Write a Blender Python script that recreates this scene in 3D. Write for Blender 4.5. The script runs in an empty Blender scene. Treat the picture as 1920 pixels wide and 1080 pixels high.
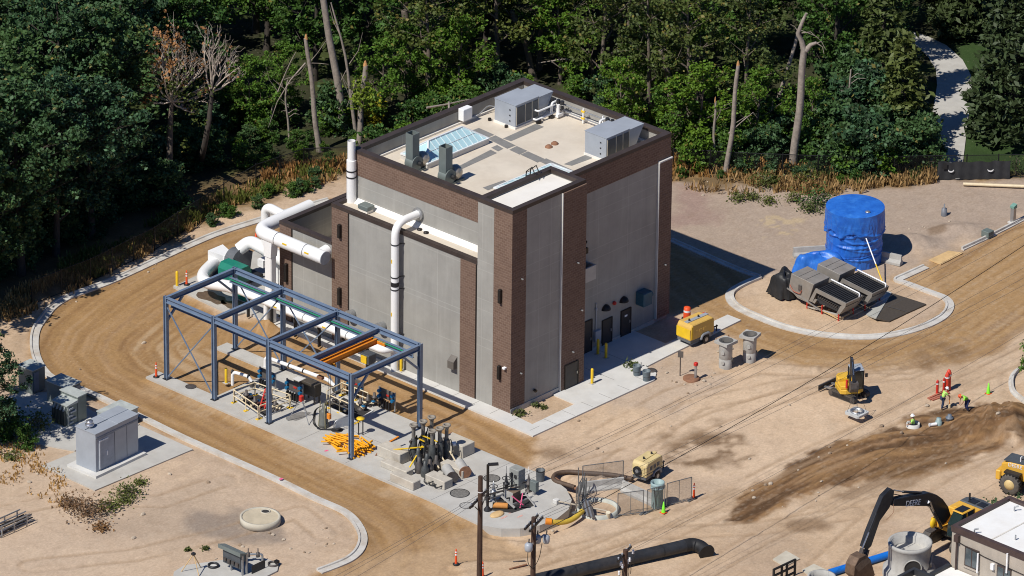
import bpy, math, random
import numpy as np
from mathutils import Vector, Matrix
D = bpy.data
SC = bpy.context.scene
COL = SC.collection
R = math.radians
PI = math.pi
rnd = random.Random(7)

# ------------------------------------------------------------------ camera model (long lens from the air)
CF = 12000.0
CC = Vector((-310.9560, -285.0115, 205.9367))
CP, CR, CY = 0.4343902, 0.0126017, 0.7418328
_fw = Vector((math.cos(CY)*math.cos(CP), math.sin(CY)*math.cos(CP), -math.sin(CP)))
_r = Vector((math.sin(CY), -math.cos(CY), 0))
_u = _r.cross(_fw)
CRT = _r*math.cos(CR) + _u*math.sin(CR)
CUP = -_r*math.sin(CR) + _u*math.cos(CR)
FWH = Vector((math.cos(CY), math.sin(CY), 0))
RTH = Vector((math.sin(CY), -math.cos(CY), 0))

def ray(px, py):
    return _fw + CRT*((px-960)/CF) - CUP*((py-540)/CF)
def g(px, py, z=0.0):
    """surveyed ground point: where the photo's pixel meets the level z"""
    d = ray(px, py)
    return CC + d*((z-CC.z)/d.z)
def onX(px, py, X):
    d = ray(px, py); return CC + d*((X-CC.x)/d.x)
def onY(px, py, Y):
    d = ray(px, py); return CC + d*((Y-CC.y)/d.y)
def pj(P):
    d = Vector(P)-CC; z = d.dot(_fw)
    return 960+CF*d.dot(CRT)/z, 540-CF*d.dot(CUP)/z
def hz(px, pyb, pyt, z0=0.0):
    """height of the top of an upright thing standing at (px,pyb)"""
    P = g(px, pyb, z0); lo, hi = z0, 60.0
    for _ in range(40):
        m = (lo+hi)/2
        if pj((P.x, P.y, m))[1] > pyt: lo = m
        else: hi = m
    return lo
def gp(pts, z=0.0):
    return [tuple(g(x, y, z)[:2]) for x, y in pts]

cd = D.cameras.new('camera'); cam = D.objects.new('camera', cd); COL.objects.link(cam)
m3 = Matrix((CRT, CUP, -_fw)).transposed()
cam.matrix_world = Matrix.Translation(CC) @ m3.to_4x4()
cd.sensor_width = 36; cd.lens = CF*36/1920; cd.clip_start = 5; cd.clip_end = 6000
SC.camera = cam

# ------------------------------------------------------------------ light
SUN_EL, SUN_AZ = R(51.1), R(-1.6)           # light travels towards +X, a touch towards -Y
sund = D.lights.new('sun', 'SUN'); sun = D.objects.new('sun', sund); COL.objects.link(sun)
sund.energy = 4.6; sund.angle = R(0.5); sund.color = (1.0, 0.955, 0.88)
ld = Vector((math.cos(SUN_AZ)*math.cos(SUN_EL), math.sin(SUN_AZ)*math.cos(SUN_EL), -math.sin(SUN_EL)))
sun.rotation_euler = ld.to_track_quat('-Z', 'Y').to_euler()
sun.location = (0, 0, 80)
w = D.worlds.new('World'); SC.world = w; w.use_nodes = True
nt = w.node_tree
bg = nt.nodes['Background']
sky = nt.nodes.new('ShaderNodeTexSky'); sky.sky_type = 'NISHITA'; sky.sun_disc = False
sky.sun_elevation = SUN_EL
td = -ld                                        # direction towards the sun
sky.sun_rotation = math.atan2(td.x, td.y)
sky.altitude = 800; sky.dust_density = 0.3; sky.ozone_density = 4.0
tn = nt.nodes.new('ShaderNodeMix'); tn.data_type='RGBA'; tn.blend_type='MULTIPLY'; tn.inputs[0].default_value=1.0
tn.inputs[7].default_value=(.62,.92,1.35,1)
nt.links.new(sky.outputs[0], tn.inputs[6]); nt.links.new(tn.outputs[2], bg.inputs[0]); bg.inputs[1].default_value = 0.05
vs = SC.view_settings; SC.display_settings.display_device = 'sRGB'
vs.view_transform = 'Standard'; vs.look = 'None'; vs.exposure = 0.0; vs.gamma = 1.0

# ------------------------------------------------------------------ materials
def newmat(name):
    m = D.materials.new(name); m.use_nodes = True
    return m, m.node_tree, m.node_tree.nodes['Principled BSDF']
def N(nt, t, **kw):
    n = nt.nodes.new(t)
    for k, v in kw.items(): setattr(n, k, v)
    return n
def mixc(nt, fac, a, b, blend='MIX'):
    n = N(nt, 'ShaderNodeMix', data_type='RGBA', blend_type=blend)
    for sock, v in ((n.inputs[0], fac), (n.inputs[6], a), (n.inputs[7], b)):
        if isinstance(v, bpy.types.NodeSocket): nt.links.new(v, sock)
        elif isinstance(v, (int, float)): sock.default_value = v
        else: sock.default_value = (*v, 1) if len(v) == 3 else v
    return n.outputs[2]
def math_(nt, op, a, b=None, c=None):
    n = N(nt, 'ShaderNodeMath', operation=op)
    for i, v in enumerate((a, b, c)):
        if v is None: continue
        if isinstance(v, bpy.types.NodeSocket): nt.links.new(v, n.inputs[i])
        else: n.inputs[i].default_value = v
    return n.outputs[0]
def noise(nt, scale, detail=4, rough=.6, vec=None, dist=0):
    n = N(nt, 'ShaderNodeTexNoise'); n.inputs['Scale'].default_value = scale
    n.inputs['Detail'].default_value = detail; n.inputs['Roughness'].default_value = rough
    n.inputs['Distortion'].default_value = dist
    if vec is not None: nt.links.new(vec, n.inputs['Vector'])
    return n.outputs[0]
def ramp(nt, v, lo, hi, a=0.0, b=1.0):
    n = N(nt, 'ShaderNodeMapRange'); nt.links.new(v, n.inputs[0])
    n.inputs[1].default_value = lo; n.inputs[2].default_value = hi
    n.inputs[3].default_value = a; n.inputs[4].default_value = b
    return n.outputs[0]
def pos(nt, scale=None):
    p = N(nt, 'ShaderNodeNewGeometry').outputs['Position']
    if scale is None: return p
    m = N(nt, 'ShaderNodeMapping'); m.inputs['Scale'].default_value = scale
    nt.links.new(p, m.inputs[0]); return m.outputs[0]
MATS = {}
def mat(name, col, rough=.7, metal=0.0, var=.18, scale=1.5, bump=0.0, bscale=12, streak=0.0, spec=.4, dirt=0.0, dirtcol=(.30, .22, .15)):
    """plain weathered material: base colour with blotches, optional vertical streaks, dirt and fine bump"""
    if name in MATS: return MATS[name]
    m, nt, b = newmat(name)
    p = pos(nt)
    n1 = noise(nt, scale, 5, .65, p)
    dark = tuple(c*(1-var) for c in col); lite = tuple(min(1, c*(1+var)) for c in col)
    c = mixc(nt, ramp(nt, n1, .3, .7), dark, lite)
    if streak:
        ns = noise(nt, 1.0, 4, .6, pos(nt, (2.2, 2.2, .12)))
        c = mixc(nt, ramp(nt, ns, .42, .75, 0, streak), c, tuple(x*.55 for x in col))
    if dirt:
        nd = noise(nt, scale*.6, 6, .7, p)
        c = mixc(nt, ramp(nt, nd, .45, .72, 0, dirt), c, dirtcol)
    nt.links.new(c, b.inputs['Base Color'])
    b.inputs['Roughness'].default_value = rough; b.inputs['Metallic'].default_value = metal
    b.inputs['Specular IOR Level'].default_value = spec
    if bump:
        bn = N(nt, 'ShaderNodeBump'); bn.inputs['Strength'].default_value = bump; bn.inputs['Distance'].default_value = .05
        nt.links.new(noise(nt, bscale, 4, .6, p), bn.inputs['Height']); nt.links.new(bn.outputs[0], b.inputs['Normal'])
    MATS[name] = m
    return m

def make_brick():
    m, nt, b = newmat('split_face_block')
    p = pos(nt); s = N(nt, 'ShaderNodeSeparateXYZ'); nt.links.new(p, s.inputs[0])
    uu = math_(nt, 'ADD', s.outputs[0], s.outputs[1])
    cb = N(nt, 'ShaderNodeCombineXYZ'); nt.links.new(uu, cb.inputs[0]); nt.links.new(s.outputs[2], cb.inputs[1])
    br = N(nt, 'ShaderNodeTexBrick'); nt.links.new(cb.outputs[0], br.inputs[0])
    br.inputs['Color1'].default_value = (.150, .094, .070, 1); br.inputs['Color2'].default_value = (.205, .134, .100, 1)
    br.inputs['Mortar'].default_value = (.29, .215, .165, 1)
    br.inputs['Scale'].default_value = 1.0; br.inputs['Mortar Size'].default_value = .016; br.inputs['Mortar Smooth'].default_value = .3
    br.inputs['Brick Width'].default_value = .4; br.inputs['Row Height'].default_value = .2; br.inputs['Bias'].default_value = -.1
    c = mixc(nt, ramp(nt, noise(nt, .35, 4, .6, p), .35, .7, 0, .35), br.outputs[0], (.13, .085, .066))
    c = mixc(nt, ramp(nt, noise(nt, 9, 3, .7, p), .35, .7, 0, .4), c, (.17, .112, .085))
    nt.links.new(c, b.inputs['Base Color']); b.inputs['Roughness'].default_value = .92; b.inputs['Specular IOR Level'].default_value = .2
    bn = N(nt, 'ShaderNodeBump'); bn.inputs['Strength'].default_value = .5; bn.inputs['Distance'].default_value = .03
    h = math_(nt, 'ADD', noise(nt, 8, 4, .7, p), math_(nt, 'MULTIPLY', br.outputs['Fac'], -.6))
    nt.links.new(h, bn.inputs['Height']); nt.links.new(bn.outputs[0], b.inputs['Normal'])
    return m
def make_panel(name, col, zs, us, wdt=.035):
    """cast wall panels with joints painted pale, as chamfers catching light, at heights zs and at u = x + y positions us"""
    m, nt, b = newmat(name)
    p = pos(nt); s = N(nt, 'ShaderNodeSeparateXYZ'); nt.links.new(p, s.inputs[0])
    uu = math_(nt, 'ADD', s.outputs[0], s.outputs[1])
    n1 = noise(nt, .45, 6, .62, p)
    c = mixc(nt, ramp(nt, n1, .3, .7), tuple(x*.86 for x in col), tuple(x*1.12 for x in col))
    ns = noise(nt, 1.0, 5, .6, pos(nt, (1.6, 1.6, .10)))
    c = mixc(nt, ramp(nt, ns, .45, .8, 0, .32), c, tuple(x*.66 for x in col))
    ns2 = noise(nt, 1.0, 4, .6, pos(nt, (3.3, 3.3, .2)))
    c = mixc(nt, ramp(nt, ns2, .52, .8, 0, .22), c, tuple(min(1, x*1.35) for x in col))
    c = mixc(nt, ramp(nt, noise(nt, 14, 2, .6, p), .35, .75, 0, .22), c, tuple(x*.8 for x in col))
    tot = None
    for val, arr in ((s.outputs[2], zs), (uu, us)):
        for z in arr:
            d = math_(nt, 'ABSOLUTE', math_(nt, 'SUBTRACT', val, z))
            l = math_(nt, 'LESS_THAN', d, wdt)
            tot = l if tot is None else math_(nt, 'MAXIMUM', tot, l)
    if tot is not None:
        c = mixc(nt, math_(nt, 'MULTIPLY', tot, .24), c, tuple(min(1, x*1.5) for x in col))  # joint lines painted lighter for the light their chamfers catch
    nt.links.new(c, b.inputs['Base Color']); b.inputs['Roughness'].default_value = .88; b.inputs['Specular IOR Level'].default_value = .25
    bn = N(nt, 'ShaderNodeBump'); bn.inputs['Strength'].default_value = .15; bn.inputs['Distance'].default_value = .03
    nt.links.new(noise(nt, 5, 5, .6, p), bn.inputs['Height']); nt.links.new(bn.outputs[0], b.inputs['Normal'])
    return m
def make_leaf(name, col, var=.35, trans=.25, yellow=.0):
    m, nt, b = newmat(name)
    gi = N(nt, 'ShaderNodeNewGeometry'); oi = N(nt, 'ShaderNodeObjectInfo')
    r1 = gi.outputs['Random Per Island']
    c = mixc(nt, r1, tuple(x*(1-var) for x in col), tuple(x*(1+var) for x in col))
    c = mixc(nt, math_(nt, 'MULTIPLY', oi.outputs['Random'], .75), c, (col[0]*1.75, col[1]*1.45, col[2]*.8))
    if yellow:
        c = mixc(nt, math_(nt, 'MULTIPLY', math_(nt, 'GREATER_THAN', r1, 1-yellow), .8), c, (.22, .17, .04))
    nt.links.new(c, b.inputs['Base Color']); b.inputs['Roughness'].default_value = .6; b.inputs['Specular IOR Level'].default_value = .35
    t = N(nt, 'ShaderNodeBsdfTranslucent'); nt.links.new(mixc(nt, .5, c, (.12, .2, .03)), t.inputs[0])
    mx = N(nt, 'ShaderNodeMixShader'); mx.inputs[0].default_value = trans
    out = nt.nodes['Material Output']
    nt.links.new(b.outputs[0], mx.inputs[1]); nt.links.new(t.outputs[0], mx.inputs[2]); nt.links.new(mx.outputs[0], out.inputs[0])
    return m
def make_mesh_mat(name, col, cell, wire):
    """wire mesh: real open cells, only the wires are solid"""
    m, nt, b = newmat(name)
    tc = N(nt, 'ShaderNodeTexCoord'); s = N(nt, 'ShaderNodeSeparateXYZ'); nt.links.new(tc.outputs['UV'], s.inputs[0])
    a = math_(nt, 'ADD', s.outputs[0], s.outputs[1]); d = math_(nt, 'SUBTRACT', s.outputs[0], s.outputs[1])
    l1 = math_(nt, 'LESS_THAN', math_(nt, 'FRACT', math_(nt, 'DIVIDE', a, cell)), wire)
    l2 = math_(nt, 'LESS_THAN', math_(nt, 'FRACT', math_(nt, 'DIVIDE', d, cell)), wire)
    nt.links.new(math_(nt, 'MAXIMUM', l1, l2), b.inputs['Alpha'])
    b.inputs['Base Color'].default_value = (*col, 1); b.inputs['Roughness'].default_value = .5; b.inputs['Metallic'].default_value = .3
    return m

# ------------------------------------------------------------------ mesh builder
class MB:
    def __init__(s): s.v = []; s.f = []; s.sm = []; s.uv = None; s.pc = []
    def _add(s, vs, fs, smooth=False):
        o = len(s.v); s.pc.append((o, len(s.f))); s.v += [tuple(v) for v in vs]
        for f in fs: s.f.append(tuple(i+o for i in f)); s.sm.append(smooth)
        return s
    def box(s, x0, x1, y0, y1, z0, z1):
        vs = [(x0,y0,z0),(x1,y0,z0),(x1,y1,z0),(x0,y1,z0),(x0,y0,z1),(x1,y0,z1),(x1,y1,z1),(x0,y1,z1)]
        return s._add(vs, [(0,3,2,1),(4,5,6,7),(0,1,5,4),(1,2,6,5),(2,3,7,6),(3,0,4,7)])
    def cbox(s, c, size, rz=0.0, rx=0.0, ry=0.0):
        """box by centre, size and rotation"""
        M = Matrix.Rotation(rz,3,'Z') @ Matrix.Rotation(ry,3,'Y') @ Matrix.Rotation(rx,3,'X')
        hx,hy,hz_ = (q/2 for q in size); c = Vector(c)
        vs = [c+M@Vector((a*hx,b*hy,d*hz_)) for d in (-1,1) for a,b in ((-1,-1),(1,-1),(1,1),(-1,1))]
        return s._add(vs, [(0,3,2,1),(4,5,6,7),(0,1,5,4),(1,2,6,5),(2,3,7,6),(3,0,4,7)])
    def beam(s, p0, p1, w, h, up=(0,0,1)):
        p0=Vector(p0); p1=Vector(p1); d=(p1-p0).normalized(); up=Vector(up)
        if abs(d.dot(up))>.98: up=Vector((1,0,0))
        x=d.cross(up).normalized(); y=x.cross(d)
        vs=[p+x*(a*w/2)+y*(b*h/2) for p in (p0,p1) for a,b in ((-1,-1),(1,-1),(1,1),(-1,1))]
        return s._add(vs, [(0,3,2,1),(4,5,6,7),(0,1,5,4),(1,2,6,5),(2,3,7,6),(3,0,4,7)])
    def ibeam(s, p0, p1, w, h, t=.03, up=(0,0,1)):
        """rolled I section: two flanges and a web"""
        p0=Vector(p0); p1=Vector(p1); d=(p1-p0).normalized(); u=Vector(up)
        if abs(d.dot(u))>.98: u=Vector((1,0,0))
        x=d.cross(u).normalized(); y=x.cross(d)
        for k in (-1,1):
            o=y*(k*(h-t)/2); s.beam(p0+o,p1+o,w,t,y)
        s.beam(p0,p1,t,h-2*t-.002,y); return s
    def ring_pts(s, c, d, r, n):
        d=Vector(d).normalized(); up=Vector((0,0,1)) if abs(d.z)<.95 else Vector((1,0,0))
        x=d.cross(up).normalized(); y=x.cross(d)
        return [Vector(c)+x*(r*math.cos(2*PI*i/n))+y*(r*math.sin(2*PI*i/n)) for i in range(n)]
    def cyl(s, p0, p1, r0, r1=None, n=12, cap=True):
        r1=r0 if r1 is None else r1; d=Vector(p1)-Vector(p0)
        a=s.ring_pts(p0,d,r0,n); b=s.ring_pts(p1,d,r1,n)
        s._add(a+b, [(i,i+n,(i+1)%n+n,(i+1)%n) for i in range(n)], True)
        if cap:
            s._add(a,[tuple(range(n))]); s._add(b,[tuple(reversed(range(n)))])
        return s
    def tube(s, pts, r, n=8, bend=0.0, cap=True, rs=None):
        """pipe along a path; bend = radius used to round the corners"""
        P=[Vector(p) for p in pts]
        if bend and len(P)>2:
            Q=[P[0]]
            for i in range(1,len(P)-1):
                a=P[i-1]-P[i]; c=P[i+1]-P[i]
                k=min(bend,a.length*.49,c.length*.49)
                A=P[i]+a.normalized()*k; B=P[i]+c.normalized()*k
                for t in (0,.17,.33,.5,.67,.83,1):
                    Q.append(A*(1-t)**2+P[i]*2*t*(1-t)+B*t*t)
            Q.append(P[-1]); P=Q
        m=len(P); T=[]
        for i in range(m):
            t=(P[min(i+1,m-1)]-P[max(i-1,0)]); T.append(t.normalized())
        up=Vector((0,0,1)) if abs(T[0].z)<.9 else Vector((1,0,0))
        x=T[0].cross(up).normalized(); rings=[]
        for i in range(m):
            x=(x-T[i]*x.dot(T[i])).normalized(); y=T[i].cross(x)
            rr=rs[i] if rs else r
            rings.append([P[i]+x*(rr*math.cos(2*PI*k/n))+y*(rr*math.sin(2*PI*k/n)) for k in range(n)])
        vs=[v for q in rings for v in q]
        fs=[(i*n+k,i*n+(k+1)%n,(i+1)*n+(k+1)%n,(i+1)*n+k) for i in range(m-1) for k in range(n)]
        s._add(vs,fs,True)
        if cap:
            s._add(rings[0],[tuple(reversed(range(n)))]); s._add(rings[-1],[tuple(range(n))])
        return s
    def lathe(s, c, prof, n=20, smooth=True):
        """profile of (radius, height) turned about the vertical through c; closed where r = 0"""
        c=Vector(c); vs=[]
        for r,z in prof:
            vs += [c+Vector((r*math.cos(2*PI*i/n), r*math.sin(2*PI*i/n), z)) for i in range(n)]
        fs=[(j*n+i,j*n+(i+1)%n,(j+1)*n+(i+1)%n,(j+1)*n+i) for j in range(len(prof)-1) for i in range(n)]
        return s._add(vs,fs,smooth)
    def prism(s, poly, z0, z1):
        n=len(poly); ar=sum(poly[i][0]*poly[(i+1)%n][1]-poly[(i+1)%n][0]*poly[i][1] for i in range(n))
        if ar<0: poly=poly[::-1]
        vs=[(x,y,z0) for x,y in poly]+[(x,y,z1) for x,y in poly]
        return s._add(vs,[tuple(range(n-1,-1,-1)),tuple(range(n,2*n))]+[(i,(i+1)%n,(i+1)%n+n,i+n) for i in range(n)])
    def extr(s, prof, o, ax, ay, depth):
        """extrude a 2-d profile lying in the plane (ax,ay) through o by the vector depth"""
        o=Vector(o); ax=Vector(ax); ay=Vector(ay); dp=Vector(depth); n=len(prof)
        a=[o+ax*p+ay*q for p,q in prof]; b=[v+dp for v in a]
        return s._add(a+b,[tuple(range(n)),tuple(range(2*n-1,n-1,-1))]+[(i,i+n,(i+1)%n+n,(i+1)%n) for i in range(n)])
    def sphere(s, c, r, n=10, m=6, sc=(1,1,1)):
        c=Vector(c); vs=[]
        for j in range(m+1):
            a=PI*j/m
            vs += [c+Vector((r*sc[0]*math.sin(a)*math.cos(2*PI*i/n), r*sc[1]*math.sin(a)*math.sin(2*PI*i/n), r*sc[2]*math.cos(a))) for i in range(n)]
        return s._add(vs,[(j*n+i,(j+1)*n+i,(j+1)*n+(i+1)%n,j*n+(i+1)%n) for j in range(m) for i in range(n)],True)
    def quad(s, a, b, c, d): return s._add([a,b,c,d],[(0,1,2,3)])
    def build(s, name, m, parent=None, org=None, bevel=0.0):
        """link as ONE mesh object. With a parent, vertices are world points and are stored relative to the thing."""
        me=D.meshes.new(name); o=D.objects.new(name,me); COL.objects.link(o)
        off=Vector((0,0,0))
        if parent is not None:
            o.parent=parent; off=Vector(parent['_o'])
            o['_o']=tuple(off)
        elif org is not None:
            off=Vector(org); o.location=off; o['_o']=tuple(off)
        else: o['_o']=(0,0,0)
        me.from_pydata([(v[0]-off.x,v[1]-off.y,v[2]-off.z) for v in s.v],[],s.f)
        me.polygons.foreach_set('use_smooth',s.sm)
        if isinstance(m,(list,tuple)):
            for q in m: me.materials.append(q)
        elif m: me.materials.append(m)
        if s.uv:
            ul=me.uv_layers.new(name='uv'); ul.data.foreach_set('uv',[c for uv in s.uv for c in uv])
        me.update()
        if bevel:
            b=o.modifiers.new('bevel','BEVEL'); b.width=bevel; b.segments=1; b.limit_method='ANGLE'
        return o
def each(mb, name, m, parent, n=1, bevel=0.0, hook=None):
    """one object for every n shapes added to the builder"""
    pc=mb.pc+[(len(mb.v),len(mb.f))]; out=[]
    for i in range(0,len(mb.pc),n):
        a=pc[i]; b=pc[min(i+n,len(mb.pc))]; q=MB()
        q.v=mb.v[a[0]:b[0]]; q.f=[tuple(k-a[0] for k in f) for f in mb.f[a[1]:b[1]]]; q.sm=mb.sm[a[1]:b[1]]
        out.append(q.build(name,m,parent,bevel=bevel))
    return out
def tag(o, label=None, cat=None, group=None, kind=None):
    if label: o['label']=label
    if cat: o['category']=cat
    if group: o['group']=group
    if kind: o['kind']=kind
    return o
def thing(name, label, cat, loc=(0,0,0), rz=0.0, group=None, local=False):
    """an Empty at the thing's base; local=True: its parts are modelled around the origin"""
    o=D.objects.new(name,None); COL.objects.link(o); o.empty_display_size=.3
    o.location=loc; o.rotation_euler=(0,0,rz); o['_o']=(0,0,0) if local else tuple(loc)
    return tag(o,label,cat,group)
def dup(root, loc, rz=None, label=None, group=None, scale=None):
    r=root.copy(); COL.objects.link(r); r.location=loc
    if rz is not None: r.rotation_euler=(0,0,rz)
    if scale: r.scale=(scale,)*3 if isinstance(scale,(int,float)) else scale
    if label: r['label']=label
    if group: r['group']=group
    for ch in list(root.children):
        c=ch.copy(); COL.objects.link(c); c.parent=r
        for gg in list(ch.children):
            d=gg.copy(); COL.objects.link(d); d.parent=c
    return r
def struct(name, mb, m, org=None):
    return tag(mb.build(name,m,None,org),kind='structure')

M_brick=make_brick()
M_panel=make_panel('wall_panel_grey',(.335,.325,.298),[10.72,6.9,6.5,4.05,13.2],[11.0,7.4,14.6,21.2,24.4,19.8])
M_panelR=make_panel('wall_panel_east',(.335,.325,.298),[11.45,10.75,8.4,7.55,5.3,4.6,12.4,15.2],[2.95,15.6,18.9,4.2],.03)
M_coping=mat('coping_brown',(.062,.046,.040),.55,.2,.2,1.2)
M_roof=mat('roof_membrane',(.64,.57,.47),.8,0,.07,.5,dirt=.4,dirtcol=(.46,.37,.27))
M_roofw=mat('roof_membrane_white',(.80,.77,.71),.75,0,.04,.6,dirt=.25,dirtcol=(.60,.52,.42))
M_roofwalk=mat('roof_walkway_grey',(.215,.21,.20),.8,0,.12,2)
M_conc=mat('concrete',(.47,.455,.42),.85,0,.10,.8,bump=.1,bscale=10,dirt=.35,dirtcol=(.37,.32,.26))
M_concw=mat('concrete_new',(.60,.59,.56),.85,0,.07,.8,bump=.08,bscale=10,dirt=.2,dirtcol=(.45,.38,.30))
M_concp=mat('concrete_precast',(.42,.41,.385),.85,0,.14,1.6,bump=.15,bscale=9,streak=.3)
M_concy=mat('concrete_yellowish',(.52,.48,.39),.85,0,.12,1.2,dirt=.3,dirtcol=(.40,.32,.22))
M_blue=mat('steel_blue_paint',(.165,.225,.32),.42,.1,.12,1.4,spec=.5)
M_white=mat('pipe_white',(.86,.86,.85),.42,0,.03,.8,spec=.5,dirt=.10,dirtcol=(.72,.70,.66))
M_kerb=mat('kerb_concrete',(.56,.54,.50),.85,0,.10,1.2,dirt=.6,dirtcol=(.36,.27,.18))
M_manh=mat('manhole_grey',(.22,.21,.19),.65,.3,.45,9)
M_motor=mat('motor_grey',(.085,.09,.088),.5,.2,.35,4)
M_black=mat('black_rubber',(.018,.018,.019),.6,0,.3,2)
M_dark=mat('dark_steel',(.045,.045,.048),.5,.5,.3,2)
M_iron=mat('cast_iron',(.11,.10,.095),.6,.4,.35,3,dirt=.35,dirtcol=(.16,.10,.07))
M_galv=mat('galvanised_steel',(.42,.43,.44),.42,.7,.15,3)
M_ahu=mat('unit_grey_paint',(.36,.39,.43),.5,.1,.08,.8)
M_ahud=mat('unit_louver_dark',(.09,.10,.11),.5,.2,.15,2)
M_green=mat('duct_greygreen',(.18,.21,.20),.55,.2,.1,1.5)
M_teal=mat('green_cover',(.012,.19,.135),.45,0,.12,1.5)
M_yel=mat('yellow_paint',(.80,.52,.02),.5,0,.08,2,dirt=.12)
M_orange=mat('orange_paint',(.72,.24,.02),.5,0,.14,3)
M_oryel=mat('orange_yellow_tube',(.85,.38,.008),.5,0,.16,4)
M_cone=mat('cone_orange',(.80,.09,.02),.55,0,.08,3)
M_refl=mat('reflective_white',(.85,.85,.85),.4)
M_lime=mat('lime_fabric',(.35,.80,.08),.7,0,.1,6)
M_glassb=mat('skylight_glass',(.46,.68,.73),.15,0,.05,2,spec=.8)
M_frame=mat('skylight_frame',(.78,.80,.80),.4,.1,.04,2)
M_bronze=mat('dark_bronze',(.028,.024,.022),.45,.4,.2,2)
M_door=mat('door_dark',(.045,.042,.042),.5,.2,.15,2)
M_cream=mat('cream_rail',(.72,.60,.40),.55,0,.1,3)
M_wood=mat('pole_wood',(.075,.042,.028),.85,0,.3,2,streak=.5)
M_rust=mat('rusty_plate',(.26,.13,.075),.85,.1,.25,3)
M_hose=mat('hose_brown',(.10,.065,.045),.6,0,.25,3)
M_valve=mat('valve_blue',(.01,.14,.30),.45,0,.1,3)
M_panelbox=mat('panel_box_brown',(.12,.105,.095),.55,.1,.15,3)
M_red=mat('red_paint',(.55,.03,.02),.5,0,.12,3)
M_pink=mat('marking_pink',(.75,.12,.25),.8)
M_tan=mat('tan_plastic',(.62,.42,.2),.7)
# ================================================================== GROUND
_tab=np.random.RandomState(3).rand(256,256)
def vn(x,y,seed=0):
    x=x+seed*17.31; y=y+seed*9.77
    xi=np.floor(x).astype(int); yi=np.floor(y).astype(int); fx=x-xi; fy=y-yi
    fx=fx*fx*(3-2*fx); fy=fy*fy*(3-2*fy)
    t=lambda a,b:_tab[a&255,b&255]
    return (t(xi,yi)*(1-fx)+t(xi+1,yi)*fx)*(1-fy)+(t(xi,yi+1)*(1-fx)+t(xi+1,yi+1)*fx)*fy
def fbm(x,y,o=4,seed=0):
    s=0;a=.5;t=0
    for k in range(o):
        s=s+a*vn(x,y,seed+k*5); t+=a; a*=.55; x=x*2.03; y=y*2.03
    return s/t
def sst(e0,e1,x):
    t=np.clip((x-e0)/(e1-e0),0,1); return t*t*(3-2*t)
def segd(X,Y,pl,closed=False):
    """distance to a polyline, plus arc position and signed side"""
    pl=[np.array(p) for p in pl]
    if closed: pl=pl+[pl[0]]
    best=np.full(X.shape,1e9); al=np.zeros_like(X); side=np.zeros_like(X); acc=0
    for a,b in zip(pl[:-1],pl[1:]):
        d=b-a; L=np.hypot(*d)
        if L<1e-6: continue
        t=np.clip(((X-a[0])*d[0]+(Y-a[1])*d[1])/L**2,0,1)
        dx=X-a[0]-t*d[0]; dy=Y-a[1]-t*d[1]; ds=np.hypot(dx,dy)
        m=ds<best; best=np.where(m,ds,best); al=np.where(m,acc+t*L,al)
        side=np.where(m,np.sign(d[0]*dy-d[1]*dx)*ds,side); acc+=L
    return best,al,side
def inside(X,Y,pl):
    c=np.zeros(X.shape,bool); n=len(pl)
    for i in range(n):
        x0,y0=pl[i]; x1,y1=pl[(i+1)%n]
        if y0==y1: continue
        m=((y0>Y)!=(y1>Y))&(X<(x1-x0)*(Y-y0)/(y1-y0)+x0); c^=m
    return c
def sdist(X,Y,pl):
    d,_,_=segd(X,Y,pl,True); return np.where(inside(X,Y,pl),d,-d)

KERB_L=[(615,374),(520,401),(417,433),(355,458),(300,483),(213,523),(160,543),(123,557),(95,575),(78,596),(65,615),(60,637),(62,662),(72,686),(90,706),(120,719),(167,738),(208,757),(260,782),(333,818),(420,857),(520,902),(587,935),(633,955),(655,970),(670,990),(676,1010),(670,1030),(655,1045),(633,1056),(596,1070)]
KERB_R=[(1259,450),(1300,468),(1345,488),(1390,507),(1424,519)]
KERB_R2=[(1426,521),(1400,532),(1380,543),(1372,553),(1376,566),(1392,579),(1425,594),(1470,611),(1520,623),(1570,629),(1620,631),(1668,627),(1712,617),(1748,603),(1770,588),(1777,572),(1768,559),(1740,548),(1700,533),(1679,525),(1700,514),(1733,499)]
KERB_R3=[(1805,468),(1840,452),(1880,432),(1925,409)]
ROADL=[(640,372)]+KERB_L[:-1]+[(596,1070),(560,1110),(860,1110),(850,1060),(1000,1040),(935,1000),(880,960),(1010,845),(1000,822),(880,766),(640,640),(500,600),(430,600),(325,540),(450,470),(600,440)]
ROADR=[(1225,440),(1259,452)]+[(1345,490),(1424,519)]+KERB_R2[1:16]+[(1777,575),(1768,559),(1735,546),(1679,525),(1733,499),(1805,468),(1925,409),(1990,380),(1990,560),(1880,650),(1800,680),(1640,690),(1500,690),(1400,655),(1330,600),(1290,585),(1240,590)]
CEN_L=[(640,390),(520,420),(417,455),(310,510),(220,565),(150,620),(130,660),(165,705),(240,745),(350,797),(470,855),(580,905),(680,950),(735,985),(760,1030),(740,1110)]
CEN_R=[(1230,500),(1300,560),(1400,612),(1520,655),(1640,662),(1760,625),(1850,560),(1990,470)]
CEN_M=[(640,640),(760,730),(900,800),(1000,870),(1150,960)]
MUD=[(1365,972),(1375,935),(1440,905),(1500,870),(1540,840),(1600,822),(1690,792),(1740,770),(1790,762),(1850,757),(1925,770),(1990,790),(1990,830),(1900,835),(1860,850),(1790,872),(1700,893),(1600,900),(1540,920),(1470,950),(1420,975)]
MUDC=[(1380,970),(1450,925),(1540,880),(1640,840),(1760,825),(1960,810)]
FOREST=[(-60,620),(20,592),(70,560),(130,545),(200,505),(300,455),(380,415),(450,385),(560,352),(640,338),(760,330),(1240,335),(1320,352),(1450,345),(1560,352),(1700,350),(1750,332),(1925,338),(2600,300),(3400,250),(3400,-900),(-1500,-900),(-1500,900),(-500,760)]
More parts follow.
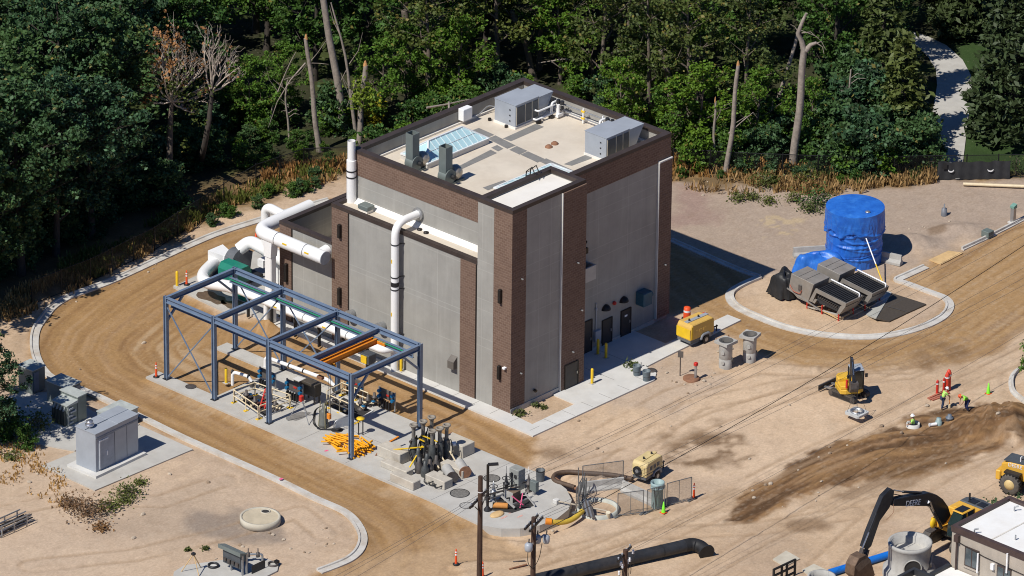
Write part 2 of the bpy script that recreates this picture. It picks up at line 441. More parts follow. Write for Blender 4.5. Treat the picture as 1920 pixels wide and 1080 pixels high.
ISLAND=[(1426,523),(1376,556),(1392,577),(1470,609),(1570,627),(1668,625),(1748,601),(1775,572),(1679,527),(1600,470),(1500,490)]
def wp(pl,z=0): return gp(pl,z)

def axis(lo,hi,step,far):
    a=list(np.arange(lo,hi+step/2,step)); s=step*2; x=a[-1]
    while x<far: x+=s; a.append(x); s*=1.6
    s=step*2; x=a[0]; b=[]
    while x>-far: x-=s; b.append(x); s*=1.6
    return np.array(b[::-1]+a)
P0=g(960,540)
ua=axis(-43,43,.19,3000); va=axis(-52,64,.23,3000)
U,V=np.meshgrid(ua,va)
X=P0.x+RTH.x*U+FWH.x*V; Y=P0.y+RTH.y*U+FWH.y*V
H=(fbm(X*.22,Y*.22,4,1)-.5)*.12+(fbm(X*1.3,Y*1.3,3,2)-.5)*.06
# --- colours of the soil itself
def lay(c,m,col): 
    return c*(1-m[...,None])+np.array(col)*m[...,None]
n_big=fbm(X*.10,Y*.10,4,11); n_mid=fbm(X*.45,Y*.45,4,12); n_fin=fbm(X*2.2,Y*2.2,3,13); n_f2=fbm(X*4.2,Y*4.2,2,14)
c=np.zeros(X.shape+(3,))+np.array((.512,.372,.248))
c=lay(c,sst(.45,.62,n_big)*.6,(.47,.358,.265))
c=lay(c,sst(.50,.70,n_mid)*.6,(.59,.445,.31))
c=lay(c,sst(.55,.75,1-n_mid)*.55,(.40,.285,.185))
# greyer, mauve soil at the upper right
def m_poly(pl,soft,amp,seed): 
    return sst(-soft,soft,sdist(X,Y,wp(pl))+(fbm(X*.5,Y*.5,4,seed)-.5)*amp)
c=lay(c,m_poly([(1200,335),(1925,330),(1990,400),(1760,470),(1640,520),(1440,520),(1250,440)],1.5,5,21)*.85,(.36,.285,.228))
c=lay(c,m_poly([(1265,345),(1325,345),(1345,385),(1320,420),(1262,425)],1.0,3,22)*.7,(.30,.20,.17))
c=lay(c,m_poly([(1440,410),(1500,410),(1490,445),(1435,445)],.4,3,23)*.5*(n_fin>.5),(.52,.40,.22))
# lower left lot: paler and stony
c=lay(c,m_poly([(0,800),(120,860),(250,920),(420,880),(600,960),(640,1080),(-60,1110),(-60,800)],1.5,4,24)*.6,(.53,.405,.295))
c=lay(c,m_poly([(345,960),(450,955),(520,990),(530,1015),(420,1010),(350,1000)],.9,3,25)*.75,(.215,.18,.155))
c=lay(c,m_poly([(300,920),(420,905),(440,985),(520,1010),(300,1030),(180,1000)],2.0,4,26)*.35,(.30,.235,.18))
# open yard at the lower right: bright sand, greyish parts
c=lay(c,m_poly([(1010,830),(1280,690),(1480,700),(1560,760),(1600,830),(1400,930),(1300,860),(1150,850)],1.5,5,27)*.6,(.63,.47,.325))
c=lay(c,m_poly([(1180,690),(1320,660),(1360,720),(1250,770),(1150,770)],1.0,4,28)*.6,(.44,.35,.275))
c=lay(c,m_poly([(1400,990),(1500,1000),(1520,1080),(1340,1080)],1.5,4,29)*.5,(.40,.295,.21))
# roads
dl,al,sl=segd(X,Y,wp(CEN_L)); dr,ar,sr=segd(X,Y,wp(CEN_R)); dm,am,smm=segd(X,Y,wp(CEN_M))
st_l=fbm(sl*2.6,al*.10,3,31); st_r=fbm(sr*2.2,ar*.10,3,32); st_m=fbm(smm*2.2,am*.1,3,33)
use_l=(dl<dm)
st=np.where(use_l,st_l,st_m)
rl=m_poly(ROADL,.5,1.4,34)
c=lay(c,rl,(.345,.208,.092))
c=lay(c,rl*sst(.50,.70,st)*.55,(.40,.26,.145))
c=lay(c,rl*sst(.53,.72,1-st)*.5,(.235,.132,.062))
st2=np.where(use_l,fbm(sl*5.5,al*.16,3,131),fbm(smm*5.5,am*.16,3,133)); c=lay(c,rl*sst(.56,.72,st2)*.25,(.42,.275,.155)); c=lay(c,rl*sst(.58,.72,1-st2)*.28,(.20,.112,.052))
# pale scuffed sand inside the bend
c=lay(c,m_poly([(225,650),(300,610),(400,660),(400,740),(330,715),(275,690)],.9,3,35)*.75*sst(.35,.6,st_l),(.43,.305,.185))
for rr,ww in ((2.2,.35),(3.6,.3)):
    c=lay(c,rl*sst(ww,0,np.abs(np.abs(sl)-rr)+ (n_mid-.5)*.6)*.35,(.225,.125,.058))
# the edge along the pad and where the road fades into the yard
c=lay(c,rl*sst(3.5,0,segd(X,Y,wp([(300,722),(500,800),(610,853),(760,925),(880,985),(980,1010)]))[0])*.55*sst(.35,.6,n_mid),(.43,.30,.18))
c=lay(c,m_poly([(560,1110),(720,1040),(860,1000),(1000,1010),(1050,1110)],2.5,4,36)*.6,(.52,.375,.24))
rr_=m_poly(ROADR,.7,1.6,37)
c=lay(c,rr_,(.365,.225,.105))
c=lay(c,rr_*sst(.50,.70,st_r)*.6,(.42,.28,.155))
c=lay(c,rr_*sst(.54,.72,1-st_r)*.6,(.25,.145,.07))
st3=fbm(sr*5.0,ar*.14,3,134); c=lay(c,rr_*sst(.56,.72,st3)*.28,(.45,.305,.175)); c=lay(c,rr_*sst(.58,.72,1-st3)*.3,(.215,.124,.06))
c=lay(c,m_poly([(1690,520),(1740,500),(1760,540),(1740,546)],.5,1.5,38)*.7,(.44,.29,.155))
# cleat marks left by crawler tracks
for pl in ([(300,735),(500,815),(612,868),(720,922)],[(470,640),(620,700),(760,765),(860,800)],[(1330,640),(1480,690),(1600,700)],[(1180,830),(1330,880),(1420,900)],[(1000,1060),(1200,1000),(1330,960)],[(1640,700),(1780,660),(1925,580)]):
    d,a_,s_=segd(X,Y,wp(pl)); k=sst(.75,.55,d)*(np.sin(a_*2*PI/.62)>0)*sst(.3,.5,n_mid); c=lay(c,k*.30,(.46,.33,.21)); H=H+k*.03
# churned wet mud
mu=m_poly(MUD,.45,3.4,41)
_,am2,sm2=segd(X,Y,wp(MUDC)); st_u=fbm(sm2*1.6,am2*.16,4,42)
c=lay(c,mu,(.180,.100,.048))
c=lay(c,mu*sst(.47,.66,st_u)*.65,(.34,.20,.09))
c=lay(c,mu*sst(.52,.68,1-st_u)*.9,(.095,.054,.028))
st_v=fbm(sm2*3.4,am2*.22,3,46); c=lay(c,mu*sst(.55,.7,st_v)*.55,(.36,.225,.125)); c=lay(c,mu*sst(.58,.7,1-st_v)*.6,(.085,.048,.026))
for pl,k in (([(1240,830),(1300,800),(1390,820),(1420,855),(1380,870),(1290,872),(1240,862)],.85),([(1000,845),(1060,840),(1072,858),(1010,862)],.6),([(1480,985),(1530,970),(1560,985),(1490,997)],.7),([(1240,795),(1270,800),(1265,822),(1246,820)],.75),
             ([(1320,785),(1360,780),(1350,800)],.5),([(1690,655),(1800,640),(1830,668),(1740,690)],.55),([(1560,890),(1700,850),(1800,840),(1790,870),(1640,930),(1560,935)],.55),([(1610,950),(1660,940),(1650,975)],.35),([(1100,955),(1200,930),(1290,950),(1200,975)],.25)):
    c=lay(c,m_poly(pl,.7,2.6,43)*k*sst(.3,.5,n_mid),(.15,.086,.042))
c=lay(c,m_poly([(1735,430),(1770,425),(1775,437),(1745,441)],.3,1,44)*.8,(.19,.13,.085))
# faint wheel tracks over the yard, running with the haul route
for pl in ([(1000,1085),(1150,1020),(1330,945),(1500,860),(1700,770),(1925,660)],[(1040,1085),(1190,1025),(1370,950),(1540,870),(1730,785)],[(1150,870),(1300,760),(1480,720),(1700,700),(1925,600)],[(860,1060),(1000,1050),(1200,1000),(1420,990),(1600,960)],[(1540,1060),(1650,960),(1780,880),(1900,830)],[(1300,1085),(1420,1010),(1600,930),(1760,870),(1925,820)],[(1100,830),(1260,740),(1420,690),(1640,700),(1800,640)],[(1000,900),(1180,850),(1350,780),(1600,700)],[(1560,690),(1700,690),(1840,640),(1925,590)],[(690,1085),(760,1040),(900,1010),(1010,1030)],[(60,1060),(250,1040),(420,1000),(560,960),(610,1000)],[(0,960),(140,930),(300,940),(420,900)]):
    d,_,s_=segd(X,Y,wp(pl)); k=np.maximum(sst(.32,.05,np.abs(s_-.9)),sst(.32,.05,np.abs(s_+.9)))
    c=lay(c,k*.5*sst(.3,.55,n_mid),(.32,.215,.13)); H-=k*.05
# wood floor and the dry grass verge
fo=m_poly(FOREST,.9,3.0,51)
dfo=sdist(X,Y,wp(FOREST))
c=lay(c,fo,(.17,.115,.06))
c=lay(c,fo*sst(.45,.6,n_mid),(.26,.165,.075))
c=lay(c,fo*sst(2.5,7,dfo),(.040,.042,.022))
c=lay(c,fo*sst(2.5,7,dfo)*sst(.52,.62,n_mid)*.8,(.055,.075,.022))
lawn=m_poly([(1790,20),(1990,20),(1990,328),(1795,320),(1800,200)],.8,1,52)
c=lay(c,lawn,(.036,.066,.02))
# scattered stones and crumbs in the colour
peb=sst(.66,.78,n_f2)*(1-rl)*(1-fo)
c=lay(c,peb*.15,(.56,.47,.36)); c=lay(c,sst(.68,.8,vn(X*3.1,Y*3.1,77))*.15*(1-fo),(.24,.16,.10))
c*= (0.93+.14*n_fin)[...,None]
# --- relief
H+=rl*(-.16)+rr_*(-.04)+ (st-.5)*rl*.05 + mu*((st_u-.5)*.26+.03)
H+=fo*(fbm(X*.6,Y*.6,4,61)-.4)*.35
def mound(pxy,rx,ry,h,seed,rot=0):
    global H
    p=g(*pxy); a=(X-p.x)*RTH.x+(Y-p.y)*RTH.y; b=(X-p.x)*FWH.x+(Y-p.y)*FWH.y
    d=np.sqrt((a/rx)**2+(b/ry)**2)+(fbm(X*.9,Y*.9,3,seed)-.5)*.55
    H=H+h*sst(1.05,0,d)*(.85+.4*fbm(X*1.6,Y*1.6,3,seed+1))
mound((1885,800),4.6,3.6,1.5,71); mound((1820,812),3.0,1.6,.45,72); mound((1705,825),4.5,1.2,.25,73)
mound((1125,910),1.6,1.2,.8,76); mound((508,612),1.6,1.2,.9,77)
mound((1795,430),3.0,1.6,.35,78); mound((1710,455),2.4,2.0,.5,79)
def flat(poly,z,soft=.5):
    """level the ground under a slab"""
    global H
    m=sst(-soft,0.05,sdist(X,Y,poly)); H=H*(1-m)+z*m
# ---- slabs, kerbs and paths (they also level the soil beneath them)
SLABS=[]
def slab(name,poly,z1,m,z0=-.25,label=None,bevel=0):
    flat(poly,min(z1-.10,0.0))
    mb=MB().prism(poly,z0,z1); return struct(name,mb,m)
PADZ=.15
pad_poly=gp([(278,705),(300,697)],PADZ)
PX0,PX1=-14.35,-5.95
pad=[(PX0,23.5),(-13.0,23.5),(-13.0,17.45),(-7.2,17.45),(-7.2,23.4),(PX1,23.4),(PX1,-6.6)]+[tuple(p) for p in gp([(1010,886),(1040,900),(1062,917),(1072,937),(1066,955),(1045,972),(1012,985),(975,991),(940,991)],PADZ)]+[(-14.7,-10.9),(-14.55,-8),(PX0,-6)]
slab('equipment_slab',pad,PADZ,M_conc,z0=-.9)
_d,_,_=segd(X,Y,wp([(1045,902),(1066,920),(1076,940),(1068,960),(1046,978),(1014,992),(975,998),(930,992)])); H=H-.5*sst(1.3,.35,_d)
# the strip of paving along the building, and the entrance paving
WZ=.12
walk=[(-1.15,29.0),(-.02,29.0),(-.02,-.35),(-.2,-2.4),(4.5,-2.35),(4.55,-.18),(8.0,-.18),(8.0,2.9),(16.9,2.9),(16.9,-.25),(24.0,-.25),(24.0,-1.6),(15.0,-1.8),(12.9,-1.9),(12.6,-3.15),(11.6,-3.85),(-1.6,-3.75),(-1.55,-3.0)]
slab('pavement',walk,WZ,M_concw)
blow=gp([(325,537),(372,515),(430,490),(500,462),(560,470),(560,520)],PADZ)[:4]+[(7.5,33.0),(7.5,24.0),(-1.2,24.0),(-1.2,26.2),(-2.3,26.4)]
slab('blower_slab',blow,PADZ,M_conc)
genpad=gp([(78,873),(178,919),(362,842),(262,797),(205,778),(175,770),(125,740),(60,735),(-30,790)],.1)
slab('generator_slab',gp([(78,873),(178,919),(362,842),(262,797)],.1),.1,M_conc)
slab('transformer_slab',gp([(262,795),(176,772),(120,737),(40,733),(-40,770),(60,830),(140,845)],.096),.096,M_conc)
vault=gp([(326,1072),(345,1060),(400,1052),(480,1042),(508,1050),(522,1060),(520,1070),(500,1080),(470,1096),(320,1110)],.12)
slab('vault_slab',vault,.12,M_conc)
for pl in ([(1449,1048),(1474,1032),(1500,1047),(1472,1062)],[(1504,1068),(1526,1057),(1552,1069),(1524,1085)]):
    slab('access_slab',gp(pl,.05),.05,M_concy)
# saw cuts and joints in the slabs (real shallow strips of darker sealant)
mb=MB()
for y in (12.9,7.9,2.9,-1.3,-5.6): mb.box(PX0+.02,PX1-.02,y,y+.03,PADZ+.002,PADZ+.006)
mb.box(-10.2,-10.17,-6.5,17.3,PADZ+.002,PADZ+.005)
for y in range(-3,29,2): mb.box(-1.1,-.05,y,y+.03,WZ+.002,WZ+.006)
for x in range(1,12,2): mb.box(x,x+.03,-3.7,-2.45,WZ+.002,WZ+.006)
for x in (9.5,12.5): mb.box(x,x+.03,-1.7,2.8,WZ+.002,WZ+.006)
struct('slab_joints',mb,mat('joint_sealant',(.22,.21,.2),.8))
# wet stains on the blower slab
def blob(p,rx,ry,z,seed,name,m):
    pts=[]; q=random.Random(seed); k=[q.uniform(.75,1.2) for _ in range(16)]
    for i in range(48):
        a=2*PI*i/48; f=i/3; k0=k[int(f)%16]; k1=k[(int(f)+1)%16]; r=k0+(k1-k0)*(f%1)
        pts.append((p.x+rx*r*math.cos(a),p.y+ry*r*math.sin(a)))
    mb=MB()._add([(x,y,z) for x,y in pts],[tuple(range(48))]); return struct(name,mb,m)
M_stain=mat('wet_stain',(.13,.09,.06),.35,0,.25,3)
blob(g(397,558,PADZ),.75,1.5,PADZ+.004,1,'puddle_stain',M_stain); blob(g(440,572,PADZ),.7,1.2,PADZ+.004,2,'puddle_stain',M_stain)
M_oil=mat('oil_stain',(.20,.19,.175),.7,0,.2,3)
blob(g(560,780,PADZ),1.0,.6,PADZ+.004,4,'slab_stain',M_oil)
M_pnk=mat('survey_paint',(.62,.36,.30),.8,0,.3,6)
for i,(a,b) in enumerate(((960,960),(945,970),(975,968),(900,945),(612,845),(527,898))):
    blob(g(a,b,PADZ if i<5 else .16),.34 if i<3 else .2,.10,(PADZ+.0055 if i<5 else .17),5+i,'survey_mark',M_pnk if i<3 else M_pink)

def kerb(pl,w=.55,z=.14,side=1,name='kerb',zg=.03):
    """kerb with its gutter pan; side=+1 puts the gutter to the right of the path"""
    P=[Vector((x,y,0)) for x,y in wp(pl)]
    Q=[]
    for i in range(len(P)-1):                      # Catmull-Rom smoothing
        p0=P[max(i-1,0)];p1=P[i];p2=P[i+1];p3=P[min(i+2,len(P)-1)]
        for k in range(4):
            t=k/4; Q.append(.5*((2*p1)+(p2-p0)*t+(2*p0-5*p1+4*p2-p3)*t*t+(3*p1-p0-3*p2+p3)*t**3))
    Q.append(P[-1])
    prof=[(-.16,-.2),(-.16,z),(0,z),(.03,zg+.02),(w,zg),(w,-.2)]
    vs=[];fs=[]
    for i,p in enumerate(Q):
        t=(Q[min(i+1,len(Q)-1)]-Q[max(i-1,0)]).normalized(); n=Vector((t.y,-t.x,0))*side
        vs+=[p+n*a+Vector((0,0,b)) for a,b in prof]
    m=len(prof)
    for i in range(len(Q)-1):
        for k in range(m-1): fs.append((i*m+k,i*m+k+1,(i+1)*m+k+1,(i+1)*m+k))
    fs+=[tuple(range(m)),tuple(range(len(vs)-m,len(vs)))]
    mb=MB()._add(vs,fs)
    flat_line([(q.x,q.y) for q in Q],.7)
    return struct(name,mb,M_kerb)
def flat_line(pl,wd):
    global H
    d,_,_=segd(X,Y,pl[::2]+[pl[-1]]); m=sst(wd+.6,wd*.4,d); H=H*(1-m)-.06*m
kerb(KERB_L,side=-1,w=.5); kerb(KERB_R,side=1,w=.3); kerb(KERB_R2,side=1,w=.5); kerb(KERB_R3,side=1,w=.12,z=.22)
kerb([(1925,686),(1908,694),(1898,706),(1896,722),(1902,738),(1925,756)],side=1,w=.2,z=.2)
# dirty gutters: soil washed onto the kerb pan
# the pedestrian path through the trees
path=gp([(1730,330),(1737,285),(1745,230),(1752,190),(1757,160),(1755,130),(1740,105),(1718,85),(1690,70),(1700,55),(1740,68),(1775,85),(1805,112),(1820,140),(1822,165),(1818,200),(1812,250),(1806,300),(1802,332)],.05)
slab('path',path,.05,M_conc)

# ---- the ground mesh itself
nu,nv=len(ua),len(va)
co=np.stack([X,Y,H],-1).reshape(-1,3).astype(np.float32)
i0=(np.arange(nv-1)[:,None]*nu+np.arange(nu-1)[None,:]).ravel()
quads=np.stack([i0,i0+1,i0+nu+1,i0+nu],-1).astype(np.int32)
me=D.meshes.new('ground')
me.vertices.add(len(co)); me.vertices.foreach_set('co',co.ravel())
me.loops.add(quads.size); me.loops.foreach_set('vertex_index',quads.ravel())
me.polygons.add(len(quads)); me.polygons.foreach_set('loop_start',np.arange(0,quads.size,4,dtype=np.int32)); me.polygons.foreach_set('loop_total',np.full(len(quads),4,dtype=np.int32))
me.polygons.foreach_set('use_smooth',np.ones(len(quads),bool))
me.update(calc_edges=True); me.validate()
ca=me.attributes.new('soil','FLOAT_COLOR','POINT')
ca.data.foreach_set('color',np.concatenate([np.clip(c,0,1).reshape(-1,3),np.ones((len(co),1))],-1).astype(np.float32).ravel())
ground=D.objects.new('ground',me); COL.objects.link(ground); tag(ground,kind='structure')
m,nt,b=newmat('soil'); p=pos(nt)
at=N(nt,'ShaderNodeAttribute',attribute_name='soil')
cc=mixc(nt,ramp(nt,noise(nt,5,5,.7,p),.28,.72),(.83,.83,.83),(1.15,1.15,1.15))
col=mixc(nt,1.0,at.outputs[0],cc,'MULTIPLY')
vo=N(nt,'ShaderNodeTexVoronoi'); vo.inputs['Scale'].default_value=2.6; nt.links.new(p,vo.inputs['Vector'])
spk=math_(nt,'MULTIPLY',math_(nt,'LESS_THAN',vo.outputs['Distance'],.16),math_(nt,'GREATER_THAN',noise(nt,.35,3,.6,p),.53))
col=mixc(nt,ramp(nt,noise(nt,16,3,.7,p),.60,.78,0,.22),col,(.26,.185,.12))
col=mixc(nt,ramp(nt,noise(nt,11,3,.75,pos(nt,(1,1,1))),.63,.76,0,.28),col,(.64,.53,.40))
col=mixc(nt,math_(nt,'MULTIPLY',spk,.14),col,(.60,.53,.44))
nt.links.new(col,b.inputs['Base Color']); b.inputs['Roughness'].default_value=.95; b.inputs['Specular IOR Level'].default_value=.12
bn=N(nt,'ShaderNodeBump'); bn.inputs['Strength'].default_value=.42; bn.inputs['Distance'].default_value=.06
nt.links.new(math_(nt,'ADD',noise(nt,3.2,6,.68,p),math_(nt,'MULTIPLY',noise(nt,14,3,.6,p),.4)),bn.inputs['Height']); nt.links.new(bn.outputs[0],b.inputs['Normal'])
me.materials.append(m)
def gz(x,y):
    """height of the finished soil at a point"""
    a=(x-P0.x)*RTH.x+(y-P0.y)*RTH.y; bb=(x-P0.x)*FWH.x+(y-P0.y)*FWH.y
    i=int(np.clip(np.searchsorted(ua,a),1,nu-1)); j=int(np.clip(np.searchsorted(va,bb),1,nv-1))
    return float(H[j,i])
# ================================================================== PUMP HOUSE
B=thing('pump_house','tall grey panel and brown block pump house with a flat roof','building',(0,0,0))
def ringbox(mb,x0,x1,y0,y1,t,z0,z1):
    mb.box(x0,x1,y0,y0+t,z0,z1); mb.box(x0,x1,y1-t,y1,z0,z1)
    mb.box(x0,x0+t,y0+t,y1-t,z0,z1); mb.box(x1-t,x1,y0+t,y1-t,z0,z1); return mb
def coping(name,x0,x1,y0,y1,w,z0,z1,over=.05):
    return ringbox(MB(),x0-over,x1+over,y0-over,y1+over,w,z0,z1).build(name,M_coping,B)
MX0,MX1,MY0,MY1,MZ=1.92,20.61,2.94,17.96,15.24
MB().box(MX0,MX1,MY0,MY1,-.3,13.2).build('main_wall',M_panelR,B)
ringbox(MB(),MX0+.22,MX1-.22,MY0+.22,MY1-.22,.2,13.2,14.95).build('parapet_lining',M_panel,B)
ringbox(MB(),MX0-.03,MX1+.03,MY0-.03,MY1+.03,.25,13.2,14.95).build('block_band',M_brick,B)
coping('roof_coping',MX0,MX1,MY0,MY1,.52,14.95,MZ)
rf=MB().box(MX0+.42,MX1-.42,MY0+.42,MY1-.42,13.2,13.9).build('roof',M_roof,B)
mb=MB()
for pl in ([(884,245),(898,240),(927,253),(912,259)],[(914,260),(929,254),(967,273),(951,279)],[(955,281),(969,274),(989,283),(974,290)],[(976,290),(990,284),(1021,298),(1008,305)],[(1012,303),(1024,297),(1080,322),(1066,329)],
           [(943,260),(1005,232),(1020,238),(958,265)],[(1057,308),(1106,287),(1110,297),(1072,311)],[(840,322),(920,281),(932,287),(838,330)],[(921,277),(932,272),(944,279),(934,284)],[(905,352),(945,338),(952,342),(915,357)]):
    mb.prism(gp(pl,13.9),13.904,13.912)
each(mb,'roof_walkway',M_roofwalk,rf)
# white membrane turned up at the foot of the far parapets
mb=MB(); mb.box(MX1-.72,MX1-.425,MY0+.5,MY1-.5,13.9,14.15); mb.box(MX0+.5,MX1-.75,MY1-.6,MY1-.425,13.9,14.06); each(mb,'roof_upstand',M_roofw,rf)
# stair tower
SX1,SY1=7.79,3.41
MB().box(0,SX1,0,SY1,-.3,15.95).build('stair_tower_wall',M_panelR,B)
ringbox(MB(),0.002,SX1-.002,0.002,SY1-.002,.3,15.95,16.1).build('tower_parapet',M_panel,B)
coping('tower_coping',0,SX1,0,SY1,.42,16.1,16.4)
MB().box(.32,SX1-.32,.32,SY1-.32,15.95,15.99).build('tower_roof',M_roofw,B)
mb=MB(); mb.box(-.035,0,-.035,1.77,.02,16.1); mb.box(0,1.51,-.035,0,.45,16.1); mb.build('tower_corner_blockwork',M_brick,B)
mb=MB(); mb.box(5.29,SX1+.035,-.18,0,.02,16.1); mb.box(SX1,SX1+.035,0,2.9,.02,16.1); mb.build('tower_pilaster',M_brick,B)
MB().box(-.02,5.28,-.06,0,-.3,.42).build('plinth',M_conc,B)
MB().box(5.23,5.29,-.19,0,.02,16.1).build('pilaster_sunlit_strip',M_concw,B)  # pale strip painted as sunlight on the pilaster's side return
# low front block with its roof ledge
FY0,FY1,FZ=3.41,18.2,11.32
MB().box(0,MX0,FY0,FY1,-.3,11.02).build('front_wall',M_panel,B)
mb=MB(); mb.box(-.05,.36,FY0,FY1+.05,11.02,FZ); mb.box(.36,MX0,FY1-.3,FY1+.05,11.02,FZ); mb.build('ledge_coping',M_coping,B)
lr=MB().box(.36,MX0,FY0+.02,FY1-.3,11.02,11.05).build('ledge_roof',M_roof,B)
mb=MB().extr([(0,0),(.42,0),(.42,.32)],(1.49,FY0+.05,11.05),(1,0,0),(0,0,1),(0,FY1-.4-FY0,0)); mb.build('ledge_flashing',M_roofw,lr)
mb=MB(); mb.box(-.035,0,3.55,5.08,.02,11.02); mb.box(-.035,0,16.55,FY1+.02,.02,11.02); each(mb,'front_blockwork',M_brick,B)
mb=MB(); mb.box(-.02,0,3.43,3.55,.02,11.02); mb.box(-.02,0,16.43,16.55,.02,11.02); each(mb,'movement_joint',M_bronze,B)
# low wing at the left
LX1,LY0,LY1,LZ=7.2,18.2,23.66,8.16
MB().box(0,LX1,LY0,LY1,-.3,5.2).build('wing_wall',M_panel,B)
ringbox(MB(),0.001,LX1,LY0+.02,LY1,.3,5.2,7.9).build('wing_parapet',M_panel,B)
coping('wing_coping',0,LX1,LY0+.1,LY1,.45,7.9,LZ)
MB().box(.3,LX1-.3,LY0+.32,LY1-.3,5.2,5.24).build('wing_roof',M_roof,B)
MB().box(-.035,0,22.46,LY1+.03,.02,7.9).build('wing_blockwork',M_brick,B)
MB().box(-.02,0,22.34,22.46,.02,7.9).build('movement_joint',M_bronze,B)
# slot lights on the blockwork
for y,z0,z1 in ((1.0,8.75,9.85),(1.0,2.6,3.7),(17.3,8.8,9.9),(17.3,3.3,4.7),(22.9,3.4,4.9)):
    mb=MB().box(-.30,-.035,y-.13,y+.13,z0,z1); mb.build('wall_light',M_bronze,B,bevel=.03)
# doors
def door(x0,x1,y,z1,name='door',m=M_door,hand=1):
    mb=MB().box(x0,x1,y-.06,y,.12,z1); d=mb.build(name,m,B)
    f=MB(); f.box(x0-.07,x0,y-.09,y,.12,z1+.07); f.box(x1,x1+.07,y-.09,y,.12,z1+.07); f.box(x0,x1,y-.09,y,z1,z1+.07); f.build('frame',M_bronze,d)
    h=MB().box(x1-.16 if hand>0 else x0+.08,x1-.08 if hand>0 else x0+.16,y-.12,y-.06,1.05,1.25); h.build('handle',M_galv,d); return d
door(11.12,12.05,MY0,2.68); door(13.3,14.3,MY0,2.12); d3=door(15.4,16.42,MY0,2.2); door(5.75,7.1,-.18,2.0)
MB().box(15.75,16.05,MY0-.07,MY0-.061,1.65,1.8).build('sign_plate',M_refl,d3)
for x in (13.6,15.6):
    mb=MB().lathe((x,MY0-.02,3.02),[(.42,0),(.40,.12),(.30,.28),(.12,.38),(0.001,.40)],14); mb.build('door_lamp',M_bronze,B)
MB().sphere((14.5,MY0-.12,3.25),.16,10,6).build('alarm_bell',M_red,B)
mb=MB(); mb.box(17.0,18.0,MY0-.85,MY0,2.25,3.35); mb.cyl((18.0,MY0-.45,2.9),(18.3,MY0-.45,2.9),.22,n=10); mb.build('wall_fan',mat('teal_box',(.03,.10,.14),.5),B,bevel=.05)
mb=MB(); mb.box(12.3,12.95,MY0-.25,MY0,.75,1.65); mb.cyl((12.5,MY0-.08,1.65),(12.5,MY0-.08,3.9),.05,n=6); mb.box(12.42,12.58,MY0-.16,MY0,3.3,3.5); mb.build('meter_cabinet',M_ahu,B,bevel=.02)
# balcony behind the stair tower, and the bracketed louvre above it
mb=MB(); mb.box(9.0,11.45,2.0,2.14,6.55,7.7); mb.box(11.3,11.45,2.14,MY0,6.55,7.7); mb.box(9.0,11.3,2.14,MY0,6.55,6.7); mb.build('balcony',M_conc,B)
MB().box(9.0,11.29,2.16,MY0-.01,6.7,6.74).build('balcony_floor',M_dark,B)
mb=MB().box(9.6,11.15,2.55,MY0,8.55,9.0); mb.extr([(0,0),(.5,.55),(.2,.1)],(10.6,2.6,9.0),(1,0,0),(0,0,1),(0,.2,0)); mb.extr([(0,0),(-.4,.5),(-.2,.0)],(10.8,2.6,9.0),(1,0,0),(0,0,1),(0,.2,0)); mb.build('wall_louvre',M_bronze,B)
# main pilaster at the right end with its pale cap
mb=MB(); mb.box(19.25,MX1+.04,2.74,MY0,.35,13.22); mb.build('end_pilaster',M_brick,B)
MB().box(19.2,MX1+.05,2.70,MY0,13.22,13.32).build('pilaster_cap',M_concw,B)
MB().box(19.18,19.25,2.74,MY0,.35,13.22).build('pilaster_sunlit_strip',M_concw,B)  # pale colour draws the sunlit side return of the end pilaster
MB().box(MX0,19.2,MY0-.04,MY0,-.3,.3).build('main_plinth',M_conc,B)
# small cameras, vents and hoods
mb=MB()
for x,y,z in ((1.0,-.035,10.6),(6.9,-.18,10.0),(20.0,2.74,4.6),(1.0,-.035,3.0),(6.5,-.18,2.9),(7.4,-.18,6.0)):
    mb.box(x-.06,x+.06,y-.2,y,z,z+.1)
each(mb,'wall_camera',M_galv,B,bevel=.02)
MB().box(-.30,-.035,.35,.6,3.6,3.75).build('wall_camera',M_refl,B,bevel=.02)
for y,z in ((5.45,2.75),(9.9,1.9)):
    pass
p=onX(852,678,0); mb=MB(); mb.extr([(0,0),(-.42,0),(-.42,.6),(0,.95)],(0,p.y-.3,p.z-.45),(1,0,0),(0,0,1),(0,.62,0)); mb.build('vent_hood',mat('vent_brown',(.14,.125,.11),.6),B)
for a,b in ((716,611),(659,588)):
    p=onX(a,b,-.2); mb=MB().cyl((0,p.y,p.z),(-.55,p.y,p.z-.05),.30,.40,n=14); mb.build('exhaust_cap',M_galv,B)
MB().cyl((2.55,-.06,1.15),(2.55,-.26,1.1),.12,n=8).build('hose_bib',M_bronze,B)

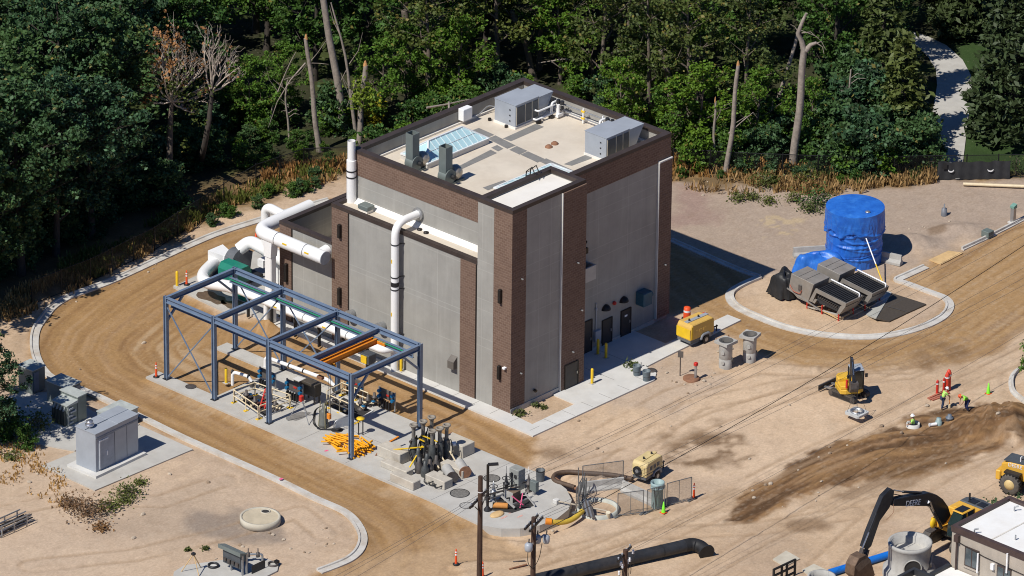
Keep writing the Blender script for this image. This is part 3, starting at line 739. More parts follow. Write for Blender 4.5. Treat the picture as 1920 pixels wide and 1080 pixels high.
# ---- on the roof
def hip_skylight(name,x0,x1,y0,y1,z,h,curb,hipd,nx):
    """glazed hipped skylight; its ridge runs along x"""
    ym=(y0+y1)/2
    mb=MB(); ringbox(mb,x0,x1,y0,y1,.14,13.9,z); o=mb.build(name,mat('skylight_curb',(.62,.60,.56),.7),B)
    a=(x0,y0,z);b=(x1,y0,z);c_=(x1,y1,z);d=(x0,y1,z);e=(x0+hipd,ym,z+h);f=(x1-hipd,ym,z+h)
    gl=MB(); gl._add([a,b,c_,d,e,f],[(0,1,5,4),(1,2,5),(2,3,4,5),(3,0,4)]); gl.build('glazing',M_glassb,o)
    fr=MB(); up=Vector((0,0,.03)); V_=lambda q:Vector(q)+up
    for p0,p1 in ((a,b),(b,c_),(c_,d),(d,a),(a,e),(d,e),(b,f),(c_,f),(e,f)): fr.beam(V_(p0),V_(p1),.13,.08)
    for i in range(1,nx):
        t=x0+(x1-x0)*i/nx
        k=min(1,(t-x0)/hipd,(x1-t)/hipd)
        for ys in (y0,y1): fr.beam(V_((t,ys,z)),V_((t,ys+(ym-ys)*k,z+h*k)),.03,.03)
    for q in (.5,):
        for ys in (y0,y1): fr.beam(V_((x0+hipd*q,ys+(ym-ys)*q,z+h*q)),V_((x1-hipd*q,ys+(ym-ys)*q,z+h*q)),.03,.04)
    fr.build('glazing_bars',M_frame,o)
    return o
pl_=g(751,290,14.25); pr_=g(917,261,14.25)
hip_skylight('skylight',pl_.x,pr_.x,pr_.y,pl_.y,14.3,1.0,.4,1.5,12)
pl2=g(923,354,14.1); pr2=g(1079,324,14.1)
p3_=g(1033,307,14.2); hip_skylight('skylight',pl2.x,p3_.x,p3_.y-2.9,p3_.y,14.2,.5,.2,1.2,9)
# ladder up to the tower roof
mb=MB(); p=g(906,356,13.9)
for dx in (0,.45):
    mb.tube([(p.x+.2+dx,3.95,13.9),(p.x+.2+dx,3.75,16.6),(p.x+.2+dx,3.2,17.1),(p.x+.2+dx,2.9,16.6)],.045,6)
for k in range(9): mb.cyl((p.x+.2,3.95-.022*k,14.1+.3*k),(p.x+.65,3.95-.022*k,14.1+.3*k),.025,n=6)
mb.build('roof_ladder',M_bronze,B)

def rooftop_unit(loc,label):
    t=thing('rooftop_unit',label,'air handler',loc,local=True)
    MB().box(-.05,4.1,-.05,2.2,0,.18).build('curb',M_roofw,t)
    body=MB().extr([(0,0),(2.55,0),(2.55,1.75),(0,1.75)],(0,0,.18),(1,0,0),(0,0,1),(0,2.15,0)).build('cabinet',M_ahu,t,bevel=.02)
    MB().extr([(2.56,0),(3.3,0),(4.3,1.62),(2.56,1.62)],(0,.08,.2),(1,0,0),(0,0,1),(0,1.95,0)).build('intake_hood',M_ahu,t)
    MB().box(-.03,2.6,-.03,2.18,1.93,1.97).build('lid',M_ahu,t)
    mb=MB()
    for x0,x1 in ((.12,1.0),(1.15,1.75),(1.85,2.45)): mb.box(x0,x1,-.03,0,.35,1.75)
    each(mb,'access_door',M_ahud,t)
    mb=MB()
    for x in (.08,1.06,1.8,2.48): mb.box(x,x+.05,-.045,0,.3,1.8)
    each(mb,'door_frame',mat('unit_trim',(.5,.45,.36),.5),t)
    mb=MB()
    for z in (.5,.95,1.4): mb.box(-.03,0,.5,.62,z,z+.1)
    each(mb,'hinge',M_dark,t); return t
p=g(967,241,13.95); ru=rooftop_unit((p.x-.1,p.y-.05,13.9),'grey air handler near the back corner of the roof, beside the white pipe rack')
p=g(1138,303,13.95); r2=dup(ru,(p.x-.1,p.y,13.9),label='grey air handler at the right roof edge, close behind the brown parapet')
def fan(loc,label):
    t=thing('exhaust_fan',label,'exhaust fan',loc,local=True)
    MB().box(-.7,1.9,-.55,.55,0,.14).build('base',M_green,t)
    mb=MB(); ringbox(mb,-.42,.42,-.42,.42,.05,.85,3.35); mb.build('stack',M_green,t)
    MB().box(-.365,.365,-.365,.365,.9,3.0).build('stack_liner',M_dark,t)
    mb=MB().cyl((.1,-.5,.72),(.1,.42,.72),.66,n=20); mb.build('fan_scroll',M_green,t)
    mb=MB().lathe((0,0,0),[(.001,0),(.55,.05),(.66,.35),(.60,.75),(.40,1.0),(.2,1.1),(.001,1.1)],16)
    M=Matrix.Translation((.75,0,.72))@Matrix.Rotation(R(90),4,'Y'); mb.v=[tuple(M@Vector(v)) for v in mb.v]
    mb.build('motor_cover',mat('polished_metal',(.40,.36,.31),.32,.55,.2,2),t)
    MB().cyl((.3,-.55,.72),(.3,-.85,.72),.2,n=10).build('motor',M_dark,t); return t
p=g(784,321,13.9); ef=fan((p.x-.25,p.y+.35,13.9),'fan with tall grey-green stack, nearest the glass skylight')
p=g(846,346,13.9); ef.scale=(.86,.86,.92); dup(ef,(p.x-.25,p.y+.35,13.9),label='fan with tall grey-green stack, nearer the roof ladder and tower')
# pipe rack along the far parapet
t=thing('roof_pipe_rack','white pipe rack with two long lines along the far parapet','pipework',(19.4,12,13.9))
mb=MB(); xr=19.55
for z in (14.9,14.35): mb.tube([(xr,13.5,z),(xr,8.3,z)],.055,7)
each(mb,'pipe',M_galv,t)
mb=MB()
for y in (13.5,12.9,10.8,8.8,8.3): mb.box(xr-.05,xr+.05,y-.05,y+.05,13.95,15.15)
each(mb,'rack_post',M_white,t)
mb=MB()
for y0,k in ((13.4,1),(8.5,-1)):
    mb.tube([(xr-.1,y0,15.05),(xr-.7,y0,15.05),(xr-.7,y0,14.1)],.09,8,.2); mb.tube([(xr-.5,y0-.5,15.0),(xr-.5,y0-.5,14.1)],.12,8); mb.box(xr-.75,xr-.2,y0-.7,y0-.45,14.05,14.3)
mb.tube([(xr-.6,8.0,14.9),(xr-.6,7.2,14.9),(xr-1.3,7.2,14.9),(xr-1.3,7.2,14.0)],.10,8,.2); mb.tube([(xr-.1,8.2,15.1),(xr-.1,7.0,15.1),(xr-.1,7.0,14.0)],.08,8,.2)
mb.tube([(xr-.4,13.35,14.85),(17.3,13.35,14.85),(17.3,13.7,14.85)],.075,8,.15); mb.tube([(xr-.4,13.35,14.2),(17.1,13.35,14.2),(17.1,13.7,14.2)],.08,8,.15)
each(mb,'branch_pipe',M_white,t)
mb=MB()
for y in (13.1,12.7,8.1,7.6,7.1): mb.cyl((xr-.3,y,15.0),(xr-.3,y,15.3),.16,n=8); mb.box(xr-.4,xr-.2,y-.1,y+.1,14.6,14.85)
each(mb,'valve',M_dark,t,2)
mb=MB()
for y in (10.9,): mb.box(xr-.07,xr+.07,y-.25,y+.1,14.83,14.97); mb.box(xr-.07,xr+.07,y-.25,y+.1,14.28,14.42)
each(mb,'pipe_marker',M_yel,t)
mb=MB().cyl((17.3,13.3,13.9),(17.3,13.3,14.15),.22,n=10); mb.cyl((18.7,13.3,13.9),(18.7,13.3,14.1),.22,n=10); each(mb,'pipe_foot',M_bronze,t)
# drains, vent pipes, the white control box
pr=[(1029,276,'brown domed roof drain, left one of the pair on the bare membrane'),(1040,270,'brown domed roof drain, right one of the pair on the bare membrane')]
for a,b,l in pr:
    p=g(a,b,13.9); mb=MB().lathe((p.x,p.y,13.9),[(.30,0),(.28,.08),(.16,.18),(.001,.22)],12); tag(mb.build('roof_drain',M_rust,None,(p.x,p.y,13.9)),l,'drain')
for a,b,l in ((949,239,'short dark vent stub right beside the back air handler'),(918,226,'dark vent stub at the end of a thin roof conduit')):
    p=g(a,b,13.9); mb=MB().cyl((p.x,p.y,13.9),(p.x,p.y,14.1),.13,n=8); tag(mb.build('roof_vent',M_bronze,None,(p.x,p.y,13.9)),l,'vent pipe')
p=g(873,222,14.35); p=Vector((12.2,MY1-.42,14.7)); q=onY(873,212,MY1-.75)
mb=MB().box(q.x-.5,q.x+.5,MY1-1.0,MY1-.45,q.z-.5,q.z+.45); o=tag(mb.build('control_cabinet',M_white,None,(q.x,MY1-.7,q.z-.5),bevel=.03),'small white cabinet on the left roof parapet','cabinet')
mb=MB().tube([(q.x+1.4,MY1-.6,14.0),(q.x+2.6,MY1-.7,14.6),(q.x+3.3,MY1-1.6,14.3),(q.x+3.4,MY1-1.9,13.9)],.05,6,.3); tag(mb.build('conduit',M_galv,None,(q.x+2,MY1-1,13.9)),'thin grey conduit running to a roof vent','conduit')
q=onX(687,386,1.1); mb=MB(); mb.box(.75,1.4,q.y-.42,q.y+.42,11.05,11.28); mb.build
o=thing('roof_hatch_vent','small grey-green box vent on the low front ledge','vent',(1.1,q.y,11.05)); mb.build('curb',M_roofw,o); MB().box(.68,1.48,q.y-.5,q.y+.5,11.28,11.62).build('hood',M_green,o,bevel=.03)
for k,(a,b,l) in enumerate(((787,431,'small dark cap on the ledge, nearer the white pipe'),(799,437,'small dark cap on the ledge, farther from the white pipe'))):
    p=g(a,b,11.05); mb=MB().lathe((p.x,p.y,11.05),[(.22,0),(.2,.1),(.001,.16)],10); tag(mb.build('ledge_drain',M_bronze,None,(p.x,p.y,11.05)),l,'drain')
# the unit standing on the wing roof
q=thing('wing_unit','grey roof unit with sloped hood inside the low wing parapet','air handler',(2.6,19.6,5.24))
MB().box(2.2,4.6,18.75,20.6,5.24,6.9).build('cabinet',M_ahu,q,bevel=.03)
MB().extr([(0,0),(-1.2,0),(-1.2,.12),(0,.7)],(2.2,18.85,5.9),(1,0,0),(0,0,1),(0,1.5,0)).build('hood',M_ahu,q)
# ================================================================== STEEL FRAME
FX0,FX1=-13.5,-6.33; FY=[22.14,17.12,11.48,3.13]; FH=6.84
t=thing('steel_structure','open blue steel frame of eight posts standing over the equipment slab','steel frame',(-9.9,12,PADZ))
for y in FY:
    for x in (FX0,FX1):
        mb=MB().ibeam((x,y,PADZ+.03),(x,y,FH+.06),.28,.30,.04,(0,1,0)); col_=mb.build('column',M_blue,t)
        MB().box(x-.24,x+.24,y-.24,y+.24,PADZ,PADZ+.03).build('base_plate',M_dark,col_)
    MB().ibeam((FX0+.16,y,FH-.22),(FX1-.16,y,FH-.22),.24,.44,.04).build('cross_beam',M_blue,t)
MB().ibeam((FX0+.16,7.3,FH-.22),(FX1-.16,7.3,FH-.22),.24,.44,.04).build('cross_beam',M_blue,t)
for x in (FX0,FX1):
    for a,b in zip(FY[:-1],FY[1:]):
        MB().ibeam((x,a-.15,FH-.20),(x,b+.15,FH-.20),.30,.40,.04).build('edge_beam',M_blue,t)
for x in (-13.05,-6.95):
    MB().ibeam((x,FY[0]-.1,FH-.72),(x,FY[-1]+.1,FH-.72),.20,.42,.035).build('crane_rail',M_blue,t)
MB().beam((-7.12,FY[0]-.2,FH-.60),(-7.12,FY[-1]+.2,FH-.60),.05,.07).build('conductor_bar',mat('conductor_green',(.02,.30,.16),.5),t)
for y in (FY[0],FY[-1]):
    for x,k in ((FX0,1),(FX1,-1)):
        MB().beam((x+k*.1,y,FH-2.0),(x+k*1.75,y,FH-.45),.15,.15).build('knee_brace',M_blue,t)
for x,a,b in ((FX0,0,1),(FX1,0,1),(FX1,1,2)):
    y0,y1=FY[a]-.15,FY[b]+.15
    for p0,p1 in (((x,y0,.4),(x,y1,FH-.8)),((x,y0,FH-.8),(x,y1,.4))):
        MB().beam(p0,p1,.08,.08).build('diagonal_brace',M_blue,t)
# bridge crane with its hoist
t=thing('bridge_crane','orange overhead crane bridge with grey hoist between the blue beams','crane',(-9.9,6.9,5.9))
for y in (6.75,7.15): MB().ibeam((-12.9,y,6.15),(-7.1,y,6.15),.16,.42,.04).build('girder',M_orange,t)
for x in (-12.95,-7.05): MB().box(x-.12,x+.12,5.9,8.0,5.97,6.25).build('end_truck',M_orange,t,bevel=.03)
MB().box(-7.9,-7.2,7.2,7.7,6.2,6.3).build('drive_motor',M_yel,t)
MB().box(-10.2,-9.2,7.32,7.8,5.85,6.25).build('walkway_bracket',M_oryel,t)
hb=MB().box(-9.15,-8.35,5.6,6.45,5.25,6.0).build('hoist',M_ahud,t,bevel=.04)
MB().box(-9.25,-9.15,5.75,6.3,5.35,5.9).build('hoist_cover',M_yel,hb)
tr=MB().box(-12.3,-11.6,6.6,7.4,5.3,5.85).build('trolley',M_dark,t,bevel=.04)
MB().box(-11.6,-11.35,6.7,7.25,4.95,5.75).build('trolley_plate',M_oryel,tr)
MB().box(-12.6,-12.3,7.0,7.5,4.8,5.0).build('pendant_bracket',M_rust,tr)
mb=MB()
for dx,dy in ((0,0),(.12,.1),(.05,-.12)): mb.cyl((-11.9+dx,6.95+dy,5.3),(-11.9+dx,6.95+dy,1.9),.018,n=5)
each(mb,'hoist_chain',M_iron,t)
hk=MB().box(-12.0,-11.75,6.8,7.1,1.45,1.9).build('hook_block',M_orange,t,bevel=.04)

# ================================================================== WHITE DUCTS AND PIPES
t=thing('wall_duct','large white duct along the low wing ending in a grey round cap','duct',(-1,21,6.7))
MB().tube([(-1.0,18.0,7.2),(-1.0,25.2,7.2),(5.0,25.4,7.2)],.52,22,1.3).build('duct_run',M_white,t)
MB().cyl((-1.0,17.93,7.2),(-1.0,17.99,7.2),.53,n=22).build('end_cap',mat('cap_grey',(.33,.35,.38),.5),t)
MB().cyl((-1.0,18.7,7.2),(0,18.7,7.35),.42,n=18,cap=False).build('wall_stub',M_white,t)
for y in (19.9,22.9):
    mb=MB().cyl((-1,y-.04,7.2),(-1,y+.04,7.2),.535,n=22); s=mb.build('band',M_galv,t)
    MB().beam((-1,y,6.66),(0,y,6.3),.08,.08).build('bracket',M_galv,s)
for y in (19.2,21.5): MB().box(-1.53,-1.50,y,y+.45,7.25,7.38).build('pipe_marker',M_yel,t)
rp=g(498,468,3.0); rz=3.0
while pj((rp.x,rp.y,rz))[1]>386: rz+=.05
t=thing('riser_duct','white duct looping up beside the low wing behind the long duct','duct',(rp.x,rp.y,2.6))
MB().tube([(rp.x,rp.y,2.6),(rp.x,rp.y,rz),(rp.x,25.3,rz-.35)],.36,18,.8).build('duct_run',M_white,t)
MB().cyl((rp.x,rp.y,4.0),(rp.x,rp.y,4.12),.37,n=18).build('band',M_galv,t)
print('riser',rp,rz)
t=thing('drop_duct','tall white ribbed duct standing at the wing corner beside an orange cone','duct',(-1.05,23.9,0))
MB().box(-1.35,-.75,23.3,24.0,.15,5.6).build('lower_duct',M_white,t,bevel=.06)
MB().extr([(-.36,5.6),(.36,5.6),(.46,6.9),(-.46,6.9)],(-1.4,23.65,0),(0,1,0),(0,0,1),(.7,0,0)).build('transition',M_white,t)
for z in (1.6,3.2): MB().box(-1.40,-.70,23.25,24.05,z,z+.1).build('band',M_concw,t)
MB().box(-.75,-.2,23.6,23.7,2.9,3.0).build('bracket',M_galv,t)
# blower set
t=thing('blower','dark grey scroll blower with a green motor cover and white transitions','blower',(3.6,29.3,PADZ))
c0=g(457,529,PADZ)
bx,by=c0.x,c0.y
MB().box(bx-1.5,bx+1.6,by-.5,by+3.2,PADZ,PADZ+.35).build('base_frame',M_dark,t)
MB().cyl((bx,by+.2,1.75),(bx,by+1.1,1.65),1.05,n=24).build('scroll',mat('blower_grey',(.14,.15,.165),.5,.1),t)
MB().extr([(-.5,0),(.9,0),(1.25,1.8),(-.9,1.8)],(bx,by+.25,PADZ+.3),(1,0,0),(0,0,1),(0,.85,0)).build('support',mat('blower_grey',(.1,.1,.1)),t)
MB().cyl((bx-.2,by+1.1,1.7),(bx-.25,by+1.35,1.7),.55,n=18).build('inlet_collar',M_white,t)
MB().extr([(-.45,-.45),(.45,-.45),(.45,.45),(-.45,.45)],(bx-.3,by+1.32,1.7),(1,0,0),(0,0,1),(0,.15,0)).build('inlet_flange',M_white,t)
mb=MB(); a=[(bx-.3+s_*.45,by+1.45,1.7+z_*.45) for s_,z_ in ((-1,-1),(1,-1),(1,1),(-1,1))]; b_=[(bx-.7+s_*.8,by+2.35,1.75+z_*.8) for s_,z_ in ((-1,-1),(1,-1),(1,1),(-1,1))]
mb._add(a+b_,[(0,1,5,4),(1,2,6,5),(2,3,7,6),(3,0,4,7),(4,5,6,7),(3,2,1,0)]); mb.build('inlet_transition',M_white,t)
e0=g(388,520,1.6)
MB().tube([(bx-.8,by+2.2,1.5),(e0.x+.2,e0.y+.7,1.6),(e0.x-1.0,e0.y-.6,1.7),(-1.6,27.5,2.0),(-1.6,26.9,2.0)],.46,16,1.0).build('suction_elbow',M_white,t)
mp=g(443,542,PADZ)
mb=MB().extr([(-.75,0),(.75,0),(.75,.85),(.45,1.25),(-.45,1.25),(-.75,.85)],(mp.x,mp.y-.9,1.0),(1,0,0),(0,0,1),(0,2.1,0)); mb.build('motor_cover',M_teal,t)
MB().box(mp.x-.55,mp.x+.55,mp.y-.9,mp.y+1.1,PADZ,1.0).build('motor_base',M_dark,t)
MB().tube([(bx+.2,by+.7,2.6),(bx+.9,by+.2,3.25),(bx+.9,by-2.2,3.0),(bx+.4,by-4.4,3.0)],.5,16,.8).build('discharge_duct',M_white,t)
for k in range(3):
    MB().cyl((bx+1.4,by-1.9-k*.35,0.2),(bx+1.4,by-1.9-k*.35,3.2),.12,n=8).build('branch_pipe',M_white,t)
MB().box(bx+.9,bx+1.6,by-1.2,by-.6,1.4,2.0).build('junction_box',M_refl,t)
# second blower box beside the first, mostly hidden
q=g(462,560,PADZ); MB().box(q.x-.5,q.x+.6,q.y-.4,q.y+.9,PADZ,1.1).build('green_guard',M_teal,t,bevel=.05)
t=thing('process_pipe','long low white pipe on dark stands between blue frame and building','pipe',(-1.6,18,0))
MB().tube([(-1.6,26.9,2.0),(-1.6,11.4,2.0),(-.9,11.1,2.0)],.30,14,.5).build('pipe_run',M_white,t)
for y in (25.5,23,20.5,18,15.5,13):
    mb=MB(); mb.box(-1.72,-1.48,y-.06,y+.06,.12,1.7); mb.box(-1.8,-1.4,y-.05,y+.05,1.62,1.72); mb.build('stand',M_dark,t)
for y in (24,19.5,15): MB().cyl((-1.6,y-.04,2.0),(-1.6,y+.04,2.0),.315,n=14).build('band',M_galv,t)
for y in (22.2,17.0): MB().box(-1.93,-1.89,y,y+.4,2.0,2.1).build('pipe_marker',M_yel,t)
MB().tube([(-1.6,23.6,2.0),(-1.6,23.6,.12)],.2,10).build('drop_leg',M_white,t)
t=thing('downpipe','white pipe bending out of upper wall and running down front wall','pipe',(-.6,11.15,0))
MB().tube([(1.85,11.15,12.05),(-.6,11.15,12.05),(-.6,11.15,.6),(-.6,11.15,.12)],.30,16,1.1).build('pipe_run',M_white,t)
MB().cyl((1.74,11.15,12.05),(1.9,11.15,12.05),.5,n=18).build('wall_flange',M_galv,t)
MB().cyl((-.6,11.15,7.0),(-.6,11.15,7.35),.315,n=16).build('coupling',M_black,t)
for z in (10.4,7.75,6.75,3.0):
    s=MB().cyl((-.6,11.15,z-.04),(-.6,11.15,z+.04),.335,n=16).build('strap',M_dark,t)
    MB().beam((-.35,10.95,z),(0,10.75,z),.06,.06).build('bracket',M_dark,s)
for z in (8.9,4.6): MB().box(-.92,-.89,11.15,11.25,z,z+.3).build('pipe_marker',M_yel,t)
t=thing('tall_stack','tall narrow white pipe at the left edge of the upper block','pipe',(1.2,18.9,6.3))
q=onX(659,330,1.6); sy=q.y
MB().tube([(1.6,sy,6.3),(1.6,sy,onX(660,264,1.6).z)],.30,14,cap=False).build('pipe_run',M_white,t)
MB().cyl((1.6,sy,6.3),(1.6,sy,onX(660,268,1.6).z-.4),.27,n=14).build('pipe_core',M_rust,t)
MB().tube([(1.6,sy,6.3),(1.6,sy,onX(660,300,1.6).z)],.37,14).build('lower_sleeve',M_white,t)
z=onX(658,320,1.6).z
for k in (0,.5): MB().cyl((1.6,sy,z-k),(1.6,sy,z-k+.1),.40,n=14).build('band',M_dark,t)

# ================================================================== SMALL STREET THINGS (prototypes and copies)
def bollard(p,label):
    t=thing('bollard',label,'bollard',p,group='yellow bollards around the pump house',local=True)
    mb=MB().lathe((0,0,0),[(.11,0),(.11,1.15),(.08,1.22),(.001,1.25)],12); mb.build('post',M_yel,t)
    MB().box(-.2,.2,-.2,.2,0,.03).build('footing',M_conc,t); return t
bl=bollard(g(332,536,PADZ),'yellow bollard at the far left corner of blower slab')
for a,b,z,l in ((424,718,PADZ,'yellow bollard inside the blue frame, near a white gooseneck pipe'),(752,696,WZ,'yellow bollard beside front wall, behind the blue frame'),
              (1110,719,WZ,'sunlit yellow bollard on the paving near the brown tower door'),(1121,664,WZ,'shaded yellow bollard by the wall cabinet, nearer the wall'),(1136,671,WZ,'shaded yellow bollard by the wall cabinet, farther from the wall')):
    dup(bl,g(a,b,z),label=l)
def delin(p,label):
    t=thing('delineator_post',label,'traffic post',p,group='orange delineator posts',local=True)
    MB().lathe((0,0,0),[(.24,0),(.24,.05),(.10,.09)],12).build('rubber_base',M_black,t)
    MB().lathe((0,0,0),[(.10,.06),(.075,.5),(.065,1.05),(.03,1.12),(.05,1.2),(.001,1.22)],12).build('post',M_cone,t)
    for z in (.72,.92): MB().lathe((0,0,0),[(.079,z),(.077,z+.11)],12).build('reflective_band',M_refl,t)
    return t
de=delin(g(350,534,PADZ),'orange delineator post on the blower slab by a bollard')
for a,b,z,l in ((293,707,PADZ,'orange delineator post at the corner of the blue frame slab'),(855,1058,0,'orange delineator post on the dirt left of the tall dark pole'),(905,1082,0,'orange delineator post hidden partly behind the tall dark pole'),(1301,934,0,'orange delineator post at the end of the wire fence')):
    dup(de,g(a,b,z),label=l)
def cone(p,label,m=M_cone,s=1.0):
    t=thing('traffic_cone',label,'traffic cone',p,local=True)
    MB().box(-.2*s,.2*s,-.2*s,.2*s,0,.035).build('base',m if m is M_lime else M_cone,t)
    MB().lathe((0,0,0),[(.16*s,.035),(.035*s,.85*s),(.001,.87*s)],14).build('body',m,t); return t
c1=cone(g(516,533,PADZ),'orange cone on the slab against the white drop duct',s=1.15)
c1['group']='traffic cones around the site'
dup(c1,g(480,459,0),label='orange cone on the brown road behind the white ducts')
M_limec=mat('lime_plastic',(.22,.80,.04),.5,0,.06,3)
c3=cone(g(1853,738,0),'lime green cone on the sand behind the workers',M_limec)
c3['group']='traffic cones around the site'; dup(c3,g(1244,961,0),label='lime green cone in front of the grey pipe piece')

# ================================================================== EQUIPMENT ON THE SLAB
def gooseneck(pts,r,label,tip):
    P=[Vector(p) for p in pts]
    t=thing('gooseneck_pipe',label,'pipe',P[0]); MB().tube(P,r,12,r*3.2).build('pipe_run',M_white,t)
    e=P[-1]; MB().cyl(e,e-Vector((0,0,tip)),r*1.25,n=12).build('pump_flange',M_iron,t)
    mid=(P[1]+P[2])/2; d=(P[2]-P[1]).normalized()
    for k in (-.35,.35): MB().cyl(mid+d*(k*2-.05),mid+d*(k*2+.05),r*1.3,n=12).build('flange',M_dark,t)
gooseneck([(-10.86,17.9,PADZ),(-10.86,17.9,1.25),(-10.55,16.55,1.2),(-10.45,16.3,.85)],.125,'short white gooseneck pipe next to the yellow bollard',.45)
gooseneck([(-6.92,18.4,PADZ),(-6.92,18.4,.95),(-6.5,12.3,.95),(-6.35,11.8,.6)],.14,'long white gooseneck pipe lying along the back of the slab',.4)
def panel_stand(p,label,w=1.5,h=.75,z=.75):
    t=thing('panel_stand',label,'control panel',p,group='brown panels with blue valve actuators on the slab',local=True)
    MB().box(-.06,.06,-w/2,w/2,z,z+h).build('panel',M_panelbox,t,bevel=.02)
    for y in (-w/2-.05,w/2+.05): MB().box(-.05,.05,y-.05,y+.05,0,z+h+.05).build('leg',M_galv,t)
    for y in (-w/2+.05,w/2-.1):
        for k in (0,.42): MB().cyl((-.30,y,z+.15+k),(-.07,y,z+.15+k),.13,n=10).build('actuator',M_valve,t)
    MB().box(-.10,-.06,-.25,.05,z+.3,z+.42).build('label_plate',M_red,t)
    for k in range(5): MB().box(-.35,-.1,-w/2+.25+k*.25,-w/2+.33+k*.25,.1,z-.05).build('tubing',M_dark,t)
    return t
ps=panel_stand(g(502,729,PADZ),'brown panel with blue actuators, farthest left behind the cream rails')
for a,b,l in ((553,751,'brown panel with blue actuators behind the tripod, second along the slab'),(666,744,'brown panel with blue actuators behind the front right post'),(726,766,'brown panel with blue actuators, farthest right near the flanged pumps')):
    dup(ps,g(a,b,PADZ),label=l)
q=g(584,752,PADZ); t=thing('switch_cabinet','dark brown cabinet on legs behind the tripod','cabinet',q)
MB().box(q.x-.35,q.x+.35,q.y-.7,q.y+.7,.75,1.75).build('case',mat('cabinet_brown',(.07,.058,.045),.5),t,bevel=.03)
for dy in (-.55,.55):
    for dx in (-.25,.25): MB().box(q.x+dx-.05,q.x+dx+.05,q.y+dy-.05,q.y+dy+.05,PADZ,.75).build('leg',M_iron,t)
q=g(560,741,PADZ); t=thing('switch_cabinet','small pale topped cabinet between two brown panels','cabinet',q)
MB().box(q.x-.25,q.x+.25,q.y-.3,q.y+.3,.5,1.45).build('case',M_panelbox,t,bevel=.03); MB().box(q.x-.3,q.x+.3,q.y-.35,q.y+.35,1.45,1.5).build('lid',M_concw,t)
# cream guard rails around the pump openings
def rail(a,b,label,n=2,zt=1.05):
    A=g(*a,PADZ); Bq=g(*b,PADZ); d=Bq-A
    t=thing('guard_rail',label,'guard rail',A,group='cream guard rails around the pump pits')
    for z in (zt,zt*.55): MB().cyl(A+Vector((0,0,z)),Bq+Vector((0,0,z)),.045,n=6).build('rail',M_cream,t)
    for k in range(n+1):
        q=A+d*k/n; MB().cyl(q,q+Vector((0,0,zt)),.04,n=6).build('post',M_cream,t)
        MB().box(q.x-.18,q.x+.18,q.y-.12,q.y+.12,PADZ,PADZ+.05).build('foot',M_yel,t)
    return t
rail((438,755),(484,786),'cream guard rail on the front side of the left pit'); rail((478,741),(543,764),'cream guard rail on the back side of the left pit')
rail((440,754),(479,741),'cream guard rail closing the left end of the left pit',1); rail((487,785),(545,765),'cream guard rail closing the right end of the left pit',1)
rail((618,765),(655,781),'cream guard rail on the front of the right pit'); rail((640,741),(690,761),'cream guard rail on the back of the right pit'); rail((613,757),(645,740),'cream guard rail closing the left end of the right pit',1)
# pits: flat near-black sheets painted as the shade of openings, pump heads on them
M_pit=mat('pit_shade',(.035,.033,.032),.9)  # near-black tone stands in for shade inside holes and openings
def pit(poly,label):
    P=gp(poly,PADZ+.02); cx=sum(p[0] for p in P)/len(P); cy=sum(p[1] for p in P)/len(P)
    t=thing('pump_pit',label,'hatch',(cx,cy,PADZ)); MB().prism(P,PADZ,PADZ+.02).build('pit_shade_sheet',M_pit,t)
    for i in range(len(P)):
        a,b=P[i],P[(i+1)%len(P)]; MB().beam((*a,PADZ+.04),(*b,PADZ+.04),.12,.08).build('kerb_angle',M_concw,t)
pit([(445,752),(482,738),(538,763),(496,783)],'pit drawn as a flat sheet of dark shade inside the left guard rails')
pit([(614,762),(645,745),(700,770),(668,790)],'pit drawn as a flat sheet of dark shade inside the right guard rails')
def pump_head(p,label,rz=0):
    t=thing('pit_pump',label,'pump',p,rz,group='small valve and pump heads in the pits',local=True)
    MB().lathe((0,0,0),[(.26,0),(.26,.1),(.14,.14),(.14,.45),(.22,.5),(.22,.58),(.12,.62),(.10,.9),(.001,.93)],12).build('body',M_iron,t)
    MB().cyl((-.45,0,.3),(.45,0,.3),.10,n=8).build('side_pipe',M_cream,t)
    MB().lathe((.38,0,.42),[(.16,0),(.17,.04),(.001,.05)],10).build('hand_wheel',M_valve,t)
    MB().tube([(0,.2,.3),(.1,.5,.5),(0,.7,.1)],.035,6,.2).build('drain_hose',M_black,t); return t
ph=pump_head(g(462,752,PADZ),'valve head in left pit, nearest the short gooseneck')
for i,(a,b,l) in enumerate(((478,764,'valve head in left pit beside the red ladder'),(500,758,'valve head in left pit, middle of the back row'),(516,770,'valve head in left pit near its right end'),(628,762,'valve head in right pit, nearest the cabinet'),(650,772,'valve head in right pit, middle one'),(676,768,'valve head in right pit beside the front right post'),(690,762,'valve head in right pit, farthest right'),(702,757,'small pump head between right pit and last panel'),(716,762,'small pump head in front of last brown panel'))):
    dup(ph,g(a,b,PADZ),rz=i*.9,label=l)
t=thing('red_ladder','short red ladder leaning on the cream guard rail','ladder',g(490,770,PADZ))
A=g(486,768,PADZ); Bq=g(498,752,PADZ)+Vector((0,0,1.0))
for o in (0,.35):
    MB().beam(A+Vector((o,-o*.6,0)),Bq+Vector((o,-o*.6,0)),.08,.12).build('stile',M_red,t)
for k in range(1,6):
    q=A+(Bq-A)*k/6; MB().beam(q,q+Vector((.35,-.21,0)),.07,.05).build('rung',M_red,t)
q=g(565,788,PADZ); t=thing('survey_tripod','thin legged tripod with a red head standing before the cabinet','tripod',q)
for a in (.3,2.4,4.5): MB().cyl((q.x,q.y,2.0),(q.x+1.0*math.cos(a),q.y+1.0*math.sin(a),PADZ),.03,n=6).build('leg',M_galv,t)
MB().box(q.x-.14,q.x+.14,q.y-.14,q.y+.14,1.7,2.15).build('head',M_red,t,bevel=.03)
q=g(607,800,PADZ); t=thing('submersible_pump','grey submersible pump with loops of cable beside the dark hole','pump',q)
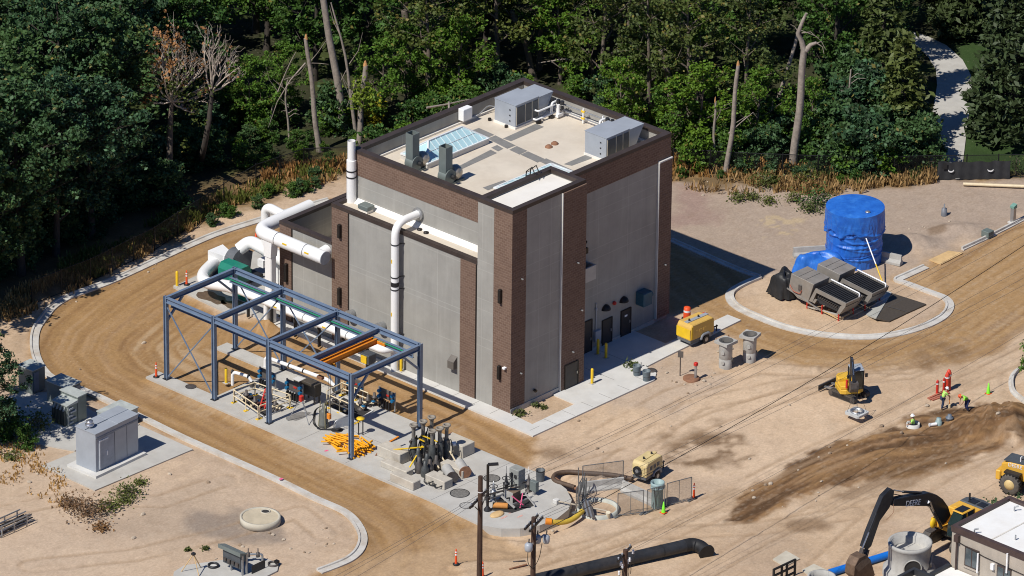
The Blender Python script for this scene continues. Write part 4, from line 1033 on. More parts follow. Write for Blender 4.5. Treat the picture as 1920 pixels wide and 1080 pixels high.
MB().lathe((q.x,q.y,PADZ),[(.30,0),(.38,.06),(.38,.3),(.32,.4),(.33,1.15),(.22,1.35),(.12,1.5),(.12,1.9),(.001,1.92)],16).build('body',mat('pump_grey',(.15,.155,.14),.5,.2),t)
for k in range(3):
    a=k*1.1; MB().tube([(q.x,q.y,1.9),(q.x-.5-k*.1,q.y+.3,1.7),(q.x-.75-k*.1,q.y+.2,.6),(q.x-.6,q.y-.2,.2),(q.x+.2,q.y-.8-k*.2,.2)],.03,6,.5).build('cable',M_black,t)
mb=MB()
for a in (0,2.1,4.2): mb.cyl((q.x+.4*math.cos(a),q.y+.4*math.sin(a),PADZ),(q.x+.25*math.cos(a),q.y+.25*math.sin(a),2.15),.035,n=5)
each(mb,'lifting_leg',mat('frame_olive',(.30,.28,.16),.6),t)
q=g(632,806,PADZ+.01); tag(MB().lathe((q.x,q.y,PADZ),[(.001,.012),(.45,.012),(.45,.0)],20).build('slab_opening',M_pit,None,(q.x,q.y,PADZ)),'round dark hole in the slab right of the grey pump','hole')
q=g(640,802,PADZ); t=thing('steel_plate','bent grey steel plate standing on the slab by the front right post','plate',q)
MB().tube([(q.x-.5,q.y+.3,PADZ),(q.x-.4,q.y+.3,.7),(q.x+.6,q.y-.1,1.0),(q.x+.9,q.y-.2,.9)],.05,6,.3).build('edge_tube',M_galv,t)
MB().extr([(-.45,0),(.9,0),(.9,.85),(-.3,.6)],(q.x,q.y+.08,PADZ),(1,-.35,0),(0,0,1),(.02,.05,0)).build('sheet',M_ahu,t)
def yhead(a,b,label):
    q=g(a,b,PADZ); t=thing('eyewash_stand',label,'stand',q)
    for dx in (-.1,.12): MB().cyl((q.x+dx,q.y-dx,PADZ),(q.x+dx,q.y-dx,1.35),.045,n=6).build('post',M_dark,t)
    MB().lathe((q.x,q.y,1.3),[(.10,0),(.30,.12),(.30,.2),(.001,.22)],10).build('bowl',M_yel,t)
    MB().beam((q.x-.1,q.y,1.25),(q.x-.8,q.y+.3,1.05),.07,.07).build('arm',M_yel,t)
yhead(676,815,'yellow topped stand on two posts behind the orange tube pile'); 
# pile of orange tubes and a stack of timber
q=g(658,838,PADZ); t=thing('orange_tube_pile','pile of orange yellow steel tubes lying on the slab edge','tube pile',q)
rr=random.Random(5)
for k in range(46):
    a=R(-90)+rr.gauss(0,.30); lay_=k//13; z=PADZ+.06+.12*lay_+rr.uniform(0,.03); L=rr.uniform(.75,1.0)
    cx=q.x-.95+1.9*((k%13)/12)+rr.uniform(-.06,.06); cy=q.y+(1.05 if k%2 else -.75)+rr.uniform(-.15,.15)
    if k%7==5: a+=1.2
    d=Vector((math.cos(a),math.sin(a),rr.uniform(-.03,.03)))
    MB().cyl(Vector((cx,cy,z))-d*L,Vector((cx,cy,z))+d*L,.062,n=6).build('tube',M_oryel,t)
def block(a,b,sx,sy,h,label,m=mat('concrete_block_pale',(.50,.46,.39),.88,0,.14,1.6,bump=.2,bscale=8,dirt=.4,dirtcol=(.33,.27,.2)),z=PADZ,rz=0,name='concrete_block'):
    q=g(a,b,z); mb=MB(); M=Matrix.Rotation(rz,3,'Z')
    vs=[Vector((x,y,zz)) for zz in (0,h) for x,y in ((-sx/2,-sy/2),(sx/2,-sy/2),(sx/2,sy/2),(-sx/2,sy/2))]
    mb._add([M@v+Vector((q.x,q.y,z)) for v in vs],[(0,3,2,1),(4,5,6,7),(0,1,5,4),(1,2,6,5),(2,3,7,6),(3,0,4,7)])
    return tag(mb.build(name,m,None,(q.x,q.y,z),bevel=.04),label,'concrete block','precast concrete blocks around the pump cluster')
block(738,859,1.1,2.3,.85,'pale concrete block behind the pump cluster, beside the rust wedge'); block(744,882,.75,2.6,.45,'low concrete block between two others at the slab edge')
block(760,908,.8,2.3,.65,'concrete block nearest the road at the slab edge'); block(858,846,1.3,2.2,.95,'big concrete block behind the pumps, with a dark shaded end')
block(823,908,.9,1.9,.65,'concrete block resting on the grey steel cylinder'); block(853,886,.8,2.2,.6,'concrete block in front of the big block, right of the pumps')
q=g(704,855,PADZ); t=thing('rust_wedge','rust brown plate and orange timber leaning on a concrete block','plate',q)
MB().extr([(0,0),(1.0,0),(.75,.75)],(q.x,q.y,PADZ),(.8,-.3,0),(0,0,1),(.05,.1,0)).build('plate',M_rust,t)
MB().beam((q.x+.2,q.y-.1,.7),(q.x+2.2,q.y-.2,1.0),.14,.08).build('timber',M_orange,t)
for a,b,l,m in ((848,906,'round grey steel end plate on edge by the concrete blocks',M_iron),(872,896,'round rust red steel end plate on edge by the concrete blocks',M_rust)):
    q=g(a,b,PADZ); t=thing('steel_disc',l,'steel disc',q); ax=Vector((-.50,-.86,0)); c_=Vector((q.x,q.y,.62)); MB().cyl(c_,c_+ax*.06,.46,n=24).build('disc',m,t); MB().cyl(c_-ax*1.5,c_,.38,n=20).build('barrel',M_concp,t)
# six flanged pumps
def vpump(p,label,rz=0):
    t=thing('flanged_pump',label,'pump',p,rz,group='upright flanged pumps clustered on the slab',local=True)
    MB().lathe((0,0,0),[(.25,0),(.33,.1),(.33,.35),(.27,.45)],14).build('bell',M_iron,t)
    MB().lathe((0,0,0),[(.27,.45),(.27,1.5),(.16,1.75)],14).build('motor',M_motor,t)
    MB().lathe((0,0,0),[(.14,1.75),(.14,2.55),(.20,2.7)],14).build('riser',mat('riser_grey',(.20,.19,.175),.6,.2,.2,3),t)
    MB().lathe((0,0,0),[(.20,2.70),(.31,2.78),(.31,2.88),(.20,2.88),(.19,2.6)],14).build('flange',mat('flange_grey',(.27,.24,.20),.7,.1,.2,3),t)
    MB().tube([(.2,0,1.6),(.45,.1,1.9),(.55,.2,1.2),(.5,.1,.3)],.04,6,.3).build('cable',M_black,t)
    MB().box(-.4,.4,-.08,.08,1.55,1.68).build('lifting_lug',M_iron,t)
    MB().tube([(-.25,.1,1.3),(-.55,0,1.0),(-.5,-.3,.4),(-.3,-.4,.1)],.035,6,.3).build('hose',M_black,t); return t
vp=vpump(Vector((-10.59,-.3,PADZ)),'flanged pump in back row, nearest the tube pile')
for i,(x,y,l) in enumerate(((-9.67,-.38,'flanged pump in back row, middle one'),(-8.74,-.34,'flanged pump in back row, tallest, farthest right'),(-10.35,-1.92,'flanged pump in front row, nearest the road'),(-9.66,-2.01,'flanged pump in front row, middle one'),(-8.93,-2.01,'flanged pump in front row, nearest the big block'))):
    dup(vp,(x,y,PADZ),rz=i*1.1,label=l)
t=thing('strut_set','yellow struts and straps bracing the flanged pumps','strut set',(-9.7,-1.2,PADZ))
for a,za,b,zb in (((792,836),1.4,(762,886),.3),((795,838),1.5,(735,843),.95),((790,816),2.0,(825,830),1.6),((776,818),1.9,(796,828),1.6),((818,838),1.2,(836,870),.5),((836,834),1.2,(856,868),.5),((806,846),1.0,(823,878),.5)):
    p0=g(*a,za); p1=g(*b,zb); MB().beam(p0,p1,.09,.06).build('strut',M_yel if za>1.3 else M_cream,t)
t=thing('motor_cluster','dark lower motors and cable coils lying in front of flanged pumps','pump parts',g(795,890,PADZ))
rr=random.Random(9)
for k,(a,b) in enumerate(((786,886),(797,893),(806,888),(784,872),(818,880),(800,880))):
    q=g(a,b,PADZ); h=.5+.3*rr.random(); MB().lathe((q.x,q.y,PADZ),[(.28,0),(.34,.15),(.3,h),(.15,h+.25),(.12,h+.6),(.001,h+.62)],12).build('motor',M_motor if k%2 else M_iron,t)
for k,(a,b) in enumerate(((815,906),(824,910),(806,902),(834,898))):
    q=g(a,b,PADZ+.1+.05*k); mb=MB(); mb.tube([(q.x+.42*math.cos(i*.5),q.y+.42*math.sin(i*.5),q.z+.10*math.sin(i*.8)+.08) for i in range(14)],.045,6); mb.build('cable_coil',M_black,t)
q=g(833,812,PADZ); A=g(845,812,PADZ+.1); Bq=g(880,847,PADZ+.1)
tag(MB().cyl(A,Bq,.09,n=8).build('loose_pipe',M_rust,None,A),'brown pipe lying at the back edge of the slab','pipe')
q=g(850,835,1.0); tag(MB().lathe((q.x,q.y,1.02),[(.001,.26),(.2,.25),(.22,0),(.001,0)],12).build('bucket',M_refl,None,(q.x,q.y,1.02)),'white bucket standing on the big concrete block','bucket')
# covers let into the slab
for a,b,r_,m,l in ((862,925,.72,M_manh,'cast iron manhole cover nearest the pump cluster'),(859,927,0,None,None),(922,897,.62,M_manh,'cast iron manhole cover behind the light pole'),(875,948,.52,M_concp,'pale manhole cover beside the tall dark pole'),(358,725,.42,M_iron,'small iron cover near the left end of the slab')):
    if not m: continue
    q=g(a,b,PADZ); o=thing('manhole_cover',l,'manhole cover',(q.x,q.y,PADZ)); MB().lathe((q.x,q.y,PADZ),[(.001,.015),(r_*.9,.015)],24).build('lid',m,o); MB().lathe((q.x,q.y,PADZ),[(r_*.91,.02),(r_,.02),(r_,.0)],24).build('rim',M_dark,o)
# valve group at the rounded end
def valve(a,b,label,h,m=M_iron,wheel=True):
    q=g(a,b,PADZ); t=thing('gate_valve',label,'valve',q,group='valves at the rounded slab end')
    MB().lathe((q.x,q.y,PADZ),[(.25,0),(.25,.06),(.14,.1),(.14,h*.35),(.24,h*.4),(.24,h*.46),(.13,h*.5),(.08,h*.75),(.03,h),(.001,h)],12).build('body',m,t)
    if wheel:
        MB().tube([(q.x+.3*math.cos(i*PI/6),q.y+.3*math.sin(i*PI/6),PADZ+h*.72) for i in range(13)],.03,5).build('hand_wheel',M_dark,t)
    MB().cyl((q.x,q.y,PADZ+h),(q.x,q.y,PADZ+h+.55),.025,n=6).build('stem',M_white if not wheel else M_galv,t)
    for k in range(3):
        a_=k*2.1; MB().cyl((q.x+.2*math.cos(a_),q.y+.2*math.sin(a_),PADZ),(q.x+.2*math.cos(a_),q.y+.2*math.sin(a_),PADZ+h*.5),.03,n=5).build('leg',M_dark,t)
valve(925,938,'grey gate valve with a pink streak, next to the light pole',1.55,M_galv); valve(949,922,'dark gate valve with hand wheel left of the grey cabinet',1.5,M_dark); valve(991,921,'slim valve with a tall rod right of the grey cabinet',1.4,M_iron,False)
q=g(970,914,PADZ); t=thing('switch_cabinet','tall grey cabinet on the rounded slab end','cabinet',q)
MB().box(q.x-.4,q.x+.35,q.y-.45,q.y+.45,PADZ,1.75).build('case',mat('cabinet_greenish',(.30,.31,.29),.5),t,bevel=.03)
for dy in (-.2,.25): MB().box(q.x-.48,q.x-.4,q.y+dy-.1,q.y+dy+.1,1.1,1.35).build('gauge',M_dark,t)
MB().cyl((q.x-.5,q.y+.1,PADZ),(q.x-.5,q.y+.1,1.5),.05,n=6).build('conduit',M_dark,t)
q=g(1001,928,PADZ); t=thing('small_cabinet','low green grey cabinet behind the slim valve','cabinet',q); MB().box(q.x-.15,q.x+.2,q.y-.3,q.y+.3,.5,1.25).build('case',M_green,t,bevel=.02); MB().box(q.x-.05,q.x+.1,q.y-.08,q.y+.08,PADZ,.5).build('pedestal',M_galv,t)
q=g(1013,901,PADZ); t=thing('grey_drum','dark grey drum at back edge of the rounded slab end','drum',q); MB().lathe((q.x,q.y,PADZ),[(.001,.02),(.27,.02),(.31,.85),(.33,.85),(.33,.8),(.29,0)],16).build('shell',mat('drum_grey',(.10,.11,.12),.5),t); MB().lathe((q.x,q.y,PADZ),[(.335,.78),(.35,.83),(.335,.87)],16).build('rim',M_dark,t)
t=thing('trench_shoring','timber and pipe shoring frame around the slab opening','shoring',g(962,945,PADZ))
rr=random.Random(4)
for a,za,b,zb,w,m in (((905,930),.7,(975,912),.7,.10,M_iron),((928,940),.5,(990,925),.5,.08,M_dark),((940,930),.9,(965,952),.2,.12,M_concp),((955,948),.15,(1000,930),.6,.08,M_galv),((985,925),.9,(1003,948),.15,.09,M_concp),((960,930),1.0,(985,950),.1,.07,M_pink),((975,952),.1,(980,925),.9,.07,M_pink),((950,950),.2,(992,948),.2,.10,M_dark),((908,938),.2,(950,925),.5,.09,M_galv),((932,918),.5,(1000,900),.5,.07,M_dark)):
    MB().beam(g(*a,PADZ+za),g(*b,PADZ+zb),w,w).build('timber',m,t)
q=g(962,940,PADZ); MB().box(q.x-.45,q.x+.35,q.y-.4,q.y+.4,.3,1.05).build('plywood_box',mat('box_brown',(.17,.12,.08),.8),t); MB().box(q.x-.48,q.x-.45,q.y-.4,q.y+.4,.2,1.1).build('face_board',M_concp,t)
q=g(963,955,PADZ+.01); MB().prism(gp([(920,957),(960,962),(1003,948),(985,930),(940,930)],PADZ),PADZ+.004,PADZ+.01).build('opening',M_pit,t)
A=g(937,948,.35); tag(MB().cyl(A+Vector((-.3,.4,0)),A+Vector((.35,-.45,0)),.22,n=12).build('orange_roll',mat('orange_fabric',(.55,.24,.06),.8),None,A),'rolled orange fabric lying by the shoring frame','roll')
q=g(932,965,PADZ); mb=MB(); mb.sphere((q.x,q.y,PADZ+.02),.5,12,6,(1.3,.8,.32)); tag(mb.build('tan_sheet',M_tan,None,(q.x,q.y,PADZ)),'crumpled tan sheet at the foot of the light pole','sheet')
# light pole
q=g(914,957,PADZ); h=hz(914,957,871,PADZ); t=thing('light_pole','slim dark light pole with a flat lamp head on the slab','street lamp',q)
MB().box(q.x-.07,q.x+.07,q.y-.07,q.y+.07,PADZ+.35,h).build('pole',M_bronze,t); MB().lathe((q.x,q.y,PADZ),[(.28,0),(.28,.1),(.12,.3),(.09,.4)],12).build('base',M_dark,t)
dd=Vector((.72,-.69,0)); MB().beam(q+Vector((0,0,h-PADZ))+dd*.0,q+dd*.75+Vector((0,0,h-PADZ+.04)),.36,.09).build('lamp_head',M_dark,t); MB().box(q.x-.12,q.x+.12,q.y-.12,q.y+.12,1.0,1.3).build('handhole',M_dark,t)
# ================================================================== MACHINES
M_cat=mat('machine_yellow',(.70,.42,.035),.42,0,.08,1.5,dirt=.25,dirtcol=(.45,.33,.2))
M_jd=mat('machine_orange_yellow',(.72,.40,.045),.42,0,.08,1.5,dirt=.2,dirtcol=(.45,.33,.2))
M_boom=mat('boom_black',(.020,.022,.027),.38,.1,.3,2,dirt=.15,dirtcol=(.10,.085,.07))
M_glass=mat('cab_glass',(.02,.035,.035),.08,0,.2,2,spec=.8)
M_track=mat('track_steel',(.085,.08,.075),.6,.3,.3,3,dirt=.5,dirtcol=(.20,.15,.10))
M_chrome=mat('ram_steel',(.5,.5,.5),.2,.9,.05)
def track(t,cy,L,w,h,z0=0.0,m=M_track):
    """rounded crawler track running along local x"""
    pr=[]; r=h/2
    for i in range(9): a=-PI/2+PI*i/8; pr.append((L/2-r+r*math.cos(a),z0+r+r*math.sin(a)))
    for i in range(9): a=PI/2+PI*i/8; pr.append((-L/2+r+r*math.cos(a),z0+r+r*math.sin(a)))
    tr=MB().extr(pr,(0,cy-w/2,0),(1,0,0),(0,0,1),(0,w,0)).build('track',m,t)
    q=[(x*.86,z0+r+(z-z0-r)*.55) for x,z in pr]
    MB().extr(q,(0,cy-w/2-.02,0),(1,0,0),(0,0,1),(0,w+.04,0)).build('track_frame',M_dark,tr)
    mb=MB()
    for k in range(int(L/.22)):
        x=-L/2+r*.7+k*.22
        if x<L/2-r*.7: mb.box(x,x+.09,cy-w/2,cy+w/2,z0+h,z0+h+.03)
    mb.build('track_shoes',m,tr)
    for sx in (-1,1): MB().cyl((sx*(L/2-r),cy-w/2-.03,z0+r),(sx*(L/2-r),cy+w/2+.03,z0+r),r*.55,n=14).build('sprocket',M_iron,tr)
    return tr
# mini excavator: tracks run along -Y, house faces the camera
q=g(1592,743,0)
t=thing('mini_excavator','small yellow crawler excavator with raised boom and front blade','excavator',(q.x,q.y,0),R(-90),local=True)
track(t,-.72,2.5,.38,.55); track(t,.72,2.5,.38,.55)
MB().box(-.7,.7,-.55,.55,.25,.55).build('undercarriage',M_dark,t)
bl=MB().extr([(0,0),(.1,.02),(.04,.2),(.12,.42),(0,.42)],(-2.15,-1.0,.08),(1,0,0),(0,0,1),(0,2.0,0)).build('blade',M_dark,t)
for y in (-.4,.4): MB().beam((-2.1,y,.25),(-.7,y,.4),.12,.14).build('blade_arm',M_galv,bl)
h=R(-35)
Mh=Matrix.Rotation(h,4,'Z')
def hb(mb): mb.v=[tuple(Mh@Vector(v)) for v in mb.v]; return mb
# house frame: +x forward
hs=[(-.95,-.75),(-.6,-.95),(.75,-.9),(.9,-.5),(.9,.55),(.6,.9),(-.5,.95),(-.95,.7),(-1.1,0)]
hb(MB().prism(hs,.6,.95)).build('house_deck',M_cat,t,bevel=.03)
hb(MB().prism([(-.95,-.7),(-.6,-.9),(-.05,-.85),(-.05,.85),(-.55,.9),(-.95,.65),(-1.12,0)],.95,1.55)).build('engine_cover',M_cat,t,bevel=.08)
hb(MB().prism([(-.05,-.9),(.75,-.88),(.85,-.5),(.85,-.12),(-.05,-.12)],.95,1.25)).build('side_tank',M_cat,t,bevel=.05)
cb=hb(MB().prism([(-.15,-.08),(.88,-.08),(.92,.1),(.92,.8),(-.15,.85)],.95,2.45)).build('cab',M_glass,t,bevel=.06)
hb(MB().prism([(-.2,-.12),(.93,-.12),(.97,.1),(.97,.84),(-.2,.9)],2.45,2.55)).build('cab_roof',M_ahu,cb,bevel=.04)
for x,y in ((-.15,-.08),(.9,-.08),(.9,.8),(-.15,.85)): hb(MB().box(x-.04,x+.04,y-.04,y+.04,.95,2.47)).build('cab_post',M_boom,cb)
for y in (-.35,1.02): hb(MB().box(.85,.9,y-.1,y+.1,1.9,2.2)).build('mirror',M_boom,cb)
bm=[(.75,.95),(1.05,.95),(1.35,2.3),(1.2,3.45),(1.0,3.5),(1.05,2.35)]
b1=hb(MB().extr(bm,(0,-.32,0),(1,0,0),(0,0,1),(0,.22,0))).build('boom',M_boom,t)
hb(MB().cyl((1.2,-.21,1.2),(1.42,-.21,2.5),.05,n=8)).build('boom_ram',M_cat,b1)
ar=hb(MB().extr([(.95,3.7),(1.25,3.6),(2.0,2.1),(1.8,2.0),(1.1,3.2)],(0,-.31,0),(1,0,0),(0,0,1),(0,.2,0))).build('arm',M_boom,t)
hb(MB().cyl((1.15,-.21,3.7),(1.75,-.21,2.6),.04,n=6)).build('arm_ram',M_chrome,ar)
bk=hb(MB().extr([(1.75,2.1),(2.1,2.05),(2.15,1.6),(1.9,1.25),(1.55,1.2),(1.7,1.5)],(0,-.5,0),(1,0,0),(0,0,1),(0,.6,0))).build('bucket',M_iron,t)
hb(MB().cyl((1.02,-.5,1.2),(1.02,-.5,1.85),.09,n=8)).build('hydraulic_ram',M_red,t)
for k in range(3): hb(MB().tube([(.9,-.15+.05*k,1.1),(1.15,-.1+.03*k,2.0),(1.05,-.12,3.0)],.025,5,.3)).build('hydraulic_hose',M_black,t)

# big crawler excavator with its arched boom
EY=-36.45; q=Vector((7.6,EY,0))
t=thing('crawler_excavator','large crawler excavator with black arched boom reaching beside the concrete chamber','excavator',(q.x,q.y,0))
tt=D.objects.new('undercarriage',None)
D.objects.remove(tt)
def W(mb): mb.v=[tuple(Vector(v)+q) for v in mb.v]; return mb
for cy in (-1.25,1.25):
    pr=[]; L,h_,r=4.6,.95,.475
    for i in range(9): a=-PI/2+PI*i/8; pr.append((L/2-r+r*math.cos(a),r+r*math.sin(a)))
    for i in range(9): a=PI/2+PI*i/8; pr.append((-L/2+r+r*math.cos(a),r+r*math.sin(a)))
    tr=W(MB().extr(pr,(-.3,cy-.3,0),(1,0,0),(0,0,1),(0,.6,0))).build('track',M_track,t)
    mb=MB()
    for k in range(19): mb.box(-2.3+k*.21,-2.18+k*.21,cy-.3,cy+.3,.95,.98)
    W(mb).build('track_shoes',M_iron,tr); W(MB().extr([(x*.88,r+(z-r)*.55) for x,z in pr],(-.3,cy-.32,0),(1,0,0),(0,0,1),(0,.64,0))).build('track_frame',M_dark,tr)
W(MB().box(-1.2,1.0,-.9,.9,.45,1.05)).build('undercarriage',M_dark,t)
W(MB().prism([(-1.6,-1.3),(1.9,-1.3),(2.2,-1.0),(2.3,0),(2.2,1.0),(1.9,1.3),(-1.6,1.3)],1.1,1.4)).build('house_deck',M_jd,t)
W(MB().prism([(-.1,-1.3),(1.2,-1.3),(1.2,1.3),(-.1,1.3)],1.4,2.15)).build('engine_house',M_jd,t,bevel=.06)
for y in (-.8,.2): W(MB().box(.1,1.0,y,y+.75,2.15,2.22)).build('engine_hatch',M_jd,t,bevel=.03)
cw=W(MB().prism([(1.2,-1.28),(1.9,-1.28),(2.3,-.8),(2.4,0),(2.3,.8),(1.9,1.28),(1.2,1.28)],1.25,2.2)).build('counterweight',mat('counterweight_grey',(.075,.085,.095),.5),t,bevel=.08)
for y in (-.75,.05): W(MB().box(1.35,1.95,y,y+.6,2.2,2.25)).build('grille',M_boom,cw)
W(MB().cyl((1.6,.7,2.2),(1.6,.7,2.75),.07,n=8)).build('exhaust_pipe',M_boom,cw)
cab_=W(MB().extr([(-2.3,1.2),(-.35,1.2),(-.35,2.95),(-1.6,2.95),(-2.2,2.2)],(0,-1.3,0),(1,0,0),(0,0,1),(0,.9,0))).build('cab',M_glass,t,bevel=.05)
W(MB().box(-1.75,-.3,-1.35,-.35,2.95,3.05)).build('cab_roof',M_jd,cab_,bevel=.05); W(MB().box(-1.6,-.7,-1.2,-.5,3.05,3.08)).build('roof_hatch',M_boom,cab_)
for x,z0,z1 in ((-.37,1.2,2.95),(-1.2,1.2,2.95)): W(MB().box(x-.05,x+.05,-1.34,-1.29,z0,z1)).build('cab_post',M_jd,cab_)
W(MB().box(-2.0,-.3,.55,1.3,1.4,1.95)).build('side_box',M_jd,t,bevel=.05); W(MB().box(-1.95,-.6,.7,1.1,1.95,2.0)).build('step_plate',M_boom,t)
W(MB().sphere((-2.25,.85,1.75),.36,12,8,(.8,.5,1.1))).build('lamp_guard',M_yel,t)
# boom and arm drawn in the vertical plane of the machine
def prof(pts,Yc):
    out=[]
    for a,b in pts: v=onY(a,b,Yc); out.append((v.x,v.z))
    return out
by=EY-.16
bp=prof([(1774,980),(1783,966),(1778,950),(1768,936),(1757,928),(1742,924),(1733,926),(1677,936),(1674,949),(1742,949),(1752,956),(1762,975),(1768,984)],by)
bo=MB().extr(bp,(0,by,0),(1,0,0),(0,0,1),(0,.48,0)).build('boom',M_boom,t,bevel=.02)
ap=prof([(1671,916),(1677,920),(1675,936),(1668,952),(1650,977),(1634,1024),(1627,1031),(1619,1026),(1628,999),(1645,957),(1656,931)],by+.06)
aa=MB().extr(ap,(0,by+.06,0),(1,0,0),(0,0,1),(0,.36,0)).build('arm',M_boom,t,bevel=.02)
kp=prof([(1611,1047),(1624,1040),(1633,1050),(1641,1078),(1634,1088),(1614,1093),(1601,1080),(1603,1062)],by-.2)
bk=MB().extr(kp,(0,by-.20,0),(1,0,0),(0,0,1),(0,.85,0)).build('bucket',mat('bucket_worn',(.16,.105,.07),.6,.3,.3,3),t,bevel=.03)
for k in range(5):
    c_=onY(1614,1092,by-.2); MB().extr([(0,.05),(-.22,-.10),(.06,-.06)],(c_.x+.1,by-.17+k*.19,c_.z+.05),(1,0,0),(0,0,1),(0,.10,0)).build('tooth',M_dark,bk)
kq=prof([(1604,1064),(1615,1052),(1626,1046),(1633,1052),(1624,1060),(1610,1072)],by-.2); MB().extr(kq,(0,by-.215,0),(1,0,0),(0,0,1),(0,.012,0)).build('side_plate',mat('bucket_polished',(.22,.17,.13),.45,.4,.3,4),bk)
P_=lambda a,b,dy=0: onY(a,b,by+.24+dy)
for a,b,c_,d_,r_ in (((1678,920),(1693,923),None,None,.06),):
    pass
rm=MB().cyl(P_(1693,922),P_(1727,924),.10,n=10).build('arm_ram',M_boom,bo); MB().cyl(P_(1676,919),P_(1693,922),.055,n=8).build('ram_rod',M_chrome,rm)
for dy in (-.34,.34):
    rm=MB().cyl(P_(1766,990,dy),P_(1751,960,dy),.10,n=10).build('boom_ram',M_boom,bo); MB().cyl(P_(1751,960,dy),P_(1744,940,dy),.06,n=8).build('ram_rod',M_chrome,rm)
rm=MB().cyl(P_(1643,962,-.32),P_(1629,998,-.32),.10,n=10).build('bucket_ram',M_boom,aa); MB().cyl(P_(1629,998,-.32),P_(1617,1028,-.32),.055,n=8).build('ram_rod',M_chrome,rm)
MB().beam(P_(1617,1028),P_(1612,1046),.3,.14).build('linkage',M_iron,aa); MB().beam(P_(1626,1030),P_(1622,1044),.34,.16).build('linkage',M_iron,aa)
MB().beam(P_(1624,1046,-.36),P_(1628,1062,-.36),.12,.16).build('quick_hitch',M_orange,bk); MB().beam(P_(1628,1060,-.36),P_(1612,1078,-.36),.12,.12).build('quick_hitch',M_orange,bk)
for k in range(3): MB().tube([P_(1757,940,.3-.1*k),P_(1735,929,.3-.1*k),P_(1700,931,.3-.1*k),P_(1668,925,.3-.1*k)],.035,6,.4).build('hydraulic_hose',M_black,bo)
MB().tube([P_(1675,945,-.32),P_(1677,960,-.36),P_(1662,975,-.34)],.02,5,.4).build('loose_cable',M_rust,bo)
MB().cyl(P_(1740,941,-.26),P_(1740,941,-.22),.11,n=10).build('decal_disc',M_refl,bo)
def lettering(txt,loc,size,xdir,zdir,m,parent,ext=.006):
    cu=D.curves.new('lettering','FONT'); cu.body=txt; cu.size=size; cu.extrude=ext; cu.align_x='CENTER'; cu.align_y='CENTER'
    o=D.objects.new('tmp_text',cu); COL.objects.link(o); bpy.context.view_layer.update()
    dg=bpy.context.evaluated_depsgraph_get(); me_=D.meshes.new_from_object(o.evaluated_get(dg)); D.objects.remove(o)
    me_.name='lettering'; me_.materials.clear(); me_.materials.append(m)
    xd=Vector(xdir).normalized(); zd=Vector(zdir); zd=(zd-xd*zd.dot(xd)).normalized(); nd=xd.cross(zd)
    M=Matrix.Identity(4)
    for i,v in enumerate((xd,zd,nd)):
        for r_ in range(3): M[r_][i]=v[r_]
    off=Vector(parent['_o']); M.translation=Vector(loc)-off; me_.transform(M)
    o=D.objects.new('lettering',me_); COL.objects.link(o); o.parent=parent; return o
a=onY(1697,945.5,by); b_=onY(1727,941,by); xd=(b_-a); mid=(a+b_)/2
lettering('DEERE',(mid.x,by-.012,mid.z),.60,(xd.x,0,xd.z),(0,0,1),mat('decal_white',(.8,.8,.8),.5),bo)
# wheel loader at the right edge, mostly out of frame
q=g(1894,926,0)
t=thing('wheel_loader','yellow wheel loader cut off by the right edge, cream cab roof','loader',(q.x,q.y,0),R(-78),local=True)
def wheel(x,y):
    w_=MB().lathe((0,0,0),[(.40,-.25),(.70,-.26),(.80,-.18),(.80,.18),(.70,.26),(.40,.25)],28); M=Matrix.Translation((x,y,.8))@Matrix.Rotation(R(90),4,'X'); w_.v=[tuple(M@Vector(v)) for v in w_.v]
    o=w_.build('wheel',mat('tyre_dusty',(.10,.09,.08),.85,0,.3,3),t)
    r_=MB().lathe((0,0,0),[(.001,-.16),(.16,-.17),(.2,-.1),(.36,-.12),(.42,-.25),(.42,.25),(.001,.2)],20); r_.v=[tuple(M@Vector(v)) for v in r_.v]; r_.build('rim',mat('rim_cream',(.62,.47,.22),.5),o)
    mb=MB()
    for k in range(20):
        a=2*PI*k/20; c_=Vector((x+.79*math.cos(a),y,.8+.79*math.sin(a))); mb.cbox(c_,(.07,.50,.10),ry=-a)
    mb.build('tread',M_black,o)
for x in (0,2.9):
    for y in (-.0,2.0): wheel(x,y-.0)
MB().box(-.6,3.4,.45,1.55,.7,1.1).build('chassis',M_dark,t)
hd=MB().extr([(-.95,1.05),(1.0,1.05),(1.0,2.35),(-.3,2.3),(-.95,2.1)],(0,.3,0),(1,0,0),(0,0,1),(0,1.4,0)).build('hood',M_jd,t,bevel=.05)
MB().box(-.8,1.0,.35,1.65,2.33,2.39).build('hood_grille',mat('counterweight_grey',(.075,.085,.095)),hd)
MB().extr([(-.5,1.62),(.7,1.55),(.75,1.7),(-.5,1.75)],(0,-.2,0),(1,0,0),(0,0,1),(0,.5,0)).build('mudguard',M_dark,t)
MB().box(-1.35,-.95,.2,1.8,.75,1.5).build('rear_weight',M_jd,t,bevel=.06)
cab_=MB().extr([(.95,1.3),(2.4,1.3),(2.3,3.0),(1.0,3.0)],(0,.25,0),(1,0,0),(0,0,1),(0,1.5,0)).build('cab',M_glass,t,bevel=.04)
MB().box(.85,2.55,.15,1.85,3.0,3.15).build('cab_roof',mat('roof_cream',(.70,.58,.38),.5),cab_,bevel=.05)
for x in (.97,2.35): 
    for y in (.25,1.75): MB().box(x-.06,x+.06,y-.06,y+.06,1.3,3.0).build('cab_post',M_jd,cab_)
MB().box(2.5,4.2,.5,1.5,1.0,1.5).build('front_frame',M_jd,t); MB().extr([(4.2,.3),(5.2,.25),(5.3,1.3),(4.3,1.4),(4.9,.7)],(0,-.35,0),(1,0,0),(0,0,1),(0,2.7,0)).build('bucket',M_iron,t)
MB().cyl((1.0,.2,2.9),(.9,-.25,3.1),.03,n=5).build('mirror_arm',M_dark,cab_); MB().box(.84,.9,-.4,-.15,2.95,3.3).build('mirror',M_refl,cab_)
